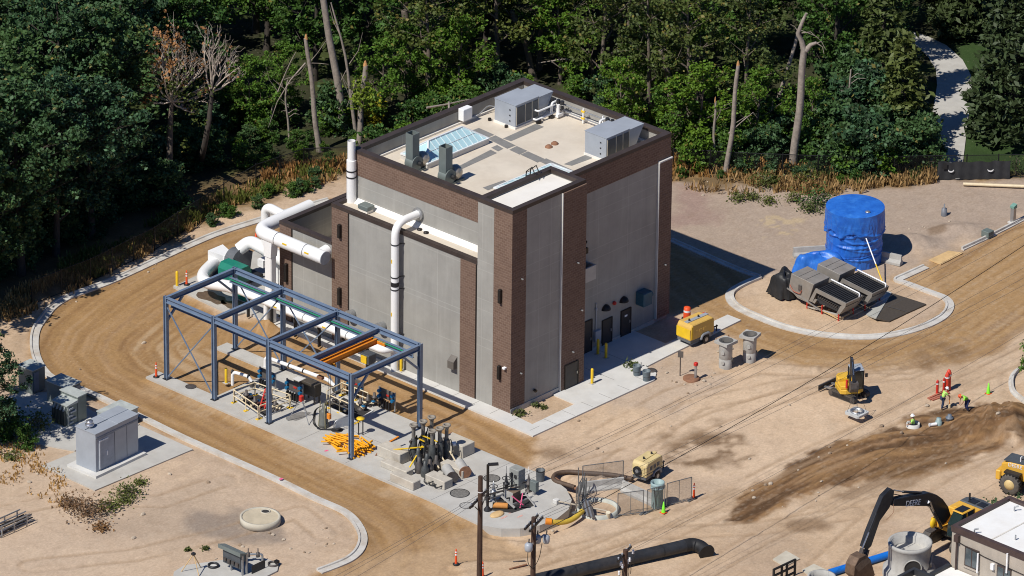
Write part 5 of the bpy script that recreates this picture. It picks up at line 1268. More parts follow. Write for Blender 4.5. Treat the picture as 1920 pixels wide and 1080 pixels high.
lettering('DEERE',(.15,.285,2.12),.40,(1,0,0),(0,0,1),mat('decal_white',(.8,.8,.8)),hd)

# ================================================================== WORKERS
M_skin=mat('skin',(.38,.21,.14),.55,0,.08,8)
def skin(name,chains,m,parent,sub=2):
    """chains: lists of (point, radius); points shared between chains are welded"""
    vs=[];rad=[];es=[];idx={}
    def vid(p,r):
        k=tuple(round(c,4) for c in p)
        if k not in idx: idx[k]=len(vs); vs.append(k); rad.append(r)
        return idx[k]
    for ch in chains:
        pr=None
        for p,r in ch:
            i=vid(p,r)
            if pr is not None and pr!=i: es.append((pr,i))
            pr=i
    me_=D.meshes.new(name); me_.from_pydata(vs,es,[]); me_.update()
    o=D.objects.new(name,me_); COL.objects.link(o)
    sm=o.modifiers.new('skin','SKIN'); sm.use_smooth_shade=True
    if not me_.skin_vertices: me_.attributes  # created with the modifier
    sv=me_.skin_vertices[0].data if me_.skin_vertices else None
    if sv is None:
        bpy.context.view_layer.objects.active=o; o.select_set(True); bpy.ops.mesh.customdata_skin_add(); sv=me_.skin_vertices[0].data
    for i,r in enumerate(rad): sv[i].radius=(r,r); sv[i].use_root=(i==0)
    sb=o.modifiers.new('sub','SUBSURF'); sb.levels=sub; sb.render_levels=sub
    me_.materials.append(m); o.parent=parent; return o
def person(loc,rz,label,J,shirt,trouser,helmet,legs=True):
    """J: joint name -> local point; +x is the way the person faces"""
    t=thing('person',label,'person',loc,rz,local=True)
    V=lambda n:Vector(J[n]); A=[]
    tp=lambda v:tuple(v)
    A.append([(tp(V('pelvis')),.13),(tp(V('waist')),.12),(tp(V('chest')),.145),(tp(V('neck')),.055),(tp(V('head')),.095),(tp(V('head')+V('face')*.04+Vector((0,0,.06))),.085)])
    A.append([(tp(V('head')),.095),(tp(V('head')+V('face')*.085+Vector((0,0,-.075))),.05)])
    A.append([(tp(V('head')),.095),(tp(V('head')+V('face')*.125),.018)])
    sh=[];tr=[]
    for s in ('l','r'):
        A.append([(tp(V('chest')),.145),(tp(V('sho_'+s)),.065),(tp(V('elb_'+s)),.046),(tp(V('wri_'+s)),.032)])
        w_=V('wri_'+s); e=V('elb_'+s); d=(w_-e).normalized(); pm=w_+d*.075; side=d.cross(Vector((0,0,1)) if abs(d.z)<.9 else Vector((1,0,0))).normalized()
        A.append([(tp(w_),.032),(tp(pm),.036)])
        cl=side.cross(d)
        for k,ln in enumerate((.07,.085,.08,.06)):
            b_=pm+side*(.03-.02*k)+d*.02; A.append([(tp(pm),.036),(tp(b_),.012),(tp(b_+d*ln*.6+cl*.015),.010),(tp(b_+d*ln*.85+cl*.045),.009)])
        b_=w_+d*.03+side*.045; A.append([(tp(w_),.032),(tp(b_),.013),(tp(b_+d*.045+cl*.03),.010)])
        sh.append([(tp(V('chest')),.17),(tp(V('sho_'+s)),.085),(tp(V('sho_'+s)*.25+V('elb_'+s)*.75),.068)])
        if legs:
            A.append([(tp(V('pelvis')),.13),(tp(V('hip_'+s)),.085),(tp(V('kne_'+s)),.06),(tp(V('ank_'+s)),.042),(tp(V('toe_'+s)),.035)])
            tr.append([(tp(V('pelvis')),.155),(tp(V('hip_'+s)),.105),(tp(V('kne_'+s)),.082),(tp(V('ank_'+s)+Vector((0,0,.04))),.075)])
    body=skin('body',A,M_skin,t)
    skin('shirt',[[(tp(V('pelvis')+Vector((0,0,.03))),.15),(tp(V('waist')),.15),(tp(V('chest')),.17),(tp(V('chest')*.55+V('neck')*.45),.11)]]+sh,shirt,t)
    if legs:
        skin('trousers',tr,trouser,t)
        for s in ('l','r'):
            a,b_=V('ank_'+s),V('toe_'+s); skin('boot',[[(tp(a+Vector((0,0,.08))),.062),(tp(a),.062),(tp(b_),.052)]],mat('boot_tan',(.16,.10,.05),.8),t,1)
    hd=V('head'); up=(hd-V('neck')).normalized()
    mb=MB().lathe((0,0,0),[(.175,.0),(.165,.012),(.128,.02),(.125,.06),(.10,.115),(.05,.145),(.001,.15)],16)
    M=Matrix.Translation(hd+up*.035)@Vector((0,0,1)).rotation_difference(up).to_matrix().to_4x4(); mb.v=[tuple(M@Vector(v)) for v in mb.v]; mb.build('hard_hat',helmet,t)
    return t
M_limeg=mat('lime_shirt_light',(.42,.78,.16),.75,0,.08,8); M_jean=mat('denim_dark',(.025,.04,.085),.8,0,.2,6)
M_helw=mat('helmet_white',(.85,.85,.84),.4); M_helo=mat('helmet_red',(.72,.11,.04),.4)
q=g(1767,768,0); z=gz(q.x,q.y)
person((q.x,q.y,z),R(-25),'worker in white hard hat and lime shirt, leaning on a tool by trench',dict(pelvis=(0,0,.92),waist=(.06,0,1.08),chest=(.16,0,1.30),neck=(.25,0,1.47),head=(.30,0,1.60),face=(.9,0,-.4),
  sho_l=(.16,.19,1.36),sho_r=(.16,-.19,1.36),elb_l=(.34,.24,1.12),elb_r=(.36,-.22,1.12),wri_l=(.52,.10,.98),wri_r=(.50,-.08,.94),hip_l=(0,.10,.88),hip_r=(0,-.10,.88),kne_l=(.10,.14,.48),kne_r=(-.02,-.13,.47),ank_l=(.02,.15,.07),ank_r=(-.14,-.14,.07),toe_l=(.17,.17,.04),toe_r=(.0,-.16,.04)),M_limeg,M_jean,M_helw)
p=Vector((q.x,q.y,z))+Matrix.Rotation(R(-25),3,'Z')@Vector((.53,0,0)); tl=thing('tamping_tool','short orange handled tamping tool held by the leaning worker','tool',p)
MB().cyl(p+Vector((.05,0,.08)),p+Vector((0,0,1.05)),.025,n=8).build('handle',M_orange,tl); MB().cyl(p+Vector((.05,0,0)),p+Vector((.05,0,.3)),.10,n=10).build('body',M_cream,tl)
q=g(1811,772,0); z=gz(q.x,q.y)
person((q.x,q.y,z),R(160),'worker in orange red hard hat bending down, bright lime shirt',dict(pelvis=(-.10,0,.90),waist=(.02,0,1.06),chest=(.24,0,1.22),neck=(.42,0,1.31),head=(.54,0,1.36),face=(.7,0,-.7),
  sho_l=(.28,.20,1.24),sho_r=(.28,-.20,1.24),elb_l=(.40,.24,.96),elb_r=(.38,-.24,.96),wri_l=(.50,.14,.74),wri_r=(.48,-.12,.74),hip_l=(-.10,.11,.86),hip_r=(-.10,-.11,.86),kne_l=(.04,.16,.47),kne_r=(-.02,-.16,.46),ank_l=(-.10,.17,.07),ank_r=(-.16,-.18,.07),toe_l=(.05,.20,.04),toe_r=(-.01,-.21,.04)),M_lime,mat('denim_blue',(.02,.03,.11),.8),M_helo)
q=g(1712,801,0)
person((q.x,q.y,-.72),R(120),'worker in white hard hat standing waist deep in manhole ring',dict(pelvis=(0,0,.92),waist=(.02,0,1.08),chest=(.03,0,1.31),neck=(.05,0,1.48),head=(.07,0,1.62),face=(1,0,-.1),
  sho_l=(.03,.20,1.37),sho_r=(.03,-.20,1.37),elb_l=(.16,.30,1.14),elb_r=(.16,-.30,1.14),wri_l=(.34,.34,1.06),wri_r=(.34,-.34,1.06),hip_l=(0,.1,.88),hip_r=(0,-.1,.88),kne_l=(.03,.1,.47),kne_r=(.03,-.1,.47),ank_l=(0,.1,.07),ank_r=(0,-.1,.07),toe_l=(.14,.1,.04),toe_r=(.14,-.1,.04)),M_limeg,M_jean,M_helw)

# ================================================================== SMALL BUILDING AT THE LOWER RIGHT
bz=4.6; c0=g(1783.5,985,bz); bx0,by1=c0.x,c0.y; L=6.35
Bq=thing('service_building','small tan stucco building with white roof and brown edge, lower right corner','building',(bx0,by1,0))
M_st=mat('stucco_tan',(.42,.37,.31),.9,0,.08,1,streak=.2,bump=.1)
MB().box(bx0+.06,bx0+L,by1-16,by1-.06,0,bz-.45).build('wall',M_st,Bq)
mb=MB(); ringbox(mb,bx0,bx0+L+.06,by1-16.05,by1,.32,bz-.45,bz); mb.build('roof_edge',mat('roof_edge_brown',(.075,.05,.045),.5),Bq)
rf=MB().box(bx0+.33,bx0+L-.27,by1-15.7,by1-.33,bz-.44,bz-.22).build('roof',mat('roof_white',(.82,.82,.80),.7,0,.04,.8,dirt=.25,dirtcol=(.6,.52,.42)),Bq)
for a,b,k in ((1902,958,1),(1827,1000,1),(1904,1012,0)):
    q=g(a,b,bz-.2); v=MB().tube([(q.x,q.y,bz-.22),(q.x,q.y,bz+.12),(q.x+.2*k,q.y-.2*k,bz+.16)],.06,6,.06).build('vent_pipe',M_galv,rf)
for yy in (by1-3.2,by1-7.5): MB().box(bx0+.4,bx0+L-.3,yy,yy+.12,bz-.22,bz-.19).build('membrane_seam',mat('seam',(.62,.58,.52),.8),rf)
for px_,py_ in ((1822,1047),(1882,1082)):
    q=onX(px_,py_,bx0); wi=MB().box(bx0-.02,bx0+.06,q.y-.62,q.y+.62,q.z-.75,q.z+.75).build('window',mat('window_frame_brown',(.07,.05,.045),.5),Bq)
    for k in (-1,0): MB().box(bx0-.03,bx0-.02,q.y+.04+k*.6,q.y+.54+k*.6,q.z-.65,q.z+.65).build('pane',mat('window_glass',(.08,.10,.11),.12,0,.2,2,spec=.8),wi)
    MB().box(bx0-.06,bx0+.06,q.y-.72,q.y+.72,q.z-.88,q.z-.75).build('sill',M_st,wi)
q=onX(1796,1012,bx0); dp=MB().cyl((bx0-.10,q.y,1.0),(bx0-.10,q.y,bz-.6),.07,n=8).build('downpipe',mat('roof_edge_brown',(.075,.05,.045)),Bq); MB().box(bx0-.25,bx0+.05,q.y-.18,q.y+.18,bz-1.0,bz-.5).build('hopper',mat('roof_edge_brown',(.075,.05,.045)),dp)
for a in (1835,1890):
    q=onX(a,1055,bx0); MB().cyl((bx0-.12,q.y,q.z-.75),(bx0-.12,q.y,q.z+.75),.07,n=8).build('vent_riser',M_refl,Bq)
q=onX(1862,1062,bx0); MB().box(bx0-.15,bx0+.05,q.y-.14,q.y+.14,q.z-.22,q.z+.22).build('meter_box',M_refl,Bq)
MB().tube([(bx0-.03,by1-.5,3.6),(bx0-.03,by1-3,3.25),(bx0-.03,by1-9,3.0),(bx0-.03,by1-15,2.9)],.03,5).build('wall_cable',M_bronze,Bq)
# the lower annexes, cut off by the bottom edge
q=g(1713.6,1063,2.2); t=thing('annex','dark edged low annex roof below the service building','annex',(q.x,q.y,0))
MB().box(q.x-8,q.x-.04,q.y-3.5,q.y-.04,0,1.75).build('wall',M_st,t); mb=MB(); ringbox(mb,q.x-8.05,q.x,q.y-3.5,q.y,.25,1.7,2.2); mb.build('parapet',mat('parapet_dark',(.035,.037,.042),.5),t)
q2=g(1789,1050,1.6); t=thing('annex','white roofed low annex against the service building wall','annex',(q2.x,q2.y,0))
MB().box(q2.x-2.6,bx0-.02,q2.y-12,q2.y-.05,0,1.35).build('wall',M_st,t); MB().box(q2.x-2.5,bx0-.03,q2.y-12,q2.y-.3,1.35,1.42).build('roof',mat('roof_white',(.82,.82,.80)),t); MB().box(q2.x-2.7,bx0-.02,q2.y-.3,q2.y,1.3,1.62).build('edge',mat('parapet_dark',(.035,.037,.042)),t)

# ================================================================== POLES AND WIRES
def upole(loc,h,label,arms,rz=0):
    t=thing('utility_pole',label,'utility pole',loc); x,y,_=loc
    MB().cyl((x,y,-.2),(x,y,h),.22,.165,n=12).build('pole',M_wood,t)
    for z,w_,off in arms:
        a=MB().beam((x+off,y-w_,z),(x+off,y+w_,z),.13,.14) if not rz else MB().beam((x-w_*.94,y-w_*.34+off,z),(x+w_*.94,y+w_*.34+off,z),.13,.14)
        ar=a.build('crossarm',M_wood if not rz else M_bronze,t)
        for k in (-.85,-.3,.3,.85):
            c_=Vector((x+off,y+w_*k,z+.07)) if not rz else Vector((x+w_*.94*k,y+w_*.34*k+off,z+.07)); MB().lathe(c_,[(.03,0),(.06,.05),(.05,.12),(.07,.16),(.001,.2)],8).build('insulator',M_ahu,ar)
    return t
p1=Vector((-25.23,-20.47,0)); h1=hz(898,1165,893)
t1=upole(p1,h1,'tall bare dark utility pole with a single crossarm, leftmost of three',[(onY(900,938,p1.y).z,1.45,.2)],rz=1)
for k in (-1,1): MB().beam((p1.x+k*.9,p1.y+k*.33,onY(900,938,p1.y).z-.05),(p1.x,p1.y,onY(900,938,p1.y).z-.9),.05,.05).build('arm_brace',M_bronze,t1)
MB().lathe((p1.x,p1.y,h1-1.2),[(.19,0),(.20,.08)],10).build('band',M_refl,t1)
p2=Vector((-27.09,-27.11,0)); h2=hz(997,1242,970)
t2=upole(p2,h2,'utility pole carrying double crossarms and grey transformers, middle of three',[(h2-.45,1.15,-.22),(h2-.45,1.15,.22)],rz=1)
zg=h2-1.9
for dx,dy,sz in ((-.75,-.25,.28),(.55,.15,.26),(.95,-.3,.24)):
    c_=MB().lathe((p2.x+dx,p2.y+dy,zg-.3),[(.001,0),(sz*.8,.02),(sz,.15),(sz,.5),(sz*.6,.62),(.001,.65)],12).build('transformer',M_ahu,t2); MB().cyl((p2.x+dx,p2.y+dy,zg+.3),(p2.x+dx+.05,p2.y+dy,zg+.62),.05,n=6).build('bushing',M_iron,c_)
MB().beam((p2.x-1.0,p2.y-.2,zg-.05),(p2.x+1.2,p2.y+.1,zg+.1),.10,.12).build('equipment_arm',M_galv,t2)
for k in range(3): MB().tube([(p2.x-.75+.7*k,p2.y-.2,zg-.2),(p2.x-.9+.6*k,p2.y-.3,zg-1.2),(p2.x-.15,p2.y-.15,zg-1.9)],.025,5,.5).build('drop_cable',M_black,t2)
p3=Vector((-26.19,-34.58,0)); h3=hz(1167,1302,1031)
t3=upole(p3,h3,'utility pole with many white insulators over the black pipe, rightmost of three',[(h3-.35,1.2,.1)],rz=1)
rr=random.Random(6)
for k in range(7):
    a=Vector((p3.x-1.1+.4*k+rr.uniform(-.1,.1),p3.y-.4+.15*k,h3-.6-rr.uniform(0,.9))); ins=MB().lathe(a,[(.05,0),(.10,.05),(.05,.1),(.10,.16),(.05,.22),(.09,.28),(.001,.3)],8).build('insulator',M_refl,t3); MB().tube([a,a+Vector((.05,-.1,-.5)),a+Vector((.15,.05,-1.0))],.022,5,.2).build('jumper_cable',M_black,ins)
def wire(a,b,sag,label,m=mat('wire_grey',(.10,.10,.105),.5),r=.011):
    a=Vector(a);b=Vector(b); P=[a.lerp(b,i/24)-Vector((0,0,sag*4*(i/24)*(1-i/24))) for i in range(25)]
    return tag(MB().tube(P,r,5).build('overhead_wire',m,None,a),label,'wire','overhead wires crossing the yard')
za=onY(900,938,p1.y).z+.25
for i,(o,lab) in enumerate(((-1.2,'near'),(.4,''),(1.2,'far'))):
    s=Vector((p1.x+o*.94,p1.y+o*.34,za)); wire(s,(p1.x+95,p1.y+o+1.5,za+3),1.6,'thin overhead wire running from leftmost dark pole to upper right'); wire(s,(p1.x-45,p1.y+o-2,za),.9,'thin overhead wire running from leftmost dark pole to lower left')
for i,o in enumerate((-1.0,-.2,.9)):
    s=Vector((p2.x+o*.94,p2.y+o*.34,h2-.15)); wire(s,(p2.x+95,p2.y+o*1.4+2,h2+2.0),1.5,'thin overhead wire running from middle pole across the yard'); 
wire((p2.x,p2.y,h2-1.4),(p2.x+95,p2.y+9,h2+1.5),1.8,'thick black overhead cable running from the middle pole to upper right',mat('cable_black',(.012,.012,.012),.5),.024)
wire((p3.x,p3.y,h3-.2),(p3.x+95,p3.y+6,h3+2.5),1.6,'thin overhead wire running from the rightmost pole to upper right')
# ================================================================== LEFT: GENERATOR AND SWITCHGEAR
def lbox(mb,x0,x1,y0,y1,z0,z1): return mb.box(x0,x1,y0,y1,z0,z1)
RZ=R(2)
q=g(180,886,.3); t=thing('generator_enclosure','big plain grey metal enclosure with a pale pipe outline on its door','generator',(q.x,q.y,.1),RZ,local=True)
MB().box(-.45,4.75,-.45,2.45,0,.2).build('plinth',M_concw,t)
MB().box(0,4.4,0,1.98,.2,3.2).build('cabinet',M_ahu,t,bevel=.02)
mb=MB(); mb.box(-.04,2.3,-.04,2.02,3.2,3.27); mb.box(2.3,4.44,-.04,2.02,3.2,3.3); mb.box(-.04,4.44,1.0,1.06,3.3,3.34); each(mb,'roof_sheet',M_ahu,t)
dr=MB().box(.25,1.9,-.03,0,.3,2.75).build('door',mat('unit_grey_door',(.31,.34,.39),.5),t)
mb=MB(); mb.box(.32,.42,-.08,-.03,.35,2.6); mb.box(.42,1.25,-.08,-.03,2.5,2.6); mb.build('door_pipe',mat('door_pipe',(.60,.63,.66),.4),dr)
MB().box(1.1,1.18,-.07,-.03,1.2,1.55).build('handle',M_refl,dr)
MB().box(0,4.4,-.035,0,2.78,2.92).build('eaves_strip',mat('unit_grey_dark',(.22,.25,.29),.5),t)
for x in (1.95,3.2): MB().box(x,x+.03,-.015,0,.3,2.75).build('panel_seam',M_ahud,t)
mb=MB().lathe((.55,1.1,3.27),[(.22,0),(.22,.1),(.34,.16),(.34,.26),(.2,.3),(.26,.36),(.26,.5),(.001,.52)],14); mb.build('exhaust_stack',mat('bright_metal',(.6,.6,.62),.25,.8),t)
q=g(215,807,.2); t=thing('switchgear_box','low pale grey-green cabinet just behind the big generator enclosure','cabinet',(q.x,q.y,.096),RZ,local=True)
MB().box(0,2.45,0,1.75,0,1.05).build('cabinet',mat('gear_green_pale',(.33,.36,.345),.55),t,bevel=.02); MB().box(-.05,2.5,-.05,1.8,1.05,1.12).build('lid',mat('gear_lid',(.42,.45,.43),.55),t)
MB().box(.3,1.2,-.03,0,.1,.95).build('door',M_green,t)
for k in range(3): MB().box(2.45,2.49,.2+k*.5,.6+k*.5,.15,.95).build('louvre',M_ahud,t)
q=g(127,803,.1); t=thing('transformer','grey-green transformer with dark cooling fins and sloped top','transformer',(q.x,q.y,.096),RZ,local=True)
MB().box(-.35,2.2,-.3,2.0,0,.12).build('plinth',M_concw,t)
MB().box(0,1.05,.0,1.5,.12,1.72).build('tank',M_green,t,bevel=.02)
for k in range(9): MB().box(-.22,0,.12+k*.15,.18+k*.15,.2,1.35).build('cooling_fin',mat('fin_dark',(.06,.075,.07),.5),t)
for k in range(4): MB().extr([(0,0),(-.22,0),(0,.32)],(0,.18+k*.33,1.36),(1,0,0),(0,0,1),(0,.14,0)).build('bushing_cover',mat('gear_green_pale',(.33,.36,.345)),t)
MB().extr([(-.06,0),(1.1,0),(1.1,.22),(-.06,.10)],(0,-.05,1.72),(1,0,0),(0,0,1),(0,1.6,0)).build('roof',mat('gear_lid',(.42,.45,.43)),t)
MB().box(1.06,1.95,-.05,1.75,.12,2.12).build('terminal_cabinet',M_green,t,bevel=.02); MB().box(1.0,2.0,-.1,1.8,2.12,2.2).build('terminal_roof',mat('gear_lid',(.42,.45,.43)),t)
for k in range(5): MB().box(.12+.15*(k%2),.5+.3*(k%2),-.12,0,.3+.28*k,.42+.28*k).build('gauge_box',M_ahu,t)
MB().box(.02,.1,-.06,0,.12,1.7).build('corner_post',mat('gear_lid',(.42,.45,.43)),t)
q=g(125,766,.1); t=thing('switchgear_cabinet','tall grey cabinet half in tree shade behind the transformer','cabinet',(q.x,q.y,.096),RZ,local=True)
MB().box(0,1.5,0,2.0,0,1.6).build('cabinet',M_green,t,bevel=.02); MB().box(-.06,1.56,-.06,2.06,1.6,1.68).build('lid',mat('gear_lid',(.42,.45,.43)),t)
for k in range(2): MB().box(.1+.7*k,.7+.7*k,-.03,0,.15,1.45).build('door',mat('unit_grey_dark',(.22,.25,.29)),t)
q=g(62,740,.1); t=thing('switchgear_cabinet','grey cabinet in deep tree shade at the left edge of the lot','cabinet',(q.x,q.y,.096),RZ,local=True)
MB().box(0,1.3,0,1.5,0,1.9).build('cabinet',M_green,t,bevel=.02); MB().box(-.05,1.35,-.05,1.55,1.9,1.97).build('lid',mat('gear_lid',(.42,.45,.43)),t)
MB().box(.1,.6,-.03,0,.2,1.7).build('door',mat('unit_grey_dark',(.22,.25,.29)),t)
# concrete disc, vault, rack
q=g(488,980,0); t=thing('concrete_disc','round concrete cover ring with a small offset hole on the dirt','manhole slab',(q.x,q.y,0))
MB().lathe((q.x,q.y,-.02),[(1.32,0),(1.45,.05),(1.45,.55),(1.30,.55),(1.28,.47)],40).build('ring',M_concy,t); MB().lathe((q.x,q.y,0),[(1.285,.47),(.001,.47)],40).build('slab',mat('concrete_tan',(.50,.43,.31),.85,0,.12,1.5),t)
h=g(498,959,.47); MB().lathe((h.x,h.y,.47),[(.30,.004),(.001,.004)],18).build('hole',M_pit,t); MB().lathe((h.x,h.y,.47),[(.27,.0),(.30,.05),(.36,.05),(.37,0)],18).build('hole_rim',M_concy,t)
q=g(400,1062,.12); t=thing('manhole_ring','dark iron ring standing proud on the vault slab','manhole ring',(q.x,q.y,.12)); MB().lathe((q.x,q.y,.12),[(.40,0),(.40,.16),(.30,.16),(.30,.02)],24).build('ring',M_dark,t); MB().lathe((q.x,q.y,.12),[(.30,.02),(.001,.02)],20).build('lid',M_concw,t)
q=g(512,1059,.12); t=thing('manhole_ring','rusty iron ring at the rounded right end of vault slab','manhole ring',(q.x,q.y,.12)); MB().lathe((q.x,q.y,.12),[(.38,0),(.38,.14),(.29,.14),(.29,.02)],24).build('ring',M_iron,t); MB().box(q.x+.15,q.x+.4,q.y-.25,q.y+.05,.2,.4).build('lug',M_bronze,t)
q=g(444,1074,.12); t=thing('instrument_shelter','hooded grey instrument panel on posts over the vault slab','instrument panel',(q.x,q.y,.12))
for dx,dy in ((-.0,-.55),(0,.55),(.35,-.6)): MB().box(q.x+dx-.06,q.x+dx+.06,q.y+dy-.06,q.y+dy+.06,.12,1.75).build('post',M_galv,t)
MB().extr([(-.35,0),(.35,.0),(.35,.06),(-.35,.30)],(q.x,q.y-.7,1.7),(1,0,0),(0,0,1),(0,2.2,0)).build('hood',M_green,t)
MB().box(q.x-.15,q.x+.1,q.y-.5,q.y+1.2,.6,1.6).build('panel',M_ahud,t)
for k in range(4): MB().box(q.x-.3,q.x-.15,q.y-.4+k*.4,q.y-.15+k*.4,.75+.1*(k%2),1.05).build('gauge',M_iron,t)
MB().box(q.x+.6,q.x+1.9,q.y-.9,q.y-.85,.13,.75).build('guard_plate',M_dark,t)
q=g(475,1052,.12); t=thing('valve_assembly','small grey valve assembly behind the hooded instrument panel','valve',(q.x,q.y,.12))
MB().tube([(q.x-.6,q.y+.5,.12),(q.x-.6,q.y+.5,.7),(q.x+.4,q.y-.5,.7),(q.x+.4,q.y-.5,.12)],.08,8,.2).build('pipe',M_galv,t)
for k in (0,.6): MB().lathe((q.x-.3+k*.8,q.y+.2-k*.8,.5),[(.14,0),(.14,.3),(.05,.34),(.04,.65),(.001,.66)],10).build('valve',M_iron,t)
MB().box(q.x-1.1,q.x-.5,q.y+.2,q.y+.9,.25,.8).build('meter_box',M_green,t,bevel=.03)
q=g(363,1072,.12); t=thing('survey_tripod','wooden legged tripod standing on the vault slab','tripod',(q.x,q.y,.12))
for a in (.2,2.3,4.4): MB().cyl((q.x,q.y,1.5),(q.x+.85*math.cos(a),q.y+.85*math.sin(a),.12),.035,n=6).build('leg',M_tan,t)
MB().box(q.x-.12,q.x+.12,q.y-.12,q.y+.12,1.45,1.6).build('head',M_dark,t)
q=g(22,992,0); t=thing('pipe_cage','steel cage of loose grey pipes at the lower left edge','pipe rack',(q.x,q.y,0))
dx=Vector((1,0,0))
for i in (0,1,2):
    for y in (-.5,.5): MB().box(q.x-1.4+i*1.2-.04,q.x-1.4+i*1.2+.04,q.y+y-.04,q.y+y+.04,0,.95).build('cage_post',M_galv,t)
for y in (-.5,.5):
    for z in (.2,.9): MB().beam((q.x-1.6,q.y+y,z),(q.x+1.3,q.y+y,z),.07,.07).build('cage_rail',M_galv,t)
rr=random.Random(3)
for k in range(14): MB().cyl((q.x-1.7+rr.uniform(-.3,.2),q.y+rr.uniform(-.4,.4),.12+.09*(k//2)),(q.x+1.5+rr.uniform(-.4,.5),q.y+rr.uniform(-.4,.4),.12+.09*(k//2)),.045,n=6).build('pipe',M_iron if k%3 else M_galv,t)

# ================================================================== RIGHT: TANK, SCREENS
M_tarp,nt,b=newmat('blue_tarpaulin'); p=pos(nt)
cc=mixc(nt,ramp(nt,noise(nt,1.2,5,.6,p),.3,.7),(.014,.105,.46),(.03,.18,.66)); cc=mixc(nt,ramp(nt,noise(nt,1.0,3,.5,pos(nt,(1.5,1.5,5))),.55,.75,0,.5),cc,(.06,.26,.72))
nt.links.new(cc,b.inputs['Base Color']); b.inputs['Roughness'].default_value=.42; b.inputs['Specular IOR Level'].default_value=.5
bn=N(nt,'ShaderNodeBump'); bn.inputs['Strength'].default_value=.35; bn.inputs['Distance'].default_value=.08
nt.links.new(noise(nt,1.0,6,.6,pos(nt,(1.8,1.8,.7)),2.5),bn.inputs['Height']); nt.links.new(bn.outputs[0],b.inputs['Normal'])
M_tarpb=mat('black_tarpaulin',(.020,.021,.023),.5,0,.3,2,bump=.6,bscale=3)
def draped(name,m,parent,c,rx,ry,h,seed,rz=0,n=48,k=16,flat_top=.75,wr=.10):
    """cloth pulled over a lumpy heap"""
    vs=[];fs=[]; q=random.Random(seed); ph=[q.uniform(0,6.28) for _ in range(8)]
    for j in range(k+1):
        v=j/k
        for i in range(n):
            a=2*PI*i/n
            # superellipse footprint
            e=.62; ca=math.copysign(abs(math.cos(a))**e,math.cos(a)); sa=math.copysign(abs(math.sin(a))**e,math.sin(a))
            if v<.4: rr_=v/.4*flat_top; z=h*(1-.10*(v/.4)**2)
            else: w_=(v-.4)/.6; rr_=flat_top+(1-flat_top)*w_**.7; z=h*(1-w_)*.9
            wv=1+wr*math.sin(5*a+ph[0]+2*v)*v+wr*.7*math.sin(9*a+ph[1]-5*v)*v+wr*.4*math.sin(17*a+ph[2])*v
            z*=1+.18*math.sin(2*a+ph[3])*(rr_)+.10*math.sin(3*a+ph[4]+rr_*4)
            vs.append((rx*rr_*ca*wv,ry*rr_*sa*wv,max(z,.02)))
        fs+=[(j*n+i,j*n+(i+1)%n,(j+1)*n+(i+1)%n,(j+1)*n+i) for i in range(n)] if j<k else []
    M=Matrix.Translation(c)@Matrix.Rotation(rz,4,'Z'); mb=MB()._add([M@Vector(v) for v in vs],fs,True); return mb.build(name,m,parent)
q=g(1600,486,0); t=thing('wrapped_tank','tall round tank wrapped in bright blue tarpaulin','tank',(q.x,q.y,0))
TR,TH=2.14,4.5
n=180; k=80
A_,Z_=np.meshgrid(np.arange(n)*2*PI/n,np.arange(k+1)*TH/k)
rdg=lambda x,y,s_:1-np.abs(2*fbm(x,y,3,s_)-1)
wx=np.cos(A_)*3.2; wy=np.sin(A_)*3.2
hem=TH*.58+.35*np.sin(2*A_+1.0)+.22*np.sin(5*A_+.4)+.12*np.sin(9*A_)
hang=sst(-.05,.05,Z_-hem)
top=sst(0,.9,TH-Z_)
Rr=TR+.13*hang
Rr=Rr+top*.16*(rdg(wx*1.1+Z_*.35,wy*1.1-Z_*.25,201)-.75)*(1+.8*hang)+top*.09*(rdg(wx*2.2-Z_*.6,wy*2.2+Z_*.5,202)-.75)
for a0,zk,dp,wd in ((3.2,3.2,.55,1.3),(4.1,2.9,.7,1.1),(5.0,3.3,.6,1.2),(3.7,2.2,.4,1.4),(4.8,1.9,.45,1.5),(2.4,3.0,.5,1.2),(4.4,1.1,.3,1.6)):
    da=np.angle(np.exp(1j*(A_-a0))); zc=zk-dp*(1-(da/wd)**2); Rr=Rr+.085*np.exp(-((Z_-zc)/.085)**2)*np.clip(1-(da/wd)**2,0,1)
for zb in (1.0,2.0): Rr=Rr-.05*np.exp(-((Z_-zb-.12*np.sin(3*A_+zb))/.08)**2)
vs=[(q.x+Rr[j,i]*math.cos(A_[j,i]),q.y+Rr[j,i]*math.sin(A_[j,i]),float(Z_[j,i])) for j in range(k+1) for i in range(n)]; fs=[]
for j in range(k): fs+=[(j*n+i,j*n+(i+1)%n,(j+1)*n+(i+1)%n,(j+1)*n+i) for i in range(n)]
mb=MB()._add(vs,fs,True)
tp=[(q.x+TR*.985*f*math.cos(2*PI*i/n),q.y+TR*.985*f*math.sin(2*PI*i/n),TH+.03+.05*(1-f)) for f in (1,.6,.2,.01) for i in range(n)]
mb._add(vs[-n:]+tp,[(j*n+i,j*n+(i+1)%n,(j+1)*n+(i+1)%n,(j+1)*n+i) for j in range(4) for i in range(n)],True)
mb.build('tarpaulin',M_tarp,t)
for z in (1.05,2.95): MB().tube([(q.x+(TR+.06)*math.cos(2*PI*i/40),q.y+(TR+.06)*math.sin(2*PI*i/40),z+.1*math.sin(i*.5)) for i in range(41)],.025,5).build('tie_rope',mat('rope_blue',(.02,.12,.5),.6),t)
MB().sphere((q.x-.3,q.y-1.5,TH+.08),.22,8,5,(1,1,.4)).build('weight',M_galv,t)
A=onX(1624,447,q.x-2.0); A=g(1624,447,2.9); Bq=g(1660,543,0)
t=thing('leaning_pole','long yellow and white pole leaning on the blue tank','pole',Bq); M_=(A*.5+Bq*.5)
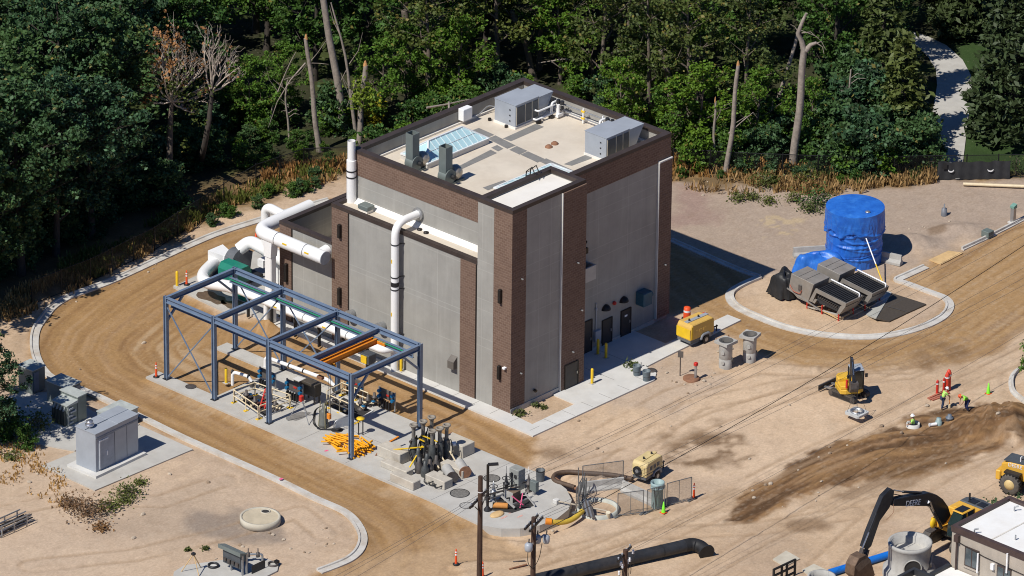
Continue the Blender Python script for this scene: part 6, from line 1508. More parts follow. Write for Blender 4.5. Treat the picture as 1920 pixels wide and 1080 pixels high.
MB().cyl(A,M_,.05,n=8).build('upper_half',M_refl,t); MB().cyl(M_,Bq,.055,n=8).build('lower_half',M_yel,t); MB().cyl(Bq+Vector((-.5,.5,0)),M_*.35+Bq*.65,.04,n=6).build('stay',M_yel,t)
q=g(1535,508,0); tag(draped('tarp_heap',M_tarp,None,Vector((q.x,q.y,0)),2.0,1.2,1.45,4,rz=R(-40)),'low heap under blue tarpaulin at the foot of the wrapped tank','tarp heap')
def barrier(a,b,label,h=.82,w=.6):
    A=g(*a); Bq=g(*b); d=(Bq-A); n_=Vector((-d.y,d.x,0)).normalized()
    prof=[(-w/2,0),(w/2,0),(w/2,.18),(w*.2,.42),(w*.14,h),(-w*.14,h),(-w*.2,.42),(-w/2,.18)]
    mb=MB().extr(prof,A,n_,(0,0,1),d); return tag(mb.build('concrete_barrier',M_concp,None,A),label,'barrier','concrete road barriers')
barrier((1487,482),(1552,478),'concrete barrier behind the blue tarp heap, left of tank'); barrier((1650,488),(1690,497),'concrete barrier in the shadow right of the blue tank')
# two screening machines on trestles
M_scr=mat('screen_grey',(.28,.26,.235),.55,.2,.14,1.5,dirt=.25)
M_scrd=mat('screen_dark',(.05,.052,.058),.5,.3,.2,2)
def screen(loc,label,hood=True):
    """runs along -Y; built around the origin"""
    t=thing('screening_machine',label,'machine',loc,group='grey screening machines',local=True)
    # left casing
    a=MB().extr([(0,1.15),(.25,2.45),(3.0,2.25),(2.35,.55),(1.1,.6)],(0,0,0),(0,-1,0),(0,0,1),(1.9,0,0)).build('casing',M_scr,t,bevel=.02)
    for u in (1.1,1.9): MB().box(.1,1.8,-u-.03,-u,2.36-.07*u+.06,2.42-.07*u+.06).build('casing_seam',M_scrd,a)
    MB().box(-.08,0,-1.6,-1.2,1.3,1.8).build('gear_box',M_iron,t,bevel=.03)
    MB().tube([(-.06,-.2,1.5),(-.18,-.7,1.15),(-.1,-1.5,1.1),(-.05,-1.6,1.4)],.045,6,.4).build('hose',mat('hose_red',(.35,.12,.08),.6),t)
    # side plates of the ribbed deck, with the long slot
    for x in (-.02,1.86):
        pl=MB()
        pl.extr([(2.5,.75),(3.25,2.0),(3.55,2.0),(2.9,.75)],(x,0,0),(0,-1,0),(0,0,1),(.08,0,0))
        pl.extr([(3.25,2.0),(6.95,1.72),(6.85,1.40),(3.35,1.66)],(x,0,0),(0,-1,0),(0,0,1),(.08,0,0))
        pl.extr([(6.95,1.72),(6.85,1.40),(6.2,.60),(5.85,.62),(6.3,1.35)],(x,0,0),(0,-1,0),(0,0,1),(.08,0,0))
        pl.extr([(2.9,.75),(3.2,1.1),(3.45,1.1),(3.2,.72)],(x,0,0),(0,-1,0),(0,0,1),(.08,0,0))
        pl.build('side_plate',M_scr,t)
    MB().extr([(3.2,1.55),(6.7,1.3),(6.0,.62),(3.0,.75)],(.25,0,0),(0,-1,0),(0,0,1),(1.4,0,0)).build('screen_drum',M_scrd,t)
    d=MB().extr([(3.25,1.90),(6.8,1.62),(6.8,1.67),(3.25,1.95)],(.1,0,0),(0,-1,0),(0,0,1),(1.7,0,0)).build('deck',M_scrd,t)
    for k in range(15):
        u=3.35+k*.235; MB().box(.12,1.75,-u-.05,-u,1.96-.0789*(u-3.25),2.02-.0789*(u-3.25)).build('rib',M_dark,d)
    MB().tube([(1.85,-3.2,2.12),(1.85,-6.7,1.86),(1.5,-6.95,1.80)],.06,6,.3).build('white_rim',M_refl,t)
    for k in range(10):
        u=3.5+k*.24; MB().box(.02,.22,-u-.1,-u,1.28-.03*k,1.4-.03*k).build('tooth',M_iron,t)
    MB().extr([(6.2,.6),(6.95,1.72),(6.9,1.74),(6.1,.62)],(.05,0,0),(0,-1,0),(0,0,1),(1.8,0,0)).build('end_plate',M_scr,t)
    # trestle
    t.scale=(1,.82,1)
    for u,z in ((2.2,.55),(4.0,.75),(6.0,.6)):
        for x in (.1,1.8): MB().box(x-.05,x+.05,-u-.05,-u+.05,-.02,z).build('trestle_leg',M_red,t)
        MB().beam((.1,-u,.12),(1.8,-u,.12),.06,.06).build('trestle_rail',M_tan,t)
    for x in (.1,1.8):
        MB().beam((x,-2.2,.5),(x,-6.0,.12),.07,.07).build('trestle_brace',M_tan,t); MB().beam((x,-2.2,.15),(x,-6.0,.5),.07,.07).build('trestle_brace',M_concp,t)
    MB().beam((.0,.2,1.1),(.0,-3.9,.35),.07,.1).build('stay_bar',M_galv,t)
    MB().box(.0,.1,.6,.7,0,1.1).build('prop',M_red,t); return t
q=g(1478,566,0); s1=screen((q.x,q.y,0),'screening machine nearest kerb, with a black tarp on its end')
q2=g(1522,546,0); dup(s1,(q.x+2.75,q.y-.3,0),label='screening machine closest to the blue tank, behind the other one')
qq=g(1466,562,0); tag(draped('tarp_hood',M_tarpb,None,Vector((qq.x+.7,qq.y+.4,.15)),1.0,1.1,1.75,7,wr=.09),'black tarpaulin bulging over the end of the front screening machine','tarpaulin')
# chute lying on the ground
t=thing('screen_chute','pale and dark steel chute lying on its side near the kerb','chute',g(1668,595,0))
a,b,c_,d=g(1666,558,.0),g(1737,575,0.0),g(1668,606,0),g(1642,600,0)
e,f=g(1664,546,.35),g(1640,592,.25)
tp=[g(1671,549,.45),g(1737,570,.12),g(1668,602,.12),g(1641,596,.3)]
lo=[Vector((v.x,v.y,v.z-.10)) for v in tp]
mb=MB()._add(tp+lo,[(0,1,2,3),(7,6,5,4),(0,4,5,1),(1,5,6,2),(2,6,7,3),(3,7,4,0)]); mb.build('mesh_sheet',mat('mesh_brown',(.085,.07,.055),.6,.2,.15,8),t)
w0=[g(1664,545,.5),g(1672,548,.5),g(1643,596,.35),g(1622,589,.0)]; w1=[Vector((v.x,v.y,max(v.z-.12,-.1))) for v in w0]
mb=MB()._add(w0+w1,[(0,3,2,1),(4,5,6,7),(0,1,5,4),(1,2,6,5),(2,3,7,6),(3,0,4,7)]); mb.build('side_wall',mat('chute_pale',(.42,.42,.39),.5,.1,.12,2),t)
MB().beam(Vector(tp[0])*.5+Vector(tp[3])*.5+Vector((0,0,.03)),Vector(tp[1])*.5+Vector(tp[2])*.5+Vector((0,0,.03)),.06,.04).build('stiffener',M_iron,t)

# ================================================================== COMPRESSORS, DRUMS, POSTS
def drum(p,label):
    t=thing('traffic_drum',label,'traffic drum',p,group='orange traffic drums beside the yellow compressor',local=True)
    MB().lathe((0,0,0),[(.42,0),(.42,.06),(.30,.08)],16).build('rubber_base',M_black,t)
    MB().lathe((0,0,0),[(.29,.06),(.28,.5),(.25,.98),(.10,1.02),(.001,1.02)],18).build('shell',M_cone,t)
    for z in (.25,.62): MB().lathe((0,0,0),[(.293-.03*z,z),(.290-.035*z,z+.15)],18).build('reflective_band',M_refl,t)
    return t
dm=drum(g(1288,598,0),'orange drum at the edge of the building shadow'); dup(dm,g(1321,610,0),label='orange drum standing just behind the yellow compressor')
def compressor(name,loc,rz,label,body,L=2.65,W=1.45,H_=1.25,spare=False):
    t=thing(name,label,'compressor',loc,rz,local=True)
    MB().box(.05,L-.05,.05,W-.05,.38,.72).build('chassis',mat('chassis_grey',(.12,.13,.14),.6),t,bevel=.03)
    MB().extr([(0,.62),(L,.62),(L-.05,.62+H_*.85),(L-.2,.62+H_),(.2,.62+H_),(.03,.62+H_*.8)],(0,0,0),(1,0,0),(0,0,1),(0,W,0)).build('canopy',body,t,bevel=.06)
    MB().box(.25,L-.1,W*.38,W*.62,.62+H_,.62+H_+.06).build('roof_strip',M_ahu if not spare else body,t)
    for x in (.6,1.6): MB().cyl((x,W*.5,.62+H_),(x,W*.5,.62+H_+.22),.07,n=8).build('lifting_eye',M_dark,t)
    for y,k in ((-.12,1),(W-.08,1)):
        w_=MB().cyl((L*.62,y,.33),(L*.62,y+.2,.33),.33,n=18).build('wheel',M_black,t); MB().cyl((L*.62,y-.01,.33),(L*.62,y+.21,.33),.17,n=12).build('rim',M_galv,w_)
        MB().tube([(L*.62-.5,y+.1,.45),(L*.62-.35,y+.1,.78),(L*.62+.35,y+.1,.78),(L*.62+.5,y+.1,.45)],.12,6,.2).build('mudguard',mat('mudguard_grey',(.22,.235,.26),.5),t)
    MB().tube([(L,W*.5,.5),(L+1.1,W*.5,.5)],.06,6).build('drawbar',M_dark,t); MB().cyl((L+1.0,W*.5,0),(L+1.0,W*.5,.6),.05,n=6).build('jockey_leg',M_dark,t)
    for k in range(3): MB().box(.5+.45*k,.8+.45*k,-.015,0,1.05,1.35).build('vent',M_ahud if spare else body,t)
    MB().box(-.02,.02,.15,W-.15,.8,1.4).build('tail_door',M_yel if not spare else body,t)
    return t
q=g(1294,655,0); c1=compressor('towed_compressor',(q.x,q.y,0),R(-2),'large yellow towed compressor with grey roof strip by the shadow edge',mat('compressor_yellow',(.66,.42,.10),.45,0,.07,1.5,dirt=.2))
MB().box(-.03,.0,.03,1.42,.75,1.55).build('front_panel',M_yel,c1); 
for x in (.28,): MB().box(.10,.28,-.025,0,.75,1.75).build('corner_stripe',M_yel,c1)
q=g(1211,912,0); c2=compressor('towed_compressor',(q.x,q.y,0),R(8),'cream towed compressor with a black wheel on its end panel',mat('compressor_cream',(.66,.52,.25),.5,0,.08,2,dirt=.25),L=2.2,W=1.25,H_=1.1,spare=True)
w_=MB().cyl((-.12,.72,1.05),(-.0,.72,1.05),.36,n=18).build('spare_wheel',M_black,c2); MB().cyl((-.14,.72,1.05),(-.02,.72,1.05),.15,n=12).build('rim',M_galv,w_)
def riser(a,b,label,h=2.0):
    q=g(a,b,0); t=thing('concrete_riser',label,'manhole riser',(q.x,q.y,0),group='upright concrete risers with square tops',local=True)
    MB().lathe((0,0,0),[(.50,-.02),(.50,.75),(.485,.77),(.50,.79),(.50,h-.02)],22).build('shaft',M_concp,t)
    mb=MB(); ringbox(mb,-.62,.62,-.62,.62,.24,h-.02,h+.2); mb.build('square_cap',M_concp,t)
    mb=MB(); mb.lathe((0,0,0),[(.55,h+.205),(.36,h+.205),(.36,h-.3),(.001,h-.3)],22); mb.build('opening',mat('concrete_hole',(.10,.095,.09),.9),t)
    for z in (.55,1.35): MB().cyl((-.47,-.15,z),(-.55,-.17,z),.14,n=12).build('knockout',M_concp,t)
    MB().cyl((.2,-.42,.7),(.24,-.52,.7),.15,n=12).build('knockout',mat('concrete_hole',(.10,.095,.09)),t); return t
rs=riser(1360,688,'concrete riser nearest camera of the two beside the compressor'); q=g(1405,676,0); dup(rs,(q.x,q.y,0),rz=.25,label='concrete riser closer to the kerb of the two')
def bin_(a,b,label):
    q=g(a,b,WZ); t=thing('trash_can',label,'trash can',q,group='grey cans at the paving edge',local=True)
    MB().lathe((0,0,0),[(.001,.03),(.24,.03),(.29,.8),(.31,.8),(.31,.72),(.26,0)],16).build('can',mat('can_greyblue',(.12,.15,.17),.5,.1,.15,3),t)
    for z in (.3,.55): MB().lathe((0,0,0),[(.27+.02*z,z),(.285+.02*z,z+.03),(.27+.02*z,z+.06)],16).build('rib',M_dark,t)
    return t
bn_=bin_(1194,703,'grey can on the paving corner, nearer the building'); dup(bn_,g(1212,713,WZ),label='grey can on the paving corner, beside round brown lid')
q=g(1221,697,.0); tag(MB().lathe((q.x,q.y,0),[(.42,-.02),(.42,.12),(.36,.16),(.001,.17)],20).build('round_manhole',M_iron,None,(q.x,q.y,0)),'round brown lid on the dirt behind the grey cans','manhole cover')
q=g(1202,690,.0); tag(MB().cyl((q.x,q.y,0),(q.x,q.y,.5),.06,n=8).build('pipe_stub',M_concw,None,(q.x,q.y,0)),'short pale pipe stub behind the grey cans','pipe')
q=g(1296,711,0); tag(MB().lathe((q.x,q.y,0),[(.62,-.03),(.62,.14),(.5,.18),(.001,.18)],24).build('round_manhole',M_rust,None,(q.x,q.y,0)),'round rust brown lid beside red topped post','manhole cover')
q=g(1304,712,0); t=thing('marker_post','short grey post with a red top by rusty lid','post',(q.x,q.y,0)); MB().cyl((q.x,q.y,0),(q.x,q.y,1.15),.10,n=10).build('post',M_galv,t); MB().box(q.x-.14,q.x+.14,q.y-.14,q.y+.14,1.15,1.42).build('cap',M_red,t,bevel=.04)
q=g(1275,705,0); t=thing('sign_post','thin post carrying a small brown sign on the dirt','sign',(q.x,q.y,0)); MB().box(q.x-.03,q.x+.03,q.y-.03,q.y+.03,0,1.9).build('post',M_iron,t); MB().cbox((q.x-.03,q.y-.03,1.8),(.05,.42,.5),rz=R(30)).build('plate',M_panelbox,t)
for a,b,l in ((1366,638,'short rusty pipe stub behind the concrete risers'),(1343,645,'small dark stub just right of yellow compressor')):
    q=g(a,b,0); tag(MB().cyl((q.x,q.y,0),(q.x,q.y,.45),.05,n=6).build('pipe_stub',M_rust,None,(q.x,q.y,0)),l,'pipe')
q=g(1770,404,0); tag(MB().lathe((q.x,q.y,0),[(.26,0),(.22,.6),(.07,.65),(.05,1.0),(.001,1.0)],10).build('vent_stub',mat('stub_grey',(.16,.17,.19),.5),None,(q.x,q.y,0)),'grey pipe stub alone on the dirt behind the blue tank','pipe')
q=g(1899,418,0); t=thing('service_pedestal','tall pale pedestal with green top beside the kerb','pedestal',(q.x,q.y,0)); MB().box(q.x-.3,q.x+.3,q.y-.3,q.y+.3,0,.12).build('footing',M_concw,t); MB().box(q.x-.16,q.x+.16,q.y-.16,q.y+.16,.12,1.3).build('post',M_galv,t); MB().extr([(-.2,0),(.2,0),(.2,.32),(-.2,.18)],(q.x,q.y-.2,1.3),(1,0,0),(0,0,1),(0,.4,0)).build('cap',mat('pedestal_green',(.16,.30,.25),.4),t)
q=g(1850,443,0); tag(MB().box(q.x-.35,q.x+.35,q.y-.45,q.y+.3,0,.55).build('valve_box',mat('box_greengrey',(.13,.16,.15),.6),None,(q.x,q.y,0),bevel=.04),'small green-grey box beside the upper right kerb','utility box')
A=g(1806,345,.2); Bq=g(1935,350,.2); tag(MB().cyl(A,Bq,.13,n=10).build('long_pipe',M_cream,None,A),'long pale pipe lying in front of the dark fence screen','pipe')
q=g(1784,480,0); tag(MB().prism(gp([(1742,487),(1778,470),(1806,474),(1764,496)],.06),.0,.07).build('plywood_sheet',M_tan,None,(q.x,q.y,.0)),'tan plywood sheet bridging the gap in the kerb','plywood sheet')

# ================================================================== PIT, FENCE PANELS, HOSES
q=g(1121,957,0); t=thing('precast_pit','wide pale round concrete pit ring sunk in the dirt','pit',(q.x,q.y,0))
PRx=1.5
MB().lathe((q.x,q.y,0),[(PRx,-.25),(PRx,.28),(PRx-.16,.28),(PRx-.18,-.04)],40).build('ring',mat('concrete_pale_green',(.46,.47,.42),.85,0,.12,1.5),t); MB().lathe((q.x,q.y,0),[(PRx-.17,-.03),(.001,-.03)],36).build('floor',mat('pit_floor_pale',(.50,.53,.47),.8,0,.15,2),t)
M_fence=mat('fence_tube',(.20,.21,.215),.45,.5,.15,3)
M_chain=make_mesh_mat('chain_mesh',(.22,.22,.22),.085,.16)
def fpanel(a,b,label,h=1.85):
    A=g(*a); Bq=g(*b); d=Bq-A; L=d.length
    t=thing('wire_fence',label,'fence panel',A,group='temporary wire fence panels around the pit')
    up=Vector((0,0,1))
    for k in (0,1): MB().cyl(A+d*k,A+d*k+up*h,.035,n=6).build('post',M_fence,t)
    for z in (.12,h): MB().cyl(A+up*z,Bq+up*z,.03,n=6).build('rail',M_fence,t)
    MB().cyl(A+d*.5+up*.12,A+d*.5+up*h,.02,n=5).build('mid_bar',M_fence,t)
    mb=MB().quad(A+up*.14,Bq+up*.14,Bq+up*(h-.03),A+up*(h-.03)); mb.uv=[(0,0),(L,0),(L,h),(0,h)]; mb.build('wire_mesh',M_chain,t)
    for k in (0,1): MB().box((A+d*k).x-.35,(A+d*k).x+.35,(A+d*k).y-.1,(A+d*k).y+.1,0,.06).build('foot',M_fence,t)
fpanel((1092,917),(1168,907),'fence panel behind the pit, nearest the rubber hose'); fpanel((1080,960),(1096,930),'fence panel leaning in the bundle left of the pit')
fpanel((1158,969),(1206,963),'fence panel in front of the concrete barriers'); fpanel((1213,962),(1246,953),'fence panel behind the lime cone and pipe piece'); fpanel((1250,950),(1296,938),'fence panel casting a mesh shadow at the right')
t=thing('fence_bundle','bundle of grey fence posts stacked upright left of the pit','post bundle',g(1090,950))
rr=random.Random(8)
for k in range(13):
    a=g(1082+rr.uniform(0,16),948+rr.uniform(-14,14)); MB().cyl(a,a+Vector((rr.uniform(-.2,.4),rr.uniform(-.4,.2),rr.uniform(1.4,2.2) if k else 3.6)),.04,n=6).build('post',M_fence,t)
q=g(1112,964); t=thing('plank_stack','grey boards leaning into the round pit','boards',q)
for k in range(5):
    a=g(1092+k*3.2,936+k*1.0,.75); bq=g(1098+k*4.0,966+k*1.4,.25); MB().beam(a,bq,.16,.05).build('board',M_galv if k%2 else M_iron,t)
A=g(1047,940,.35); Bq=g(1138,958,.45); t=thing('timber_pole','long pale pole laid across slab edge and pit','pole',A); MB().cyl(A,Bq,.06,n=8).build('pole',mat('timber_pale',(.42,.36,.28),.8),t); MB().box(A.x-.25,A.x+.15,A.y-.05,A.y+.35,.15,.5).build('block',M_concw,t,bevel=.04)
q=g(1140,966,.2); tag(MB().cyl((q.x,q.y,0),(q.x-.1,q.y-.1,.5),.17,n=12).build('cream_pipe_end',mat('pvc_cream',(.62,.56,.42),.6),None,q),'cream pipe end at the front rim of the pit','pipe')
tag(MB().tube([g(1030,978,.75),g(1048,980,.55),g(1065,978,.42),g(1080,970,.42),g(1092,958,.5)],.19,10,.8).build('yellow_hose',mat('hose_yellow',(.62,.42,.05),.6,0,.15,4),None,g(1060,978)),'fat yellow hose draped from slab edge to pit','hose')
A=g(1030,978,.75); tag(MB().cyl(g(1023,977,.8),g(1034,978,.75),.24,n=12).build('hose_coupling',M_orange,None,A),'orange coupling on the end of yellow hose','coupling')
hp=[g(1186,898,.35),g(1150,890,.2),g(1100,887,.2),g(1065,884,.2),g(1043,887,.2),g(1036,896,.2),g(1042,903,.2),g(1060,908,.2),g(1078,914,.25)]
tag(MB().tube(hp,.17,9,1.5).build('rubber_hose',M_hose,None,g(1100,887)),'thick brown rubber hose curling from the cream compressor','hose')
tag(MB().tube([g(1040,897,.2),g(1052,905,.14),g(1070,912,.14),g(1082,917,.2)],.13,8,.8).build('rubber_hose',M_rust,None,g(1055,905)),'short rust coloured hose under the thick brown hose','hose')
barrier((1086,924),(1169,914),'pale concrete barrier just behind the round pit'); barrier((1168,920),(1228,948),'pale concrete barrier running toward the grey pipe piece')
q=g(1232,950,0); t=thing('pipe_section','upright pale blue-grey pipe section with a belled top','pipe',(q.x,q.y,0))
M_pvc=mat('pvc_bluegrey',(.28,.38,.38),.5,0,.08,2)
MB().lathe((q.x,q.y,0),[(.42,-.02),(.42,1.45),(.50,1.52),(.50,1.62),(.46,1.65),(.50,1.7),(.50,1.98),(.43,1.98),(.40,1.0),(.40,.6),(.001,.6)],24).build('pipe',M_pvc,t)
mb=MB().tube([(q.x-.5,q.y-.1,1.7),(q.x-.47,q.y-.2,.9),(q.x-.45,q.y-.3,.1)],.03,5); mb.build('cable',M_black,t)
# big black pipe lying at the bottom, ending in an elbow
M_bp=mat('pipe_black',(.030,.032,.036),.45,.1,.35,1.2,dirt=.25,dirtcol=(.12,.10,.085))
pp=[g(960,1098,.55),g(1290,1022,.55)]
d=(pp[1]-pp[0]).normalized(); e=pp[1]
t=thing('black_pipe','long fat black pipe with an elbow lying on the sand','pipe',(pp[1].x,pp[1].y,0))
MB().tube([pp[0],e-d*.2],.46,20).build('pipe_run',M_bp,t)
MB().tube([e-d*.3,e+d*.35,e+d*.85+Vector((-.25,-.45,-.05)),e+d*.95+Vector((-.55,-1.1,-.18))],.47,18,.8).build('elbow',M_black,t)
f_=e+d*.95+Vector((-.55,-1.1,-.18)); v=Vector((-.25,-.6,-.1)).normalized(); MB().cyl(f_-v*.05,f_+v*.08,.6,n=22).build('flange',M_black,t)
for k in (.35,.62,.85): c_=pp[0].lerp(pp[1],k); MB().cyl(c_-d*.04,c_+d*.04,.475,n=20).build('weld_band',M_dark,t)
tag(MB().cyl(g(955,1067,.06),g(988,1058,.1),.06,n=6).build('scrap_bar',M_rust,None,g(970,1062)),'rusty bar on the dirt beside the second pole','bar')
tag(MB().cyl(g(962,1053,.05),g(985,1051,.1),.04,n=6).build('scrap_bar',M_iron,None,g(975,1052)),'thin grey bar on the dirt beside the second pole','bar')
# steel plate with hole, pipes and fittings by the trench
q=g(1606,786,.0); t=thing('manhole_casting','square pale grey manhole casting with a round opening','manhole casting',(q.x,q.y,0))
hgt=.62
mb=MB(); n=28
outer=[]; 
for i in range(n):
    a=2*PI*i/n; s_=.68/max(abs(math.cos(a)),abs(math.sin(a))); outer.append((q.x+s_*math.cos(a),q.y+s_*math.sin(a)))
inn=[(q.x+.36*math.cos(2*PI*i/n),q.y+.36*math.sin(2*PI*i/n)) for i in range(n)]
zt,zb=hgt,hgt-.16
vs=[(x,y,zt) for x,y in outer]+[(x,y,zt) for x,y in inn]+[(x,y,zb) for x,y in outer]+[(x,y,zb) for x,y in inn]
fs=[]
for i in range(n):
    j=(i+1)%n; fs+=[(i,j,n+j,n+i),(2*n+j,2*n+i,3*n+i,3*n+j),(2*n+i,2*n+j,j,i),(n+i,n+j,3*n+j,3*n+i)]
mb._add(vs,fs); mb.build('slab',mat('casting_pale',(.50,.51,.50),.6),t)
MB().lathe((q.x,q.y,0),[(.36,hgt),(.42,hgt+.12),(.5,hgt+.12),(.5,hgt)],24).build('ring',M_galv,t)
for dx,dy in ((-.5,-.5),(.5,.5),(-.5,.5),(.5,-.5)): MB().cyl((q.x+dx,q.y+dy,hgt),(q.x,q.y,2.7),.012,n=4).build('lifting_chain',M_dark,t)
q=g(1712,800,0); t=thing('manhole_shaft','grey manhole ring sunk in the trench around a worker','manhole ring',(q.x,q.y,0)); MB().lathe((q.x,q.y,0),[(.50,-.2),(.50,.30),(.41,.30),(.39,.05)],24).build('ring',M_concw,t); MB().lathe((q.x,q.y,0),[(.40,.06),(.001,.06)],20).build('opening',M_pit,t)
q=g(1747,797,.2); t=thing('pipe_fitting','white pipe end with a grey coupling in the trench','pipe',(q.x,q.y,0)); A=g(1742,797,.2); Bq=g(1756,795,.2); MB().cyl(A,Bq,.13,n=10).build('pipe',M_white,t); MB().lathe((Bq.x+.25,Bq.y,0.0),[(.26,0),(.26,.35),(.18,.4),(.18,.6),(.001,.6)],12).build('coupling',M_pvc,t)
q=g(1780,792,0); tag(MB().lathe((q.x,q.y,-.05),[(.24,0),(.24,.35),(.30,.38),(.30,.48),(.17,.5),(.14,.7),(.001,.7)],12).build('valve_fitting',mat('fitting_bluegrey',(.14,.17,.21),.5),None,(q.x,q.y,0)),'dark blue-grey upright fitting in the trench beneath the workers','pipe')
t=thing('shoring_stack','red shoring panels standing and lying by the trench','shoring',g(1765,745,0))
for a,b,h,w_ in ((1757,739,1.15,.2),(1769,736,1.2,.16),(1775,734,1.55,.3),(1778,731,1.65,.34)):
    q=g(a,b,0); MB().lathe((q.x,q.y,0),[(w_*.55,0),(w_*.5,h*.7),(w_*.6,h*.85),(w_*.3,h),(.001,h+.05)],8).build('upright',M_red if w_<.25 else mat('red_bright',(.68,.06,.03),.5),t)
    MB().lathe((q.x,q.y,0),[(w_*.62,h*.72),(w_*.62,h*.8)],8).build('band',M_refl,t)
for k,(a,b) in enumerate((((1740,747),(1775,731)),((1743,749),(1780,736)),((1748,750),(1772,742)))):
    MB().beam(g(*a,.08),g(*b,.08),.16,.08).build('lying_bar',mat('red_faded',(.45,.16,.10),.7),t)
# blue pipe, forks, precast chamber
tag(MB().cyl(g(1556,1074,.28),g(1670,1039,.28),.27,n=16).build('blue_pipe',mat('pipe_bright_blue',(.01,.16,.62),.45,0,.08,2),None,g(1600,1062)),'bright blue pipe lying behind the excavator bucket','pipe')
t=thing('pallet_forks','black steel pallet fork carriage standing on the dirt','fork carriage',g(1472,1088,0))
A=g(1450,1098,0); Bq=g(1490,1079,0); d=(Bq-A)
for k in (0,.38,.62,1): MB().beam(A+d*k,A+d*k+Vector((0,0,1.3)),.13,.13).build('upright',M_black,t)
for z in (.25,.75,1.25): MB().beam(A+Vector((0,0,z)),Bq+Vector((0,0,z)),.10,.14).build('crossbar',M_black,t)
for k in (.3,.7): MB().beam(A+d*k+Vector((0,0,.06)),A+d*k+Vector((.75,-.75,.06)),.12,.06).build('fork',M_black,t)
q=g(1540,1098,0); t=thing('precast_ring','pale precast ring cut off by the bottom edge','concrete ring',(q.x,q.y,0)); MB().lathe((q.x,q.y,0),[(1.0,0),(1.0,.75),(.85,.75),(.85,.1)],30).build('ring',M_concp,t); MB().lathe((q.x,q.y,.1),[(.86,0),(.001,0)],24).build('floor',M_pit,t)
q=g(1704,1077,0); CH=2.6; t=thing('precast_chamber','large grey precast concrete chamber with round side openings','concrete chamber',(q.x,q.y,0))
MB().lathe((q.x,q.y,0),[(1.85,0),(1.85,.55),(1.62,.7),(1.50,.8),(1.50,CH-.3),(1.55,CH-.25),(1.55,CH),(1.38,CH),(1.36,CH-.2),(1.25,CH-.2),(1.22,.35)],44).build('shell',M_concp,t)
MB().lathe((q.x,q.y,0),[(1.21,CH-.75),(.001,CH-.75)],36).build('inner_slab',M_conc,t); MB().lathe((q.x,q.y,0),[(1.23,CH-.76),(1.23,CH-.7)],36).build('inner_rim',M_concw,t)
for a,r_,zc,nm in ((R(228),.62,1.25,'side_opening'),(R(305),.42,1.2,'side_opening')):
    d=Vector((math.cos(a),math.sin(a),0)); c_=Vector((q.x,q.y,zc)); MB().cyl(c_+d*1.36,c_+d*1.52,r_,n=24).build(nm,M_pit,t)
    mb=MB(); x=d.cross(Vector((0,0,1))); mb.tube([c_+d*1.53+x*(r_*math.cos(i*PI/12))+Vector((0,0,r_*math.sin(i*PI/12))) for i in range(25)],.05,6); mb.build('opening_lip',M_concp,t)
for dx in (0,): pass
# pebbles and broken concrete: single countable stones that show in the photo
rr=random.Random(21)
stn=[(1350,652),(1347,660),(1372,655),(1085,790),(1258,800),(205,962),(505,1000),(512,1004),(532,1012),(450,1023),(455,1026),(268,965),(1690,815),(1706,818),(1870,808),(1850,776),(1540,905),(1405,862),(1350,800),(1240,690),(1250,700),(1268,718),(1320,716),(1330,722),(1120,842),(1130,848),(1036,984),(1030,990),(1044,986),(1318,366),(1400,372),(1420,368),(270,640),(150,690),(55,905),(70,890),(100,905),(40,880),(250,1010),(390,905),(318,890),(405,1048),(470,1037),(545,1030),(1480,760),(1290,738)]
for pl,n_ in (([(1370,968),(1440,905),(1540,842),(1640,808),(1740,772)],12),([(1430,975),(1540,925),(1660,900),(1780,875),(1900,840)],7),([(1190,690),(1300,730),(1350,700)],10),([(30,560),(150,560),(330,480)],9),([(560,975),(640,1010),(560,1040)],10),([(60,880),(180,930),(260,900)],8),([(1290,350),(1500,380),(1700,360)],9),([(1690,430),(1800,420)],6)):
    for _ in range(n_):
        k=rr.random()*(len(pl)-1); i0_=int(k); f=k-i0_; stn.append((pl[i0_][0]*(1-f)+pl[i0_+1][0]*f+rr.gauss(0,9),pl[i0_][1]*(1-f)+pl[i0_+1][1]*f+rr.gauss(0,5)))
for i,(a,b) in enumerate(stn):
    q=g(a,b,0); s_=rr.uniform(.07,.19) if i<61 else rr.uniform(.05,.12); mb=MB(); mb.sphere((0,0,0),s_,7,5,(rr.uniform(.8,1.5),rr.uniform(.7,1.2),rr.uniform(.5,.8)))
    mb.v=[(q.x+x*rr.uniform(.8,1.15),q.y+y*rr.uniform(.8,1.15),gz(q.x,q.y)+s_*.25+z) for x,y,z in mb.v]; mb.sm=[False]*len(mb.sm)
    tag(mb.build('stone',mat('stone_pale',(.46,.38,.29),.9,0,.15,5) if i%3 else mat('stone_brown',(.30,.22,.15),.9),None,(q.x,q.y,gz(q.x,q.y))),'pale loose stone lying on the bare dirt of the site' if i%3 else 'brown loose stone lying on the bare dirt of the site','stone','loose stones on the dirt')
# ================================================================== TREES
M_bark=mat('bark_grey',(.155,.125,.10),.9,0,.3,3,streak=.4,bump=.5,bscale=6)
M_barkd=mat('bark_dark',(.06,.05,.042),.9,0,.3,3,streak=.4)
M_barkp=mat('bark_pale',(.30,.255,.215),.85,0,.28,2.5,streak=.35,bump=.5,bscale=6)
M_torn=mat('torn_wood',(.50,.26,.10),.8,0,.3,6)
L_dark=make_leaf('leaf_dark',(.040,.092,.042),.8,.18,.02)
L_mid=make_leaf('leaf_mid',(.046,.110,.023),.75,.24,.03)
L_light=make_leaf('leaf_light',(.082,.175,.023),.6,.3,.05)
L_pine=make_leaf('needle',(.038,.062,.026),.45,.08)
L_olive=make_leaf('leaf_olive',(.075,.108,.030),.6,.22,.06)
L_brown=make_leaf('leaf_brown',(.24,.125,.06),.4,.15)
L_yellow=make_leaf('leaf_yellow',(.30,.27,.02),.3,.25)
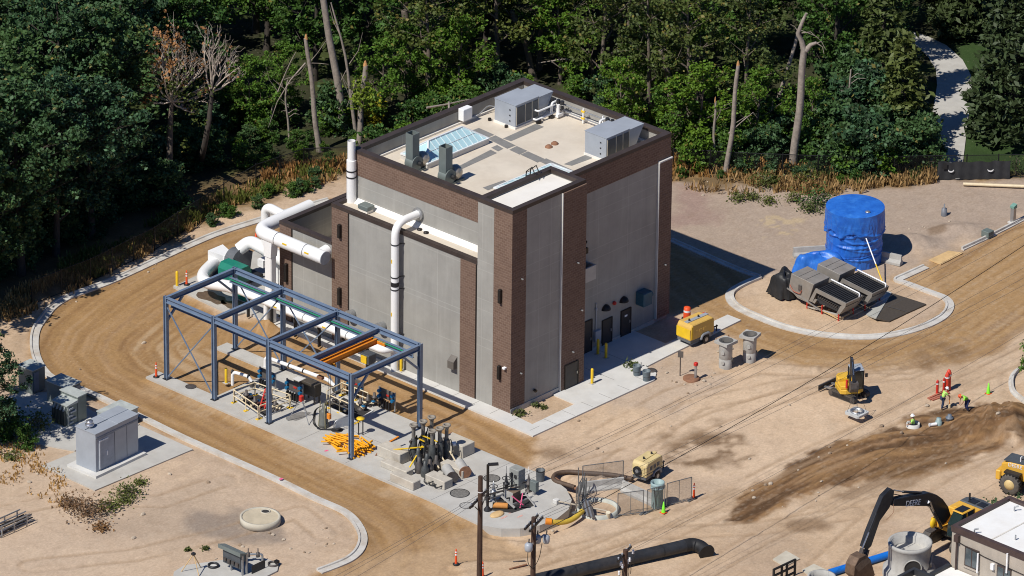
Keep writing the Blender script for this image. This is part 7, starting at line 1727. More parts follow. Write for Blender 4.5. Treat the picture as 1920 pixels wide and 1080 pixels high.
L_dry=make_leaf('dry_grass',(.30,.20,.095),.5,.15)
L_weed=make_leaf('weed_green',(.075,.10,.03),.45,.15)
L_rust=make_leaf('weed_rust',(.17,.10,.055),.4,.1)
def leafmesh(name,C,size,rs,m,up=.5,aspect=1.5):
    """one small bent blade of leaf (a folded quad) at every point of C"""
    n=len(C)
    d=rs.normal(size=(n,3)); d[:,2]*=.7; d/=np.linalg.norm(d,axis=1)[:,None]
    nn=rs.normal(size=(n,3)); nn[:,2]+=up*2; nn-=d*(nn*d).sum(1)[:,None]; nn/=np.linalg.norm(nn,axis=1)[:,None]
    s=np.cross(d,nn); z=size*rs.uniform(.6,1.3,(n,1))
    a=C-d*z*aspect*.5; b=C+s*z*.5+nn*z*.12; c=C+d*z*aspect*.5; e=C-s*z*.5+nn*z*.12
    V=np.stack([a,b,c,e],1).reshape(-1,3).astype(np.float32)
    me_=D.meshes.new(name); me_.vertices.add(4*n); me_.vertices.foreach_set('co',V.ravel())
    me_.loops.add(4*n); me_.loops.foreach_set('vertex_index',np.arange(4*n,dtype=np.int32))
    me_.polygons.add(n); me_.polygons.foreach_set('loop_start',np.arange(0,4*n,4,dtype=np.int32)); me_.polygons.foreach_set('loop_total',np.full(n,4,dtype=np.int32))
    me_.update(calc_edges=True); me_.materials.append(m); return me_
def crown_points(rs,h,r,base,lobes,clumps,leaves,taper=.6,cs=.62):
    """lobes on limbs, clumps on lobes, leaves in clumps: ragged outline with gaps"""
    out=[]; lob=[]
    for i in range(lobes):
        t=(i+.5)/lobes; z=base+(h-base)*(t**.9)*.93
        a=i*2.4+rs.uniform(-.5,.5); env=r*(1-taper*max(0,(t-.45)/.55)**1.4)*(.55+.45*min(1,t/.3))
        q=rs.uniform(.35,.8)*env if i<lobes-1 else .1*env
        lob.append((q*math.cos(a),q*math.sin(a),z,env*rs.uniform(.42,.62)))
    for lx,ly,lz,lr in lob:
        for k in range(clumps):
            v=rs.normal(size=3); v/=np.linalg.norm(v); v[2]=v[2]*.8+.15
            cc=np.array((lx,ly,lz))+v*lr*rs.uniform(.75,1.12)
            cr=cs*rs.uniform(.6,1.25)
            m_=rs.poisson(leaves)
            p=rs.normal(size=(m_,3))*cr*.5; p[:,2]*=.6
            out.append(cc+p)
    return np.concatenate(out),lob
def limbs(mb,base,h,lob,r0,lean=(0,0)):
    P=[Vector((lean[0]*t**1.3+.15*math.sin(5*t),lean[1]*t**1.3+.12*math.cos(4*t)-.12,-.3+(h*.93+.3)*t)) for t in [i/8 for i in range(9)]]
    mb.tube(P,r0,9,rs=[r0*(1.25 if i==0 else 1-.88*i/8) for i in range(9)])
    for lx,ly,lz,lr in lob:
        z=max(base*.6,lz-1.2-.3*math.hypot(lx,ly)); t=min(.95,z/(h*.93)); s=Vector((lean[0]*t**1.3+.15*math.sin(5*t),lean[1]*t**1.3+.12*math.cos(4*t)-.12,z))
        e=Vector((lx,ly,lz)); mb.tube([s,s.lerp(e,.55)+Vector((0,0,-.15)),e],.05,5,rs=[r0*.42*(1-t*.7)+.03,r0*.25*(1-t*.7)+.02,.02])
        for k in range(3):
            a=k*2.1+lx; mb.tube([s.lerp(e,.6),e+Vector((lr*.8*math.cos(a),lr*.8*math.sin(a),lr*.3))],.02,4,rs=[.045,.012])
def tree_proto(kind,seed,leaf,bark,h,r,base,lobes,clumps,leaves,size,r0,label,cat='tree',group='trees of the wood',cs=.62,taper=.6,name='leafy_tree',lean=(0,0)):
    rs=np.random.RandomState(seed); C,lob=crown_points(rs,h,r,base,lobes,clumps,leaves,taper,cs)
    t=thing(name,label,cat,(0,0,-500),group=group,local=True)
    me_=leafmesh('crown',C,size,rs,leaf); o=D.objects.new('crown',me_); COL.objects.link(o); o.parent=t; o['_o']=(0,0,0)
    mb=MB(); limbs(mb,base,h,lob,r0,lean); mb.build('trunk',bark,t); return t
protos={}
SPEC=dict(
 big=('leafy_tree',1,L_dark,M_barkd,17,5.2,4.4,13,17,52,.235,.34,'tall dark green broadleaf tree in the dense wood at the left','tree','dark trees of the left wood'),
 big2=('leafy_tree',2,L_mid,M_barkd,15,4.6,2.5,11,16,48,.235,.30,'tall mid green broadleaf tree in the wood behind the building','tree','green trees of the wood behind the building'),
 airy=('leafy_tree',3,L_olive,M_bark,16,4.2,5.0,10,12,34,.23,.26,'thin crowned olive green tree with grey limbs showing, behind the building','tree','open crowned trees behind the building'),
 light=('leafy_tree',4,L_light,M_bark,11,3.4,1.5,9,14,42,.225,.2,'smaller bright green tree between the darker ones of the wood','tree','bright green trees of the wood'),
 shrub=('shrub',5,L_mid,M_barkd,3.4,2.0,.1,7,11,38,.20,.08,'mid green shrub in the undergrowth along the wood edge','shrub','green shrubs along the wood edge'),
 shrub2=('shrub',6,L_light,M_barkd,2.6,1.6,.1,6,10,36,.19,.07,'bright green shrub in the undergrowth along the wood edge','shrub','bright shrubs along the wood edge'),
 shrub3=('shrub',7,L_dark,M_barkd,4.2,2.2,.1,8,12,38,.21,.09,'dark green thicket shrub under the trees of the wood','shrub','dark thicket shrubs under the trees'),
)
for k,(nm,seed,leaf,bark,h,r,base,lb,cl,lv,sz,r0,lab,cat,grp) in SPEC.items():
    protos[k]=tree_proto(k,seed,leaf,bark,h,r,base,lb,cl,lv,sz,r0,lab,cat,grp,cs=.62 if h>8 else .45,name=nm)
used={}
rt=random.Random(12)
def plant(kind,px,py,s=1.0,label=None,group=None):
    p=protos[kind]; q=g(px,py,0); loc=(q.x,q.y,gz(q.x,q.y)-.05); sc=(s*rt.uniform(.9,1.1),s*rt.uniform(.9,1.1),s*rt.uniform(.94,1.06)); rz=rt.uniform(0,6.28)
    if kind not in used:
        used[kind]=1; p.location=loc; p.rotation_euler=(0,0,rz); p.scale=sc
        if label: p['label']=label
        if group: p['group']=group
        return p
    o=dup(p,loc,rz,scale=1); o.scale=sc
    lab,grp=SPEC[kind][12],SPEC[kind][14]
    o['label']=label or lab; o['group']=group or grp
    return o
# left wood: the front row stands just behind the fence, the rest fills the depth
for x,y,s in ((-95,605,.95),(-25,560,.95),(40,517,.95),(105,480,.95),(172,446,.85),(-140,560,1.05),(-40,490,1.05),(40,440,1.05),(110,395,1.05),(180,370,1.0),(-110,420,1.0),(-20,350,1.05),(70,310,1.05),(160,270,1.0),(232,290,.95),(-90,270,1.0),(10,210,1.05),(100,160,1.0),(190,180,1.0),(285,215,.9),(-190,640,.9),(225,90,1.0)):
    plant('big',x,y,s)
for x,y,s in ((345,215,.85),(590,150,.95),(670,140,1.0),(500,95,1.0),(830,140,1.0),(910,90,.95),(380,90,1.0),(480,60,1.0),(560,30,1.0),(660,40,1.0),(760,20,1.0),(850,40,1.0),(330,10,1.0),(940,-10,1.0),(1060,30,1.0),(1330,150,1.0),(1420,110,1.0),(1520,120,.95),(1250,40,1.0),(1350,20,1.0),(1470,0,1.0),(1590,20,1.0),(1690,-10,.9),(1140,-20,1.0),(1560,190,.85),(1640,130,.8),(430,-60,1.0),(620,-70,1.0),(820,-80,1.0),(1020,-80,1.0),(1230,-80,1.0),(1420,-90,1.0),(1620,-110,1.0),(1760,-60,1.0),(1850,-40,1.0),(230,-30,1.0),(60,20,1.0),(-70,90,1.0),(1800,-120,1.0),(1930,-110,1.0)):
    plant('big2',x,y,s)
for x,y,s in ((800,200,.95),(930,160,1.0),(1010,130,1.0),(1130,215,1.05),(1215,230,.95),(1180,120,1.0),(1290,250,.95),(1080,90,1.0),(1400,260,.9),(1570,90,1.0),(1000,20,1.0)):
    plant('airy',x,y,s,)
for x,y,s in ((470,245,.6),(530,215,.6),(715,235,.75),(860,210,.85),(1160,270,.7),(1260,300,.6),(1310,300,.8),(1420,290,.7),(1520,285,.6),(1240,190,.9),(1050,160,.9),(760,200,.7)):
    plant('light',x,y,s)
rs_=random.Random(31)
for k in range(40):
    x=400+rs_.random()*470; y=322-(x-400)*.02-rs_.random()*90-(max(0,x-660)*.18)
    plant(rs_.choice(('shrub','shrub','shrub2','shrub3')),x,y,rs_.uniform(.7,1.1)*(.34 if y>250 and 570<x<690 else .5 if y>262 else .95))
for k in range(34):
    x=1265+rs_.random()*470; y=330-rs_.random()*75
    plant(rs_.choice(('shrub','shrub3','shrub3','shrub2')),x,y,rs_.uniform(.7,1.1))
for k in range(26):
    x=-20+rs_.random()*420; y=530-x*.42-rs_.random()*120
    plant('shrub3',x,y,rs_.uniform(.6,1.0))
for x,y,s in ((700,300,.9),(760,285,.9),(820,262,1.0),(880,236,1.0),(930,210,1.0),(970,190,.9),(1080,190,.8),(1140,215,.9),(1190,240,.9),(1235,255,.9)):
    plant(rs_.choice(('shrub','shrub2','shrub3')),x,y,s)
for x,y,s in ((1600,318,1.25),(1635,322,1.1),(1560,305,1.3),(1655,270,1.2),(1620,250,1.4),(1590,215,1.4)):
    plant('shrub3',x,y,s)
plant('shrub2',1655,328,1.1)
# ---- conifers by the path
def conifer(seed,h,r,label,px,py,leaf=L_pine,s=1,layers=26,per=15,lv=36,size=.30):
    rs=np.random.RandomState(seed); out=[]; mb=MB(); mb.tube([(0,0,-.3),(.1,.05,h*.5),(0,0,h)],.3,8,rs=[.36,.2,.02])
    for i in range(layers):
        t=i/(layers-1); z=h*(.08+.9*t); R_=r*(1-t)**.75*(.55+.45*min(1,(t+.12)/.25))+.25
        for k in range(max(4,int(per*(1-t*.6)))):
            a=k*2*PI/max(4,int(per*(1-t*.6)))+i*1.7+rs.uniform(-.3,.3); q=R_*rs.uniform(.45,1.05)
            c_=np.array((q*math.cos(a),q*math.sin(a),z-.12*q+rs.uniform(-.25,.25)))
            p=rs.normal(size=(rs.poisson(lv),3))*np.array((.34,.34,.20)); out.append(c_+p)
            if k%3==0: mb.tube([(0,0,z),(c_[0],c_[1],c_[2])],.03,4,rs=[.05,.015])
    q=g(px,py,0); t_=thing('pine_tree',label,'pine tree',(q.x,q.y,gz(q.x,q.y)),local=True)
    me_=leafmesh('crown',np.concatenate(out),size,rs,leaf,.3,2.2); o=D.objects.new('crown',me_); COL.objects.link(o); o.parent=t_
    mb.build('trunk',M_barkd,t_); return t_
conifer(41,15,3.9,'big dense dark pine at the right edge beside the path',1895,262)
conifer(42,12,3.0,'dark pine cut off by right edge behind the big one',1935,140)
conifer(43,13.5,2.7,'feathery olive green pine left of the path',1650,205,make_leaf('needle_olive',(.070,.098,.030),.45,.14),layers=18,per=9,lv=34)
conifer(44,9,2.3,'lower feathery pine just left of path, before the taller one',1690,268,MATS.get('x') or D.materials['needle_olive'],layers=15,per=9,lv=30)
conifer(45,13,3.2,'dark pine in deep shade where the path bends',1800,60)
# ---- bare trunks
def snag(base,top,r0,label,bend=0,r1=None,fork=(),twigs=(),m=M_barkp,torn=True,zb=0):
    """standing dead trunk from its foot to a broken top; forks and twigs given in photo pixels on its own vertical plane"""
    q=g(*base,0); z0=gz(q.x,q.y); n_=FWH
    def up(px,py):                                   # point over the foot, on the vertical plane facing along the view
        d=ray(px,py); k=(q-CC).dot(n_)/d.dot(n_); return CC+d*k
    T=up(*top); A=Vector((q.x,q.y,z0-.2)); n=9; P=[]
    for i in range(n):
        t=i/(n-1); p=A.lerp(T,t)+RTH*(bend*math.sin(PI*t)+.06*math.sin(9*t+base[0])); P.append(p)
    r1=r1 or r0*.62
    t_=thing('bare_trunk',label,'bare tree',(q.x,q.y,z0)); mb=MB(); mb.tube(P,r0,10,rs=[r0*(1.25 if i==0 else 1)+(r1-r0)*i/(n-1)+.02*math.sin(i*3.1) for i in range(n)]); mb.build('trunk',m,t_)
    if torn: MB().lathe(T,[(r1*.95,-.08),(r1*.8,.1),(r1*.35,.35),(.001,.42)],8,False).build('broken_top',M_torn,t_)
    for pts,ra in fork:
        Q=[up(*a)+FWH*((i%2)*.2) for i,a in enumerate(pts)]; MB().tube(Q,ra,8,rs=[ra*(1-.55*i/(len(Q)-1)) for i in range(len(Q))]).build('limb',m,t_)
    for pts,ra in twigs:
        Q=[up(*a)+FWH*(.25*math.sin(3*i)) for i,a in enumerate(pts)]; MB().tube(Q,ra,5,rs=[ra*(1-.8*i/(len(Q)-1))+.006 for i in range(len(Q))]).build('twig',m,t_)
    return t_
snag((599,285),(574,72),.24,'grey trunk with orange broken top, left one of the trunks behind white stack',twigs=(([(578,120),(595,100),(612,75)],.04),([(573,118),(545,150),(520,190),(503,240)],.07),([(576,118),(600,119),(616,120)],.03)))
snag((646,250),(600,-30),.34,'thickest pale bare trunk, running up out of the frame behind the stack',bend=.1,r1=.25,torn=False,twigs=(([(622,110),(640,140),(655,180)],.04),([(640,230),(632,250),(625,262)],.04)))
snag((672,275),(685,122),.25,'bare trunk with an orange torn end, right one behind the stack',bend=-.05,r1=.2,twigs=(([(668,150),(660,175),(650,200)],.04),([(672,190),(655,165),(640,140)],.04)))
snag((668,262),(622,5),.17,'slim leaning bare stem between the thick trunk and the torn one',bend=.3,r1=.06,torn=False,twigs=(([(640,70),(625,40),(618,10)],.05),([(655,120),(672,95),(680,60)],.04),([(650,130),(640,150),(630,165)],.03)))
snag((505,250),(556,98),.09,'thin curved pale sapling leaning right in undergrowth',bend=-.5,r1=.03,torn=False,twigs=(([(520,170),(505,150),(498,120)],.02),([(530,150),(560,140),(575,120)],.02)))
snag((1361,330),(1384,122),.22,'slim bare trunk right of the roof corner with a blunt top',bend=.06,r1=.15,twigs=(([(1366,250),(1395,225),(1412,210),(1420,222)],.05),([(1372,235),(1400,218),(1408,232)],.03)))
snag((1338,318),(1341,190),.13,'short thin bare trunk left of slim bare trunk',r1=.09,twigs=(([(1338,215),(1355,200),(1375,190)],.03),([(1338,235),(1350,212),(1352,200)],.03)))
snag((1486,318),(1508,95),.34,'thick pale bare trunk with a forked top near the fence',bend=.04,r1=.26,torn=False,fork=(([(1508,98),(1503,78),(1496,62),(1505,42),(1512,25)],.24),([(1510,96),(1520,86),(1531,80)],.24)),twigs=(([(1530,80),(1542,88),(1545,100)],.05),([(1503,62),(1520,60),(1538,75)],.04),([(1498,62),(1490,50),(1482,45)],.04),([(1528,82),(1540,78),(1548,92)],.04),([(1500,56),(1525,66),(1535,70)],.03)))
snag((1432,252),(1495,60),.22,'leaning bare trunk just left of forked bare trunk',bend=.25,r1=.12,torn=False,twigs=(([(1440,220),(1460,200),(1458,170)],.04),([(1440,225),(1465,230),(1475,250)],.05)))
snag((1270,248),(1238,95),.40,'thick wounded trunk with torn orange bark right of building roof',bend=.2,r1=.24,torn=False,fork=(([(1270,215),(1262,195),(1258,180)],.12),),m=M_bark)
q=g(1268,245,0); 
snag((775,178),(760,20),.42,'massive dark bare trunk in shade left of roof corner',bend=.05,r1=.3,torn=False,m=M_bark,twigs=(([(765,50),(735,50),(712,18)],.08),([(765,55),(790,50),(800,60)],.06)))
snag((797,130),(803,-20),.2,'straight dark trunk beside the massive one',r1=.17,torn=False,m=M_bark)
snag((1002,148),(960,20),.3,'dark leaning trunk directly behind the roof peak',bend=.2,r1=.2,torn=False,m=M_bark,twigs=(([(985,95),(1010,40),(1030,15),(1036,-5)],.06),([(1005,45),(1025,30),(1045,22)],.04),([(975,60),(950,20),(930,0)],.06)))
snag((1185,240),(1180,120),.15,'thin grey trunk behind the right roof edge',r1=.11,torn=False,m=M_bark); snag((1235,250),(1236,205),.16,'short grey trunk by right roof corner',r1=.14,torn=False)
snag((232,40),(226,-40),.3,'dark trunk high in the wood at upper left',r1=.2,torn=False,m=M_barkd)
for (a,b,r_,lab) in (((1197,262),(1186,140),.14,'thin grey trunk among green trees right of the roof, taller one'),((1052,128),(1043,25),.15,'thin grey trunk high behind the roof peak, left one'),((1112,150),(1098,22),.16,'thin grey trunk high behind the roof peak, right one'),
    ((728,128),(738,12),.14,'thin grey trunk left of the massive dark trunk'),((1300,212),(1312,88),.15,'thin grey trunk between the wounded trunk and blunt topped trunk'),((1585,262),(1597,130),.13,'thin pale trunk standing right of the forked trunk'),((545,262),(538,150),.10,'thin pale trunk left of the orange topped one'),((880,190),(872,95),.13,'thin grey trunk behind the left roof parapet')):
    tw=[]; q_=random.Random(a[0])
    for k in range(7):
        f=q_.uniform(.3,.98); x=a[0]+(b[0]-a[0])*f; y=a[1]+(b[1]-a[1])*f; sx=q_.choice((-1,1)); L_=q_.uniform(10,30); tw.append(([(x,y),(x+sx*L_*.5,y-L_*.35),(x+sx*L_,y-L_*q_.uniform(.2,.9))],.03))
    snag(a,b,r_,lab,bend=q_.uniform(-.25,.25),r1=.06,torn=False,twigs=tw,m=M_barkp if a[0]>1500 or a[0]<600 else M_bark)
q=g(1090,130,0); t_=thing('fallen_branch','long bare branch hanging level behind the roof peak','branch',(q.x,q.y,2.4))
A=g(1010,118,2.4); Bq=g(1105,116,2.4); MB().tube([A,A.lerp(Bq,.5)+Vector((0,0,.3)),Bq],.09,6,rs=[.03,.09,.04]).build('limb',M_barkp,t_)
for a,b in ((1035,116),(1052,118)): MB().tube([g(a,b,2.5),g(a+25,b+18,1.5),g(a+30,b+28,1.0)],.05,5,rs=[.06,.03,.01]).build('twig',M_barkp,t_)
q=g(890,50,0); t_=thing('dead_branch','bare pale bough arching high before the dark trees left of roof peak','branch',(q.x,q.y,9))
for pts in ([(800,12),(840,5),(880,-4)],[(842,2),(842,40),(848,60),(855,62)],[(876,0),(860,18),(845,30)],[(790,60),(810,50),(820,30),(832,8)]):
    MB().tube([g(a,b+190,8.4) for a,b in pts],.05,5,rs=[.10-.03*i for i in range(len(pts))]).build('limb',M_barkp,t_)
# ---- the dying tree with brown leaves and pale fanned branches
def dying_tree():
    q=g(318,362,0); z0=gz(q.x,q.y); n_=FWH
    def up(px,py,dp=0):
        d=ray(px,py); Q0=q+FWH*dp; k=(Q0-CC).dot(n_)/d.dot(n_); return CC+d*k
    t=thing('dying_tree','dying tree with brown leaf tufts and pale fanned out branches','tree',(q.x,q.y,z0))
    MB().tube([Vector((q.x,q.y,z0-.3)),up(318,300),up(319,240,.3),up(322,180,.2)],.25,9,rs=[.34,.27,.23,.16]).build('trunk',M_bark,t)
    q2=g(376,305,0); MB().tube([q2,up(384,270,-1),up(392,225,-.6),up(398,165,0)],.2,8,rs=[.28,.24,.2,.15]).build('second_trunk',M_barkd,t)
    r=random.Random(17); tips=[]
    mb=MB()
    def grow(p0,p1,ra,lev,dp):
        A=p0; Bq=p1; mid=A.lerp(Bq,.5)+RTH*r.uniform(-.2,.2)+Vector((0,0,-.12)); mb.tube([A,mid,Bq],ra,6 if lev<2 else 4,rs=[ra,ra*.8,ra*.55])
        if lev>=3: tips.append(Bq); return
        L=(Bq-A).length
        for k in range(3 if lev<2 else 2):
            d=(Bq-A).normalized()+Vector((r.uniform(-.62,.62),r.uniform(-.62,.62),r.uniform(-.05,.5))); d.normalize()
            s=A.lerp(Bq,r.uniform(.5,1.0)); grow(s,s+d*L*r.uniform(.45,.75),ra*.55,lev+1,dp)
    for a,b,dp in ((262,165,.6),(268,128,-.5),(285,92,.3),(305,72,-.2),(330,64,.8),(352,72,-.6),(372,98,-1),(385,130,.8),(388,165,1.2),(300,115,-1.2),(345,112,.5),(262,195,-.3),(355,212,.6),(320,100,-.8),(398,112,.2),(402,182,.5),(365,140,.9)):
        grow(up(321,190,.1),up(a+(321-a)*.42,b+(190-b)*.42,dp),.085,0,dp)
    M_twig=mat('twig_pale',(.46,.39,.32),.85,0,.2,3)
    mb.build('branches',M_twig,t)
    mb2=MB(); mb=mb2
    for a,b,dp in ((438,92,.3),(450,118,-.4),(418,78,.5),(402,92,-.5),(378,88,.3),(390,70,-.3),(448,145,.2)):
        grow(up(396,172,0),up(a+(396-a)*.38,b+(172-b)*.38,dp),.08,0,dp)
    mb2.build('side_branches',M_twig,t)
    rs=np.random.RandomState(5); out=[]
    for p in [p for p in tips if r.random()<(.75 if pj(p)[0]<335 else .12)]:
        out.append(np.array(p)+rs.normal(size=(rs.poisson(5),3))*.2)
    me_=leafmesh('brown_leaves',np.concatenate(out),.20,rs,L_brown,.3); o=D.objects.new('brown_leaves',me_); COL.objects.link(o); o.parent=t
    me_.transform(Matrix.Translation(-Vector((q.x,q.y,z0)))); 
    out=[np.array(up(320+rs.normal()*38,165+rs.normal()*42,rs.normal()*.8))+rs.normal(size=(14,3))*.3 for _ in range(46)]
    me_=leafmesh('green_leaves',np.concatenate(out),.2,rs,L_olive,.3); o=D.objects.new('green_leaves',me_); COL.objects.link(o); o.parent=t
    me_.transform(Matrix.Translation(-Vector((q.x,q.y,z0))))
dying_tree()
# yellow sprays on the torn trunk and in the thicket
def spray(name,px,py,z,rx,h,leaf,label,n=420,seed=1,cat='shrub',size=.2):
    q=g(px,py,z); rs=np.random.RandomState(seed); C=rs.normal(size=(n,3))*np.array((rx*.5,rx*.5,h*.3))+np.array((0,0,h*.5))
    t=thing(name,label,cat,(q.x,q.y,q.z),local=True); me_=leafmesh('foliage',C,size,rs,leaf,.4); o=D.objects.new('foliage',me_); COL.objects.link(o); o.parent=t
    mb=MB()
    for k in range(5): mb.tube([(0,0,-.2 if z==0 else 0),(rs.normal()*rx*.2,rs.normal()*rx*.2,h*.5),(rs.normal()*rx*.4,rs.normal()*rx*.4,h*.9)],.025,4)
    mb.build('stems',M_bark,t)
spray('yellow_shrub',700,245,0,1.0,2.6,L_yellow,'yellow leaved shrub standing out right of the bare trunks',seed=3)
spray('leaf_tuft',680,205,3.4,.9,2.4,make_leaf('leaf_lime',(.16,.24,.03),.4,.25),'bright lime leaf tuft growing on the torn bare trunk',seed=4)
# left edge tree that shades the switchgear, right edge twigs, bush behind the little building
plant('big',-14,842,.5,'small leafy tree at the left edge shading the grey cabinets','trees at the picture edges'); plant('big2',-135,850,.85,'small leafy tree at the left edge shading the grey cabinets','trees at the picture edges'); plant('big',-95,822,.85,'small leafy tree at the left edge shading the grey cabinets','trees at the picture edges')
plant('shrub',15,815,.8,'low bushy growth at the left edge beside the cabinets','low bushes at the left edge'); plant('shrub',50,838,.5,'low bushy growth at the left edge beside the cabinets','low bushes at the left edge')
plant('light',1966,770,.6,'leafy tree poking in at the right edge','trees at the picture edges')
spray('green_bush',1893,985,0,1.8,1.7,make_leaf('leaf_grey_green',(.05,.095,.045),.45,.15),'grey green bush behind the white roofed small building',n=900,seed=6,size=.2)
# ---- weeds
for i,(a,b,rx,h,leaf,lab) in enumerate(((165,965,1.5,1.0,L_rust,'rusty brown weed clump on the dirt near the generator slab'),(130,950,.9,.8,L_rust,'small rusty weed clump left of the larger one'),(205,955,.9,.7,L_weed,'green weed clump between rusty ones and the slab corner'),
    (240,925,1.0,.6,L_weed,'low green weed patch near the slab corner'),(262,908,.5,.4,L_weed,'tiny green weed nearest the kerb by the generator slab'),(235,940,.8,.4,L_weed,'spreading green weed beyond the slab corner'),
    (70,805,1.3,1.2,L_weed,'tall green weeds beside the generator slab, left side'),(20,860,.7,.5,L_weed,'green weed tuft at left edge of the lot'),(190,992,.7,.35,L_rust,'thin rusty weeds below the big clump'),
    (1385,375,.7,.5,L_weed,'green weed on bare soil right of building, left one'),(1410,372,.6,.4,L_weed,'green weed on bare soil right of building, middle one'),(1440,380,.7,.45,L_weed,'green weed on bare soil right of building, right one'),
    (1490,378,.8,.8,L_weed,'green bush at the grass edge left of the blue tank'),(1530,385,1.2,1.4,L_mid,'taller green bush just behind the blue tank'),(1520,395,1.0,.7,L_weed,'low green weed directly left of the blue tank top'),
    (975,778,.5,.35,L_weed,'small weed at the foot of the tower corner'),(1005,762,.3,.25,L_weed,'tiny weed on the dirt strip by the tower'),(1020,766,.25,.22,L_weed,'tiny weed on the dirt strip, farther right'),(1185,689,.6,.4,L_weed,'grey green weed beside the trash cans'),
    (352,1032,.2,.2,L_weed,'tiny green weed above the vault slab, left one'),(385,1030,.22,.2,L_weed,'tiny green weed above the vault slab, right one'),(1880,330,.5,1.1,L_olive,'tall thin weeds before the dark screen'),(1905,328,.6,1.4,L_olive,'tall thin weeds before the dark screen, at the right edge'),(1600,340,.9,.7,L_weed,'green weed clump in the dry grass by the fence'),(1435,350,1.2,1.2,L_weed,'green bush in the dry grass near the forked trunk'),(1515,345,1.2,1.3,L_weed,'green bush in the dry grass right of the forked trunk'))):
    spray('weed',a,b,0,rx,h,leaf,lab,n=int(260*rx*rx)+90,seed=50+i,cat='weed',size=.13)
for k in range(22):
    x=1265+rs_.random()*470; y=322+rs_.random()*24; plant(rs_.choice(('shrub','shrub2','shrub3')),x,y,rs_.uniform(.18,.38),'low green tuft in the dry verge beside the fence','low green tufts in the verge')
for k in range(16):
    x=250+rs_.random()*390; y=462-(x-250)*.37+rs_.random()*18; plant(rs_.choice(('shrub','shrub3')),x,y,rs_.uniform(.18,.36),'low green tuft in the dry verge beside the fence','low green tufts in the verge')
# ---- dry grass: blades in uneven tussocks along the verge
def grass(name,poly,n,hmin,hmax,leaf,seed,wd=.035,clump=.6):
    rs=np.random.RandomState(seed); P=[]; W_=np.array(wp(poly)); lo=W_.min(0); hi=W_.max(0)
    while len(P)<n:
        k=n*3; a=rs.uniform(lo,hi,(k,2)); ok=inside(a[:,0],a[:,1],[tuple(v) for v in W_])
        dn=fbm(a[:,0]*.7,a[:,1]*.7,3,seed); ok&=(dn>rs.uniform(.42,.66,k)); P+=list(a[ok])
    P=np.array(P[:n]); dn=fbm(P[:,0]*.7,P[:,1]*.7,3,seed)
    z=np.array([gz(x,y) for x,y in P]); h=rs.uniform(hmin,hmax,n)*(.5+dn); a=rs.uniform(0,6.28,n); b=rs.uniform(0,6.28,n); ln=rs.uniform(.1,.55,n)*h
    ws=wd*rs.uniform(.6,1.6,n)
    p0=np.stack([P[:,0]-np.cos(a)*ws,P[:,1]-np.sin(a)*ws,z-.03],1); p1=np.stack([P[:,0]+np.cos(a)*ws,P[:,1]+np.sin(a)*ws,z-.03],1)
    tx=P[:,0]+np.cos(b)*ln; ty=P[:,1]+np.sin(b)*ln; p2=np.stack([tx+np.cos(a)*ws*1.6,ty+np.sin(a)*ws*1.6,z+h*.85],1); p3=np.stack([tx-np.cos(a)*ws*.6,ty-np.sin(a)*ws*.6,z+h],1)
    V=np.stack([p0,p1,p2,p3],1).reshape(-1,3).astype(np.float32)
    me_=D.meshes.new(name); me_.vertices.add(4*n); me_.vertices.foreach_set('co',V.ravel()); me_.loops.add(4*n); me_.loops.foreach_set('vertex_index',np.arange(4*n,dtype=np.int32))
    me_.polygons.add(n); me_.polygons.foreach_set('loop_start',np.arange(0,4*n,4,dtype=np.int32)); me_.polygons.foreach_set('loop_total',np.full(n,4,dtype=np.int32)); me_.update(calc_edges=True)
    me_.materials.append(leaf); o=D.objects.new(name,me_); COL.objects.link(o); tag(o,kind='stuff'); return o
grass('dry_grass',[(1258,300),(1330,305),(1450,312),(1560,318),(1700,318),(1735,300),(1760,318),(1755,345),(1690,352),(1640,352),(1600,370),(1540,372),(1480,360),(1400,368),(1320,362),(1258,350)],3600,.2,.8,L_dry,71)
grass('dry_grass',[(330,420),(400,372),(470,345),(560,330),(650,300),(660,332),(590,352),(500,362),(430,395),(330,450),(240,500),(150,545),(60,590),(0,610),(0,560),(100,520),(220,465)],2600,.2,.65,L_dry,72)
grass('dry_grass',[(1258,290),(1740,300),(1740,330),(1258,335)],1800,.3,1.0,make_leaf('grass_rust',(.30,.18,.08),.5,.12),76)
grass('wild_grass',[(100,500),(400,370),(640,300),(640,330),(430,390),(150,540)],3000,.3,.8,L_weed,77)
grass('rusty_grass',[(500,318),(560,300),(650,295),(650,322),(560,336),(490,342)],900,.25,.75,make_leaf('grass_rust2',(.33,.18,.07),.4,.12),73)
grass('wild_grass',[(-20,800),(60,830),(120,880),(130,960),(60,930),(-20,900)],700,.10,.28,L_dry,74)
grass('wild_grass',[(1420,300),(1600,300),(1740,310),(1730,345),(1500,350)],3200,.3,.8,L_weed,75)
# ---- chain link fence along the wood and the dark wind screen by the path
M_fp=mat('fence_black',(.016,.017,.018),.5,.3,.2,3); M_cl=make_mesh_mat('chain_black',(.02,.021,.022),.11,.13)
def longfence(pts,label,h=2.0,step=3.0):
    P=[g(a,b,0) for a,b in pts]; t=thing('chain_link_fence',label,'fence',P[0]); acc=[]
    up=Vector((0,0,1))
    for A,Bq in zip(P[:-1],P[1:]):
        L=(Bq-A).length; n=max(1,round(L/step))
        for k in range(n): acc.append(A.lerp(Bq,k/n))
        A2,B2=A+up*gz(A.x,A.y)*0,Bq
        for z in (h,.1,): MB().cyl(A+up*z,Bq+up*z,.032,n=6).build('rail',M_fp,t)
        mb=MB().quad(A+up*.1,Bq+up*.1,Bq+up*(h-.02),A+up*(h-.02)); mb.uv=[(0,0),(L,0),(L,h),(0,h)]; mb.build('wire_mesh',M_cl,t)
    acc.append(P[-1])
    for p in acc: MB().cyl(p-up*.2,p+up*(h+.1),.05,n=7).build('post',M_fp,t)
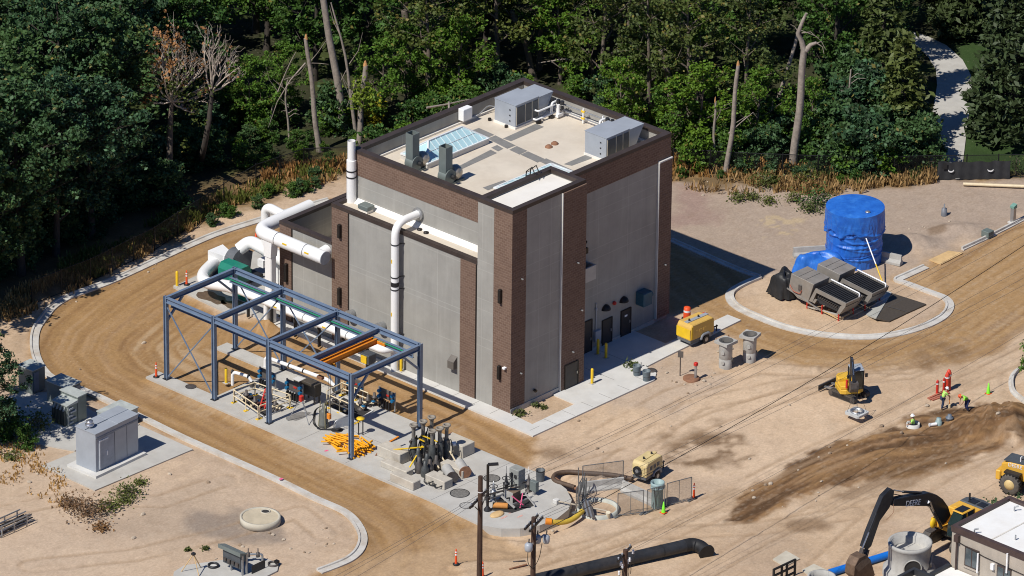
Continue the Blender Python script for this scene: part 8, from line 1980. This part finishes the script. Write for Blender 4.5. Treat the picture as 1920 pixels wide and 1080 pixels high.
longfence([(1262,322),(1400,330),(1600,338),(1752,335)],'black chain link fence at the wood edge, right of building')
longfence([(1752,335),(1930,333)],'black chain link fence beside the path, behind the wind screen')
longfence([(655,318),(570,322),(480,352),(420,388),(290,470),(170,530),(60,572)],'black chain link fence in tree shade along the left wood')
A=g(1757,337,0); Bq=g(1893,335,0); n2=Vector((-FWH.x,-FWH.y,0))*.10
t=thing('wind_screen','dark fabric screen with two white crescents tied to the fence','screen',A)
M_scr2=mat('screen_fabric',(.030,.031,.034),.8,0,.25,1.5)
vs=[];fs=[];n=36
for i in range(n+1):
    s=i/n; p=A.lerp(Bq,s)+n2*(1+.35*math.sin(i*1.3))
    for z in (.05,.6,1.15,1.62+.05*math.sin(i*.7)-.06*math.sin(PI*s)): vs.append((p.x-n2.x*.3*math.sin(z*3+i),p.y-n2.y*.3*math.sin(z*3+i),z))
for i in range(n): fs+=[(i*4+k,(i+1)*4+k,(i+1)*4+k+1,i*4+k+1) for k in range(3)]
MB()._add(vs,fs,True).build('fabric',M_scr2,t)
dirx=(Bq-A).normalized()
for px in (1782,1856):
    s=(px-1757)/136; c_=A.lerp(Bq,s)+n2*2.0+Vector((0,0,.92)); pts=[]
    for k in range(13): a=PI+PI*k/12; pts.append((.24*math.cos(a),.22*math.sin(a)))
    for k in range(13): a=2*PI-PI*k/12; pts.append((.20*math.cos(a),.12*math.sin(a)+.02))
    MB().extr(pts,c_,dirx,(0,0,1),n2*.15).build('white_crescent',M_refl,t)
c_=A.lerp(Bq,.10)+n2*2+Vector((0,0,1.25)); MB().extr([(-.18,-.25),(.18,-.25),(.18,.25),(-.18,.25)],c_,dirx,(0,0,1),n2*.15).build('patch',M_black,t)
for k in range(4): c_=A.lerp(Bq,.26+.012*k)+n2*2+Vector((0,0,.16)); MB().extr([(-.05,-.04),(.05,-.04),(.05,.05),(-.05,.03)],c_,dirx,(0,0,1),n2*.1).build('faded_letter',M_concp,t)
q=g(1718,305,0); t=thing('path_sign','white topped post at the start of the path','sign',(q.x,q.y,0)); MB().cyl((q.x,q.y,0),(q.x,q.y,1.6),.04,n=6).build('post',M_galv,t); MB().box(q.x-.12,q.x+.1,q.y-.2,q.y+.2,.95,1.5).build('plate',M_refl,t)
for k in list(protos):
    if k not in used: pass
SC.render.resolution_x=1024; SC.render.resolution_y=576
SC.cycles.pixel_filter_type='BLACKMAN_HARRIS'; SC.cycles.filter_width=1.05
SC.cycles.max_bounces=6; SC.cycles.transparent_max_bounces=12
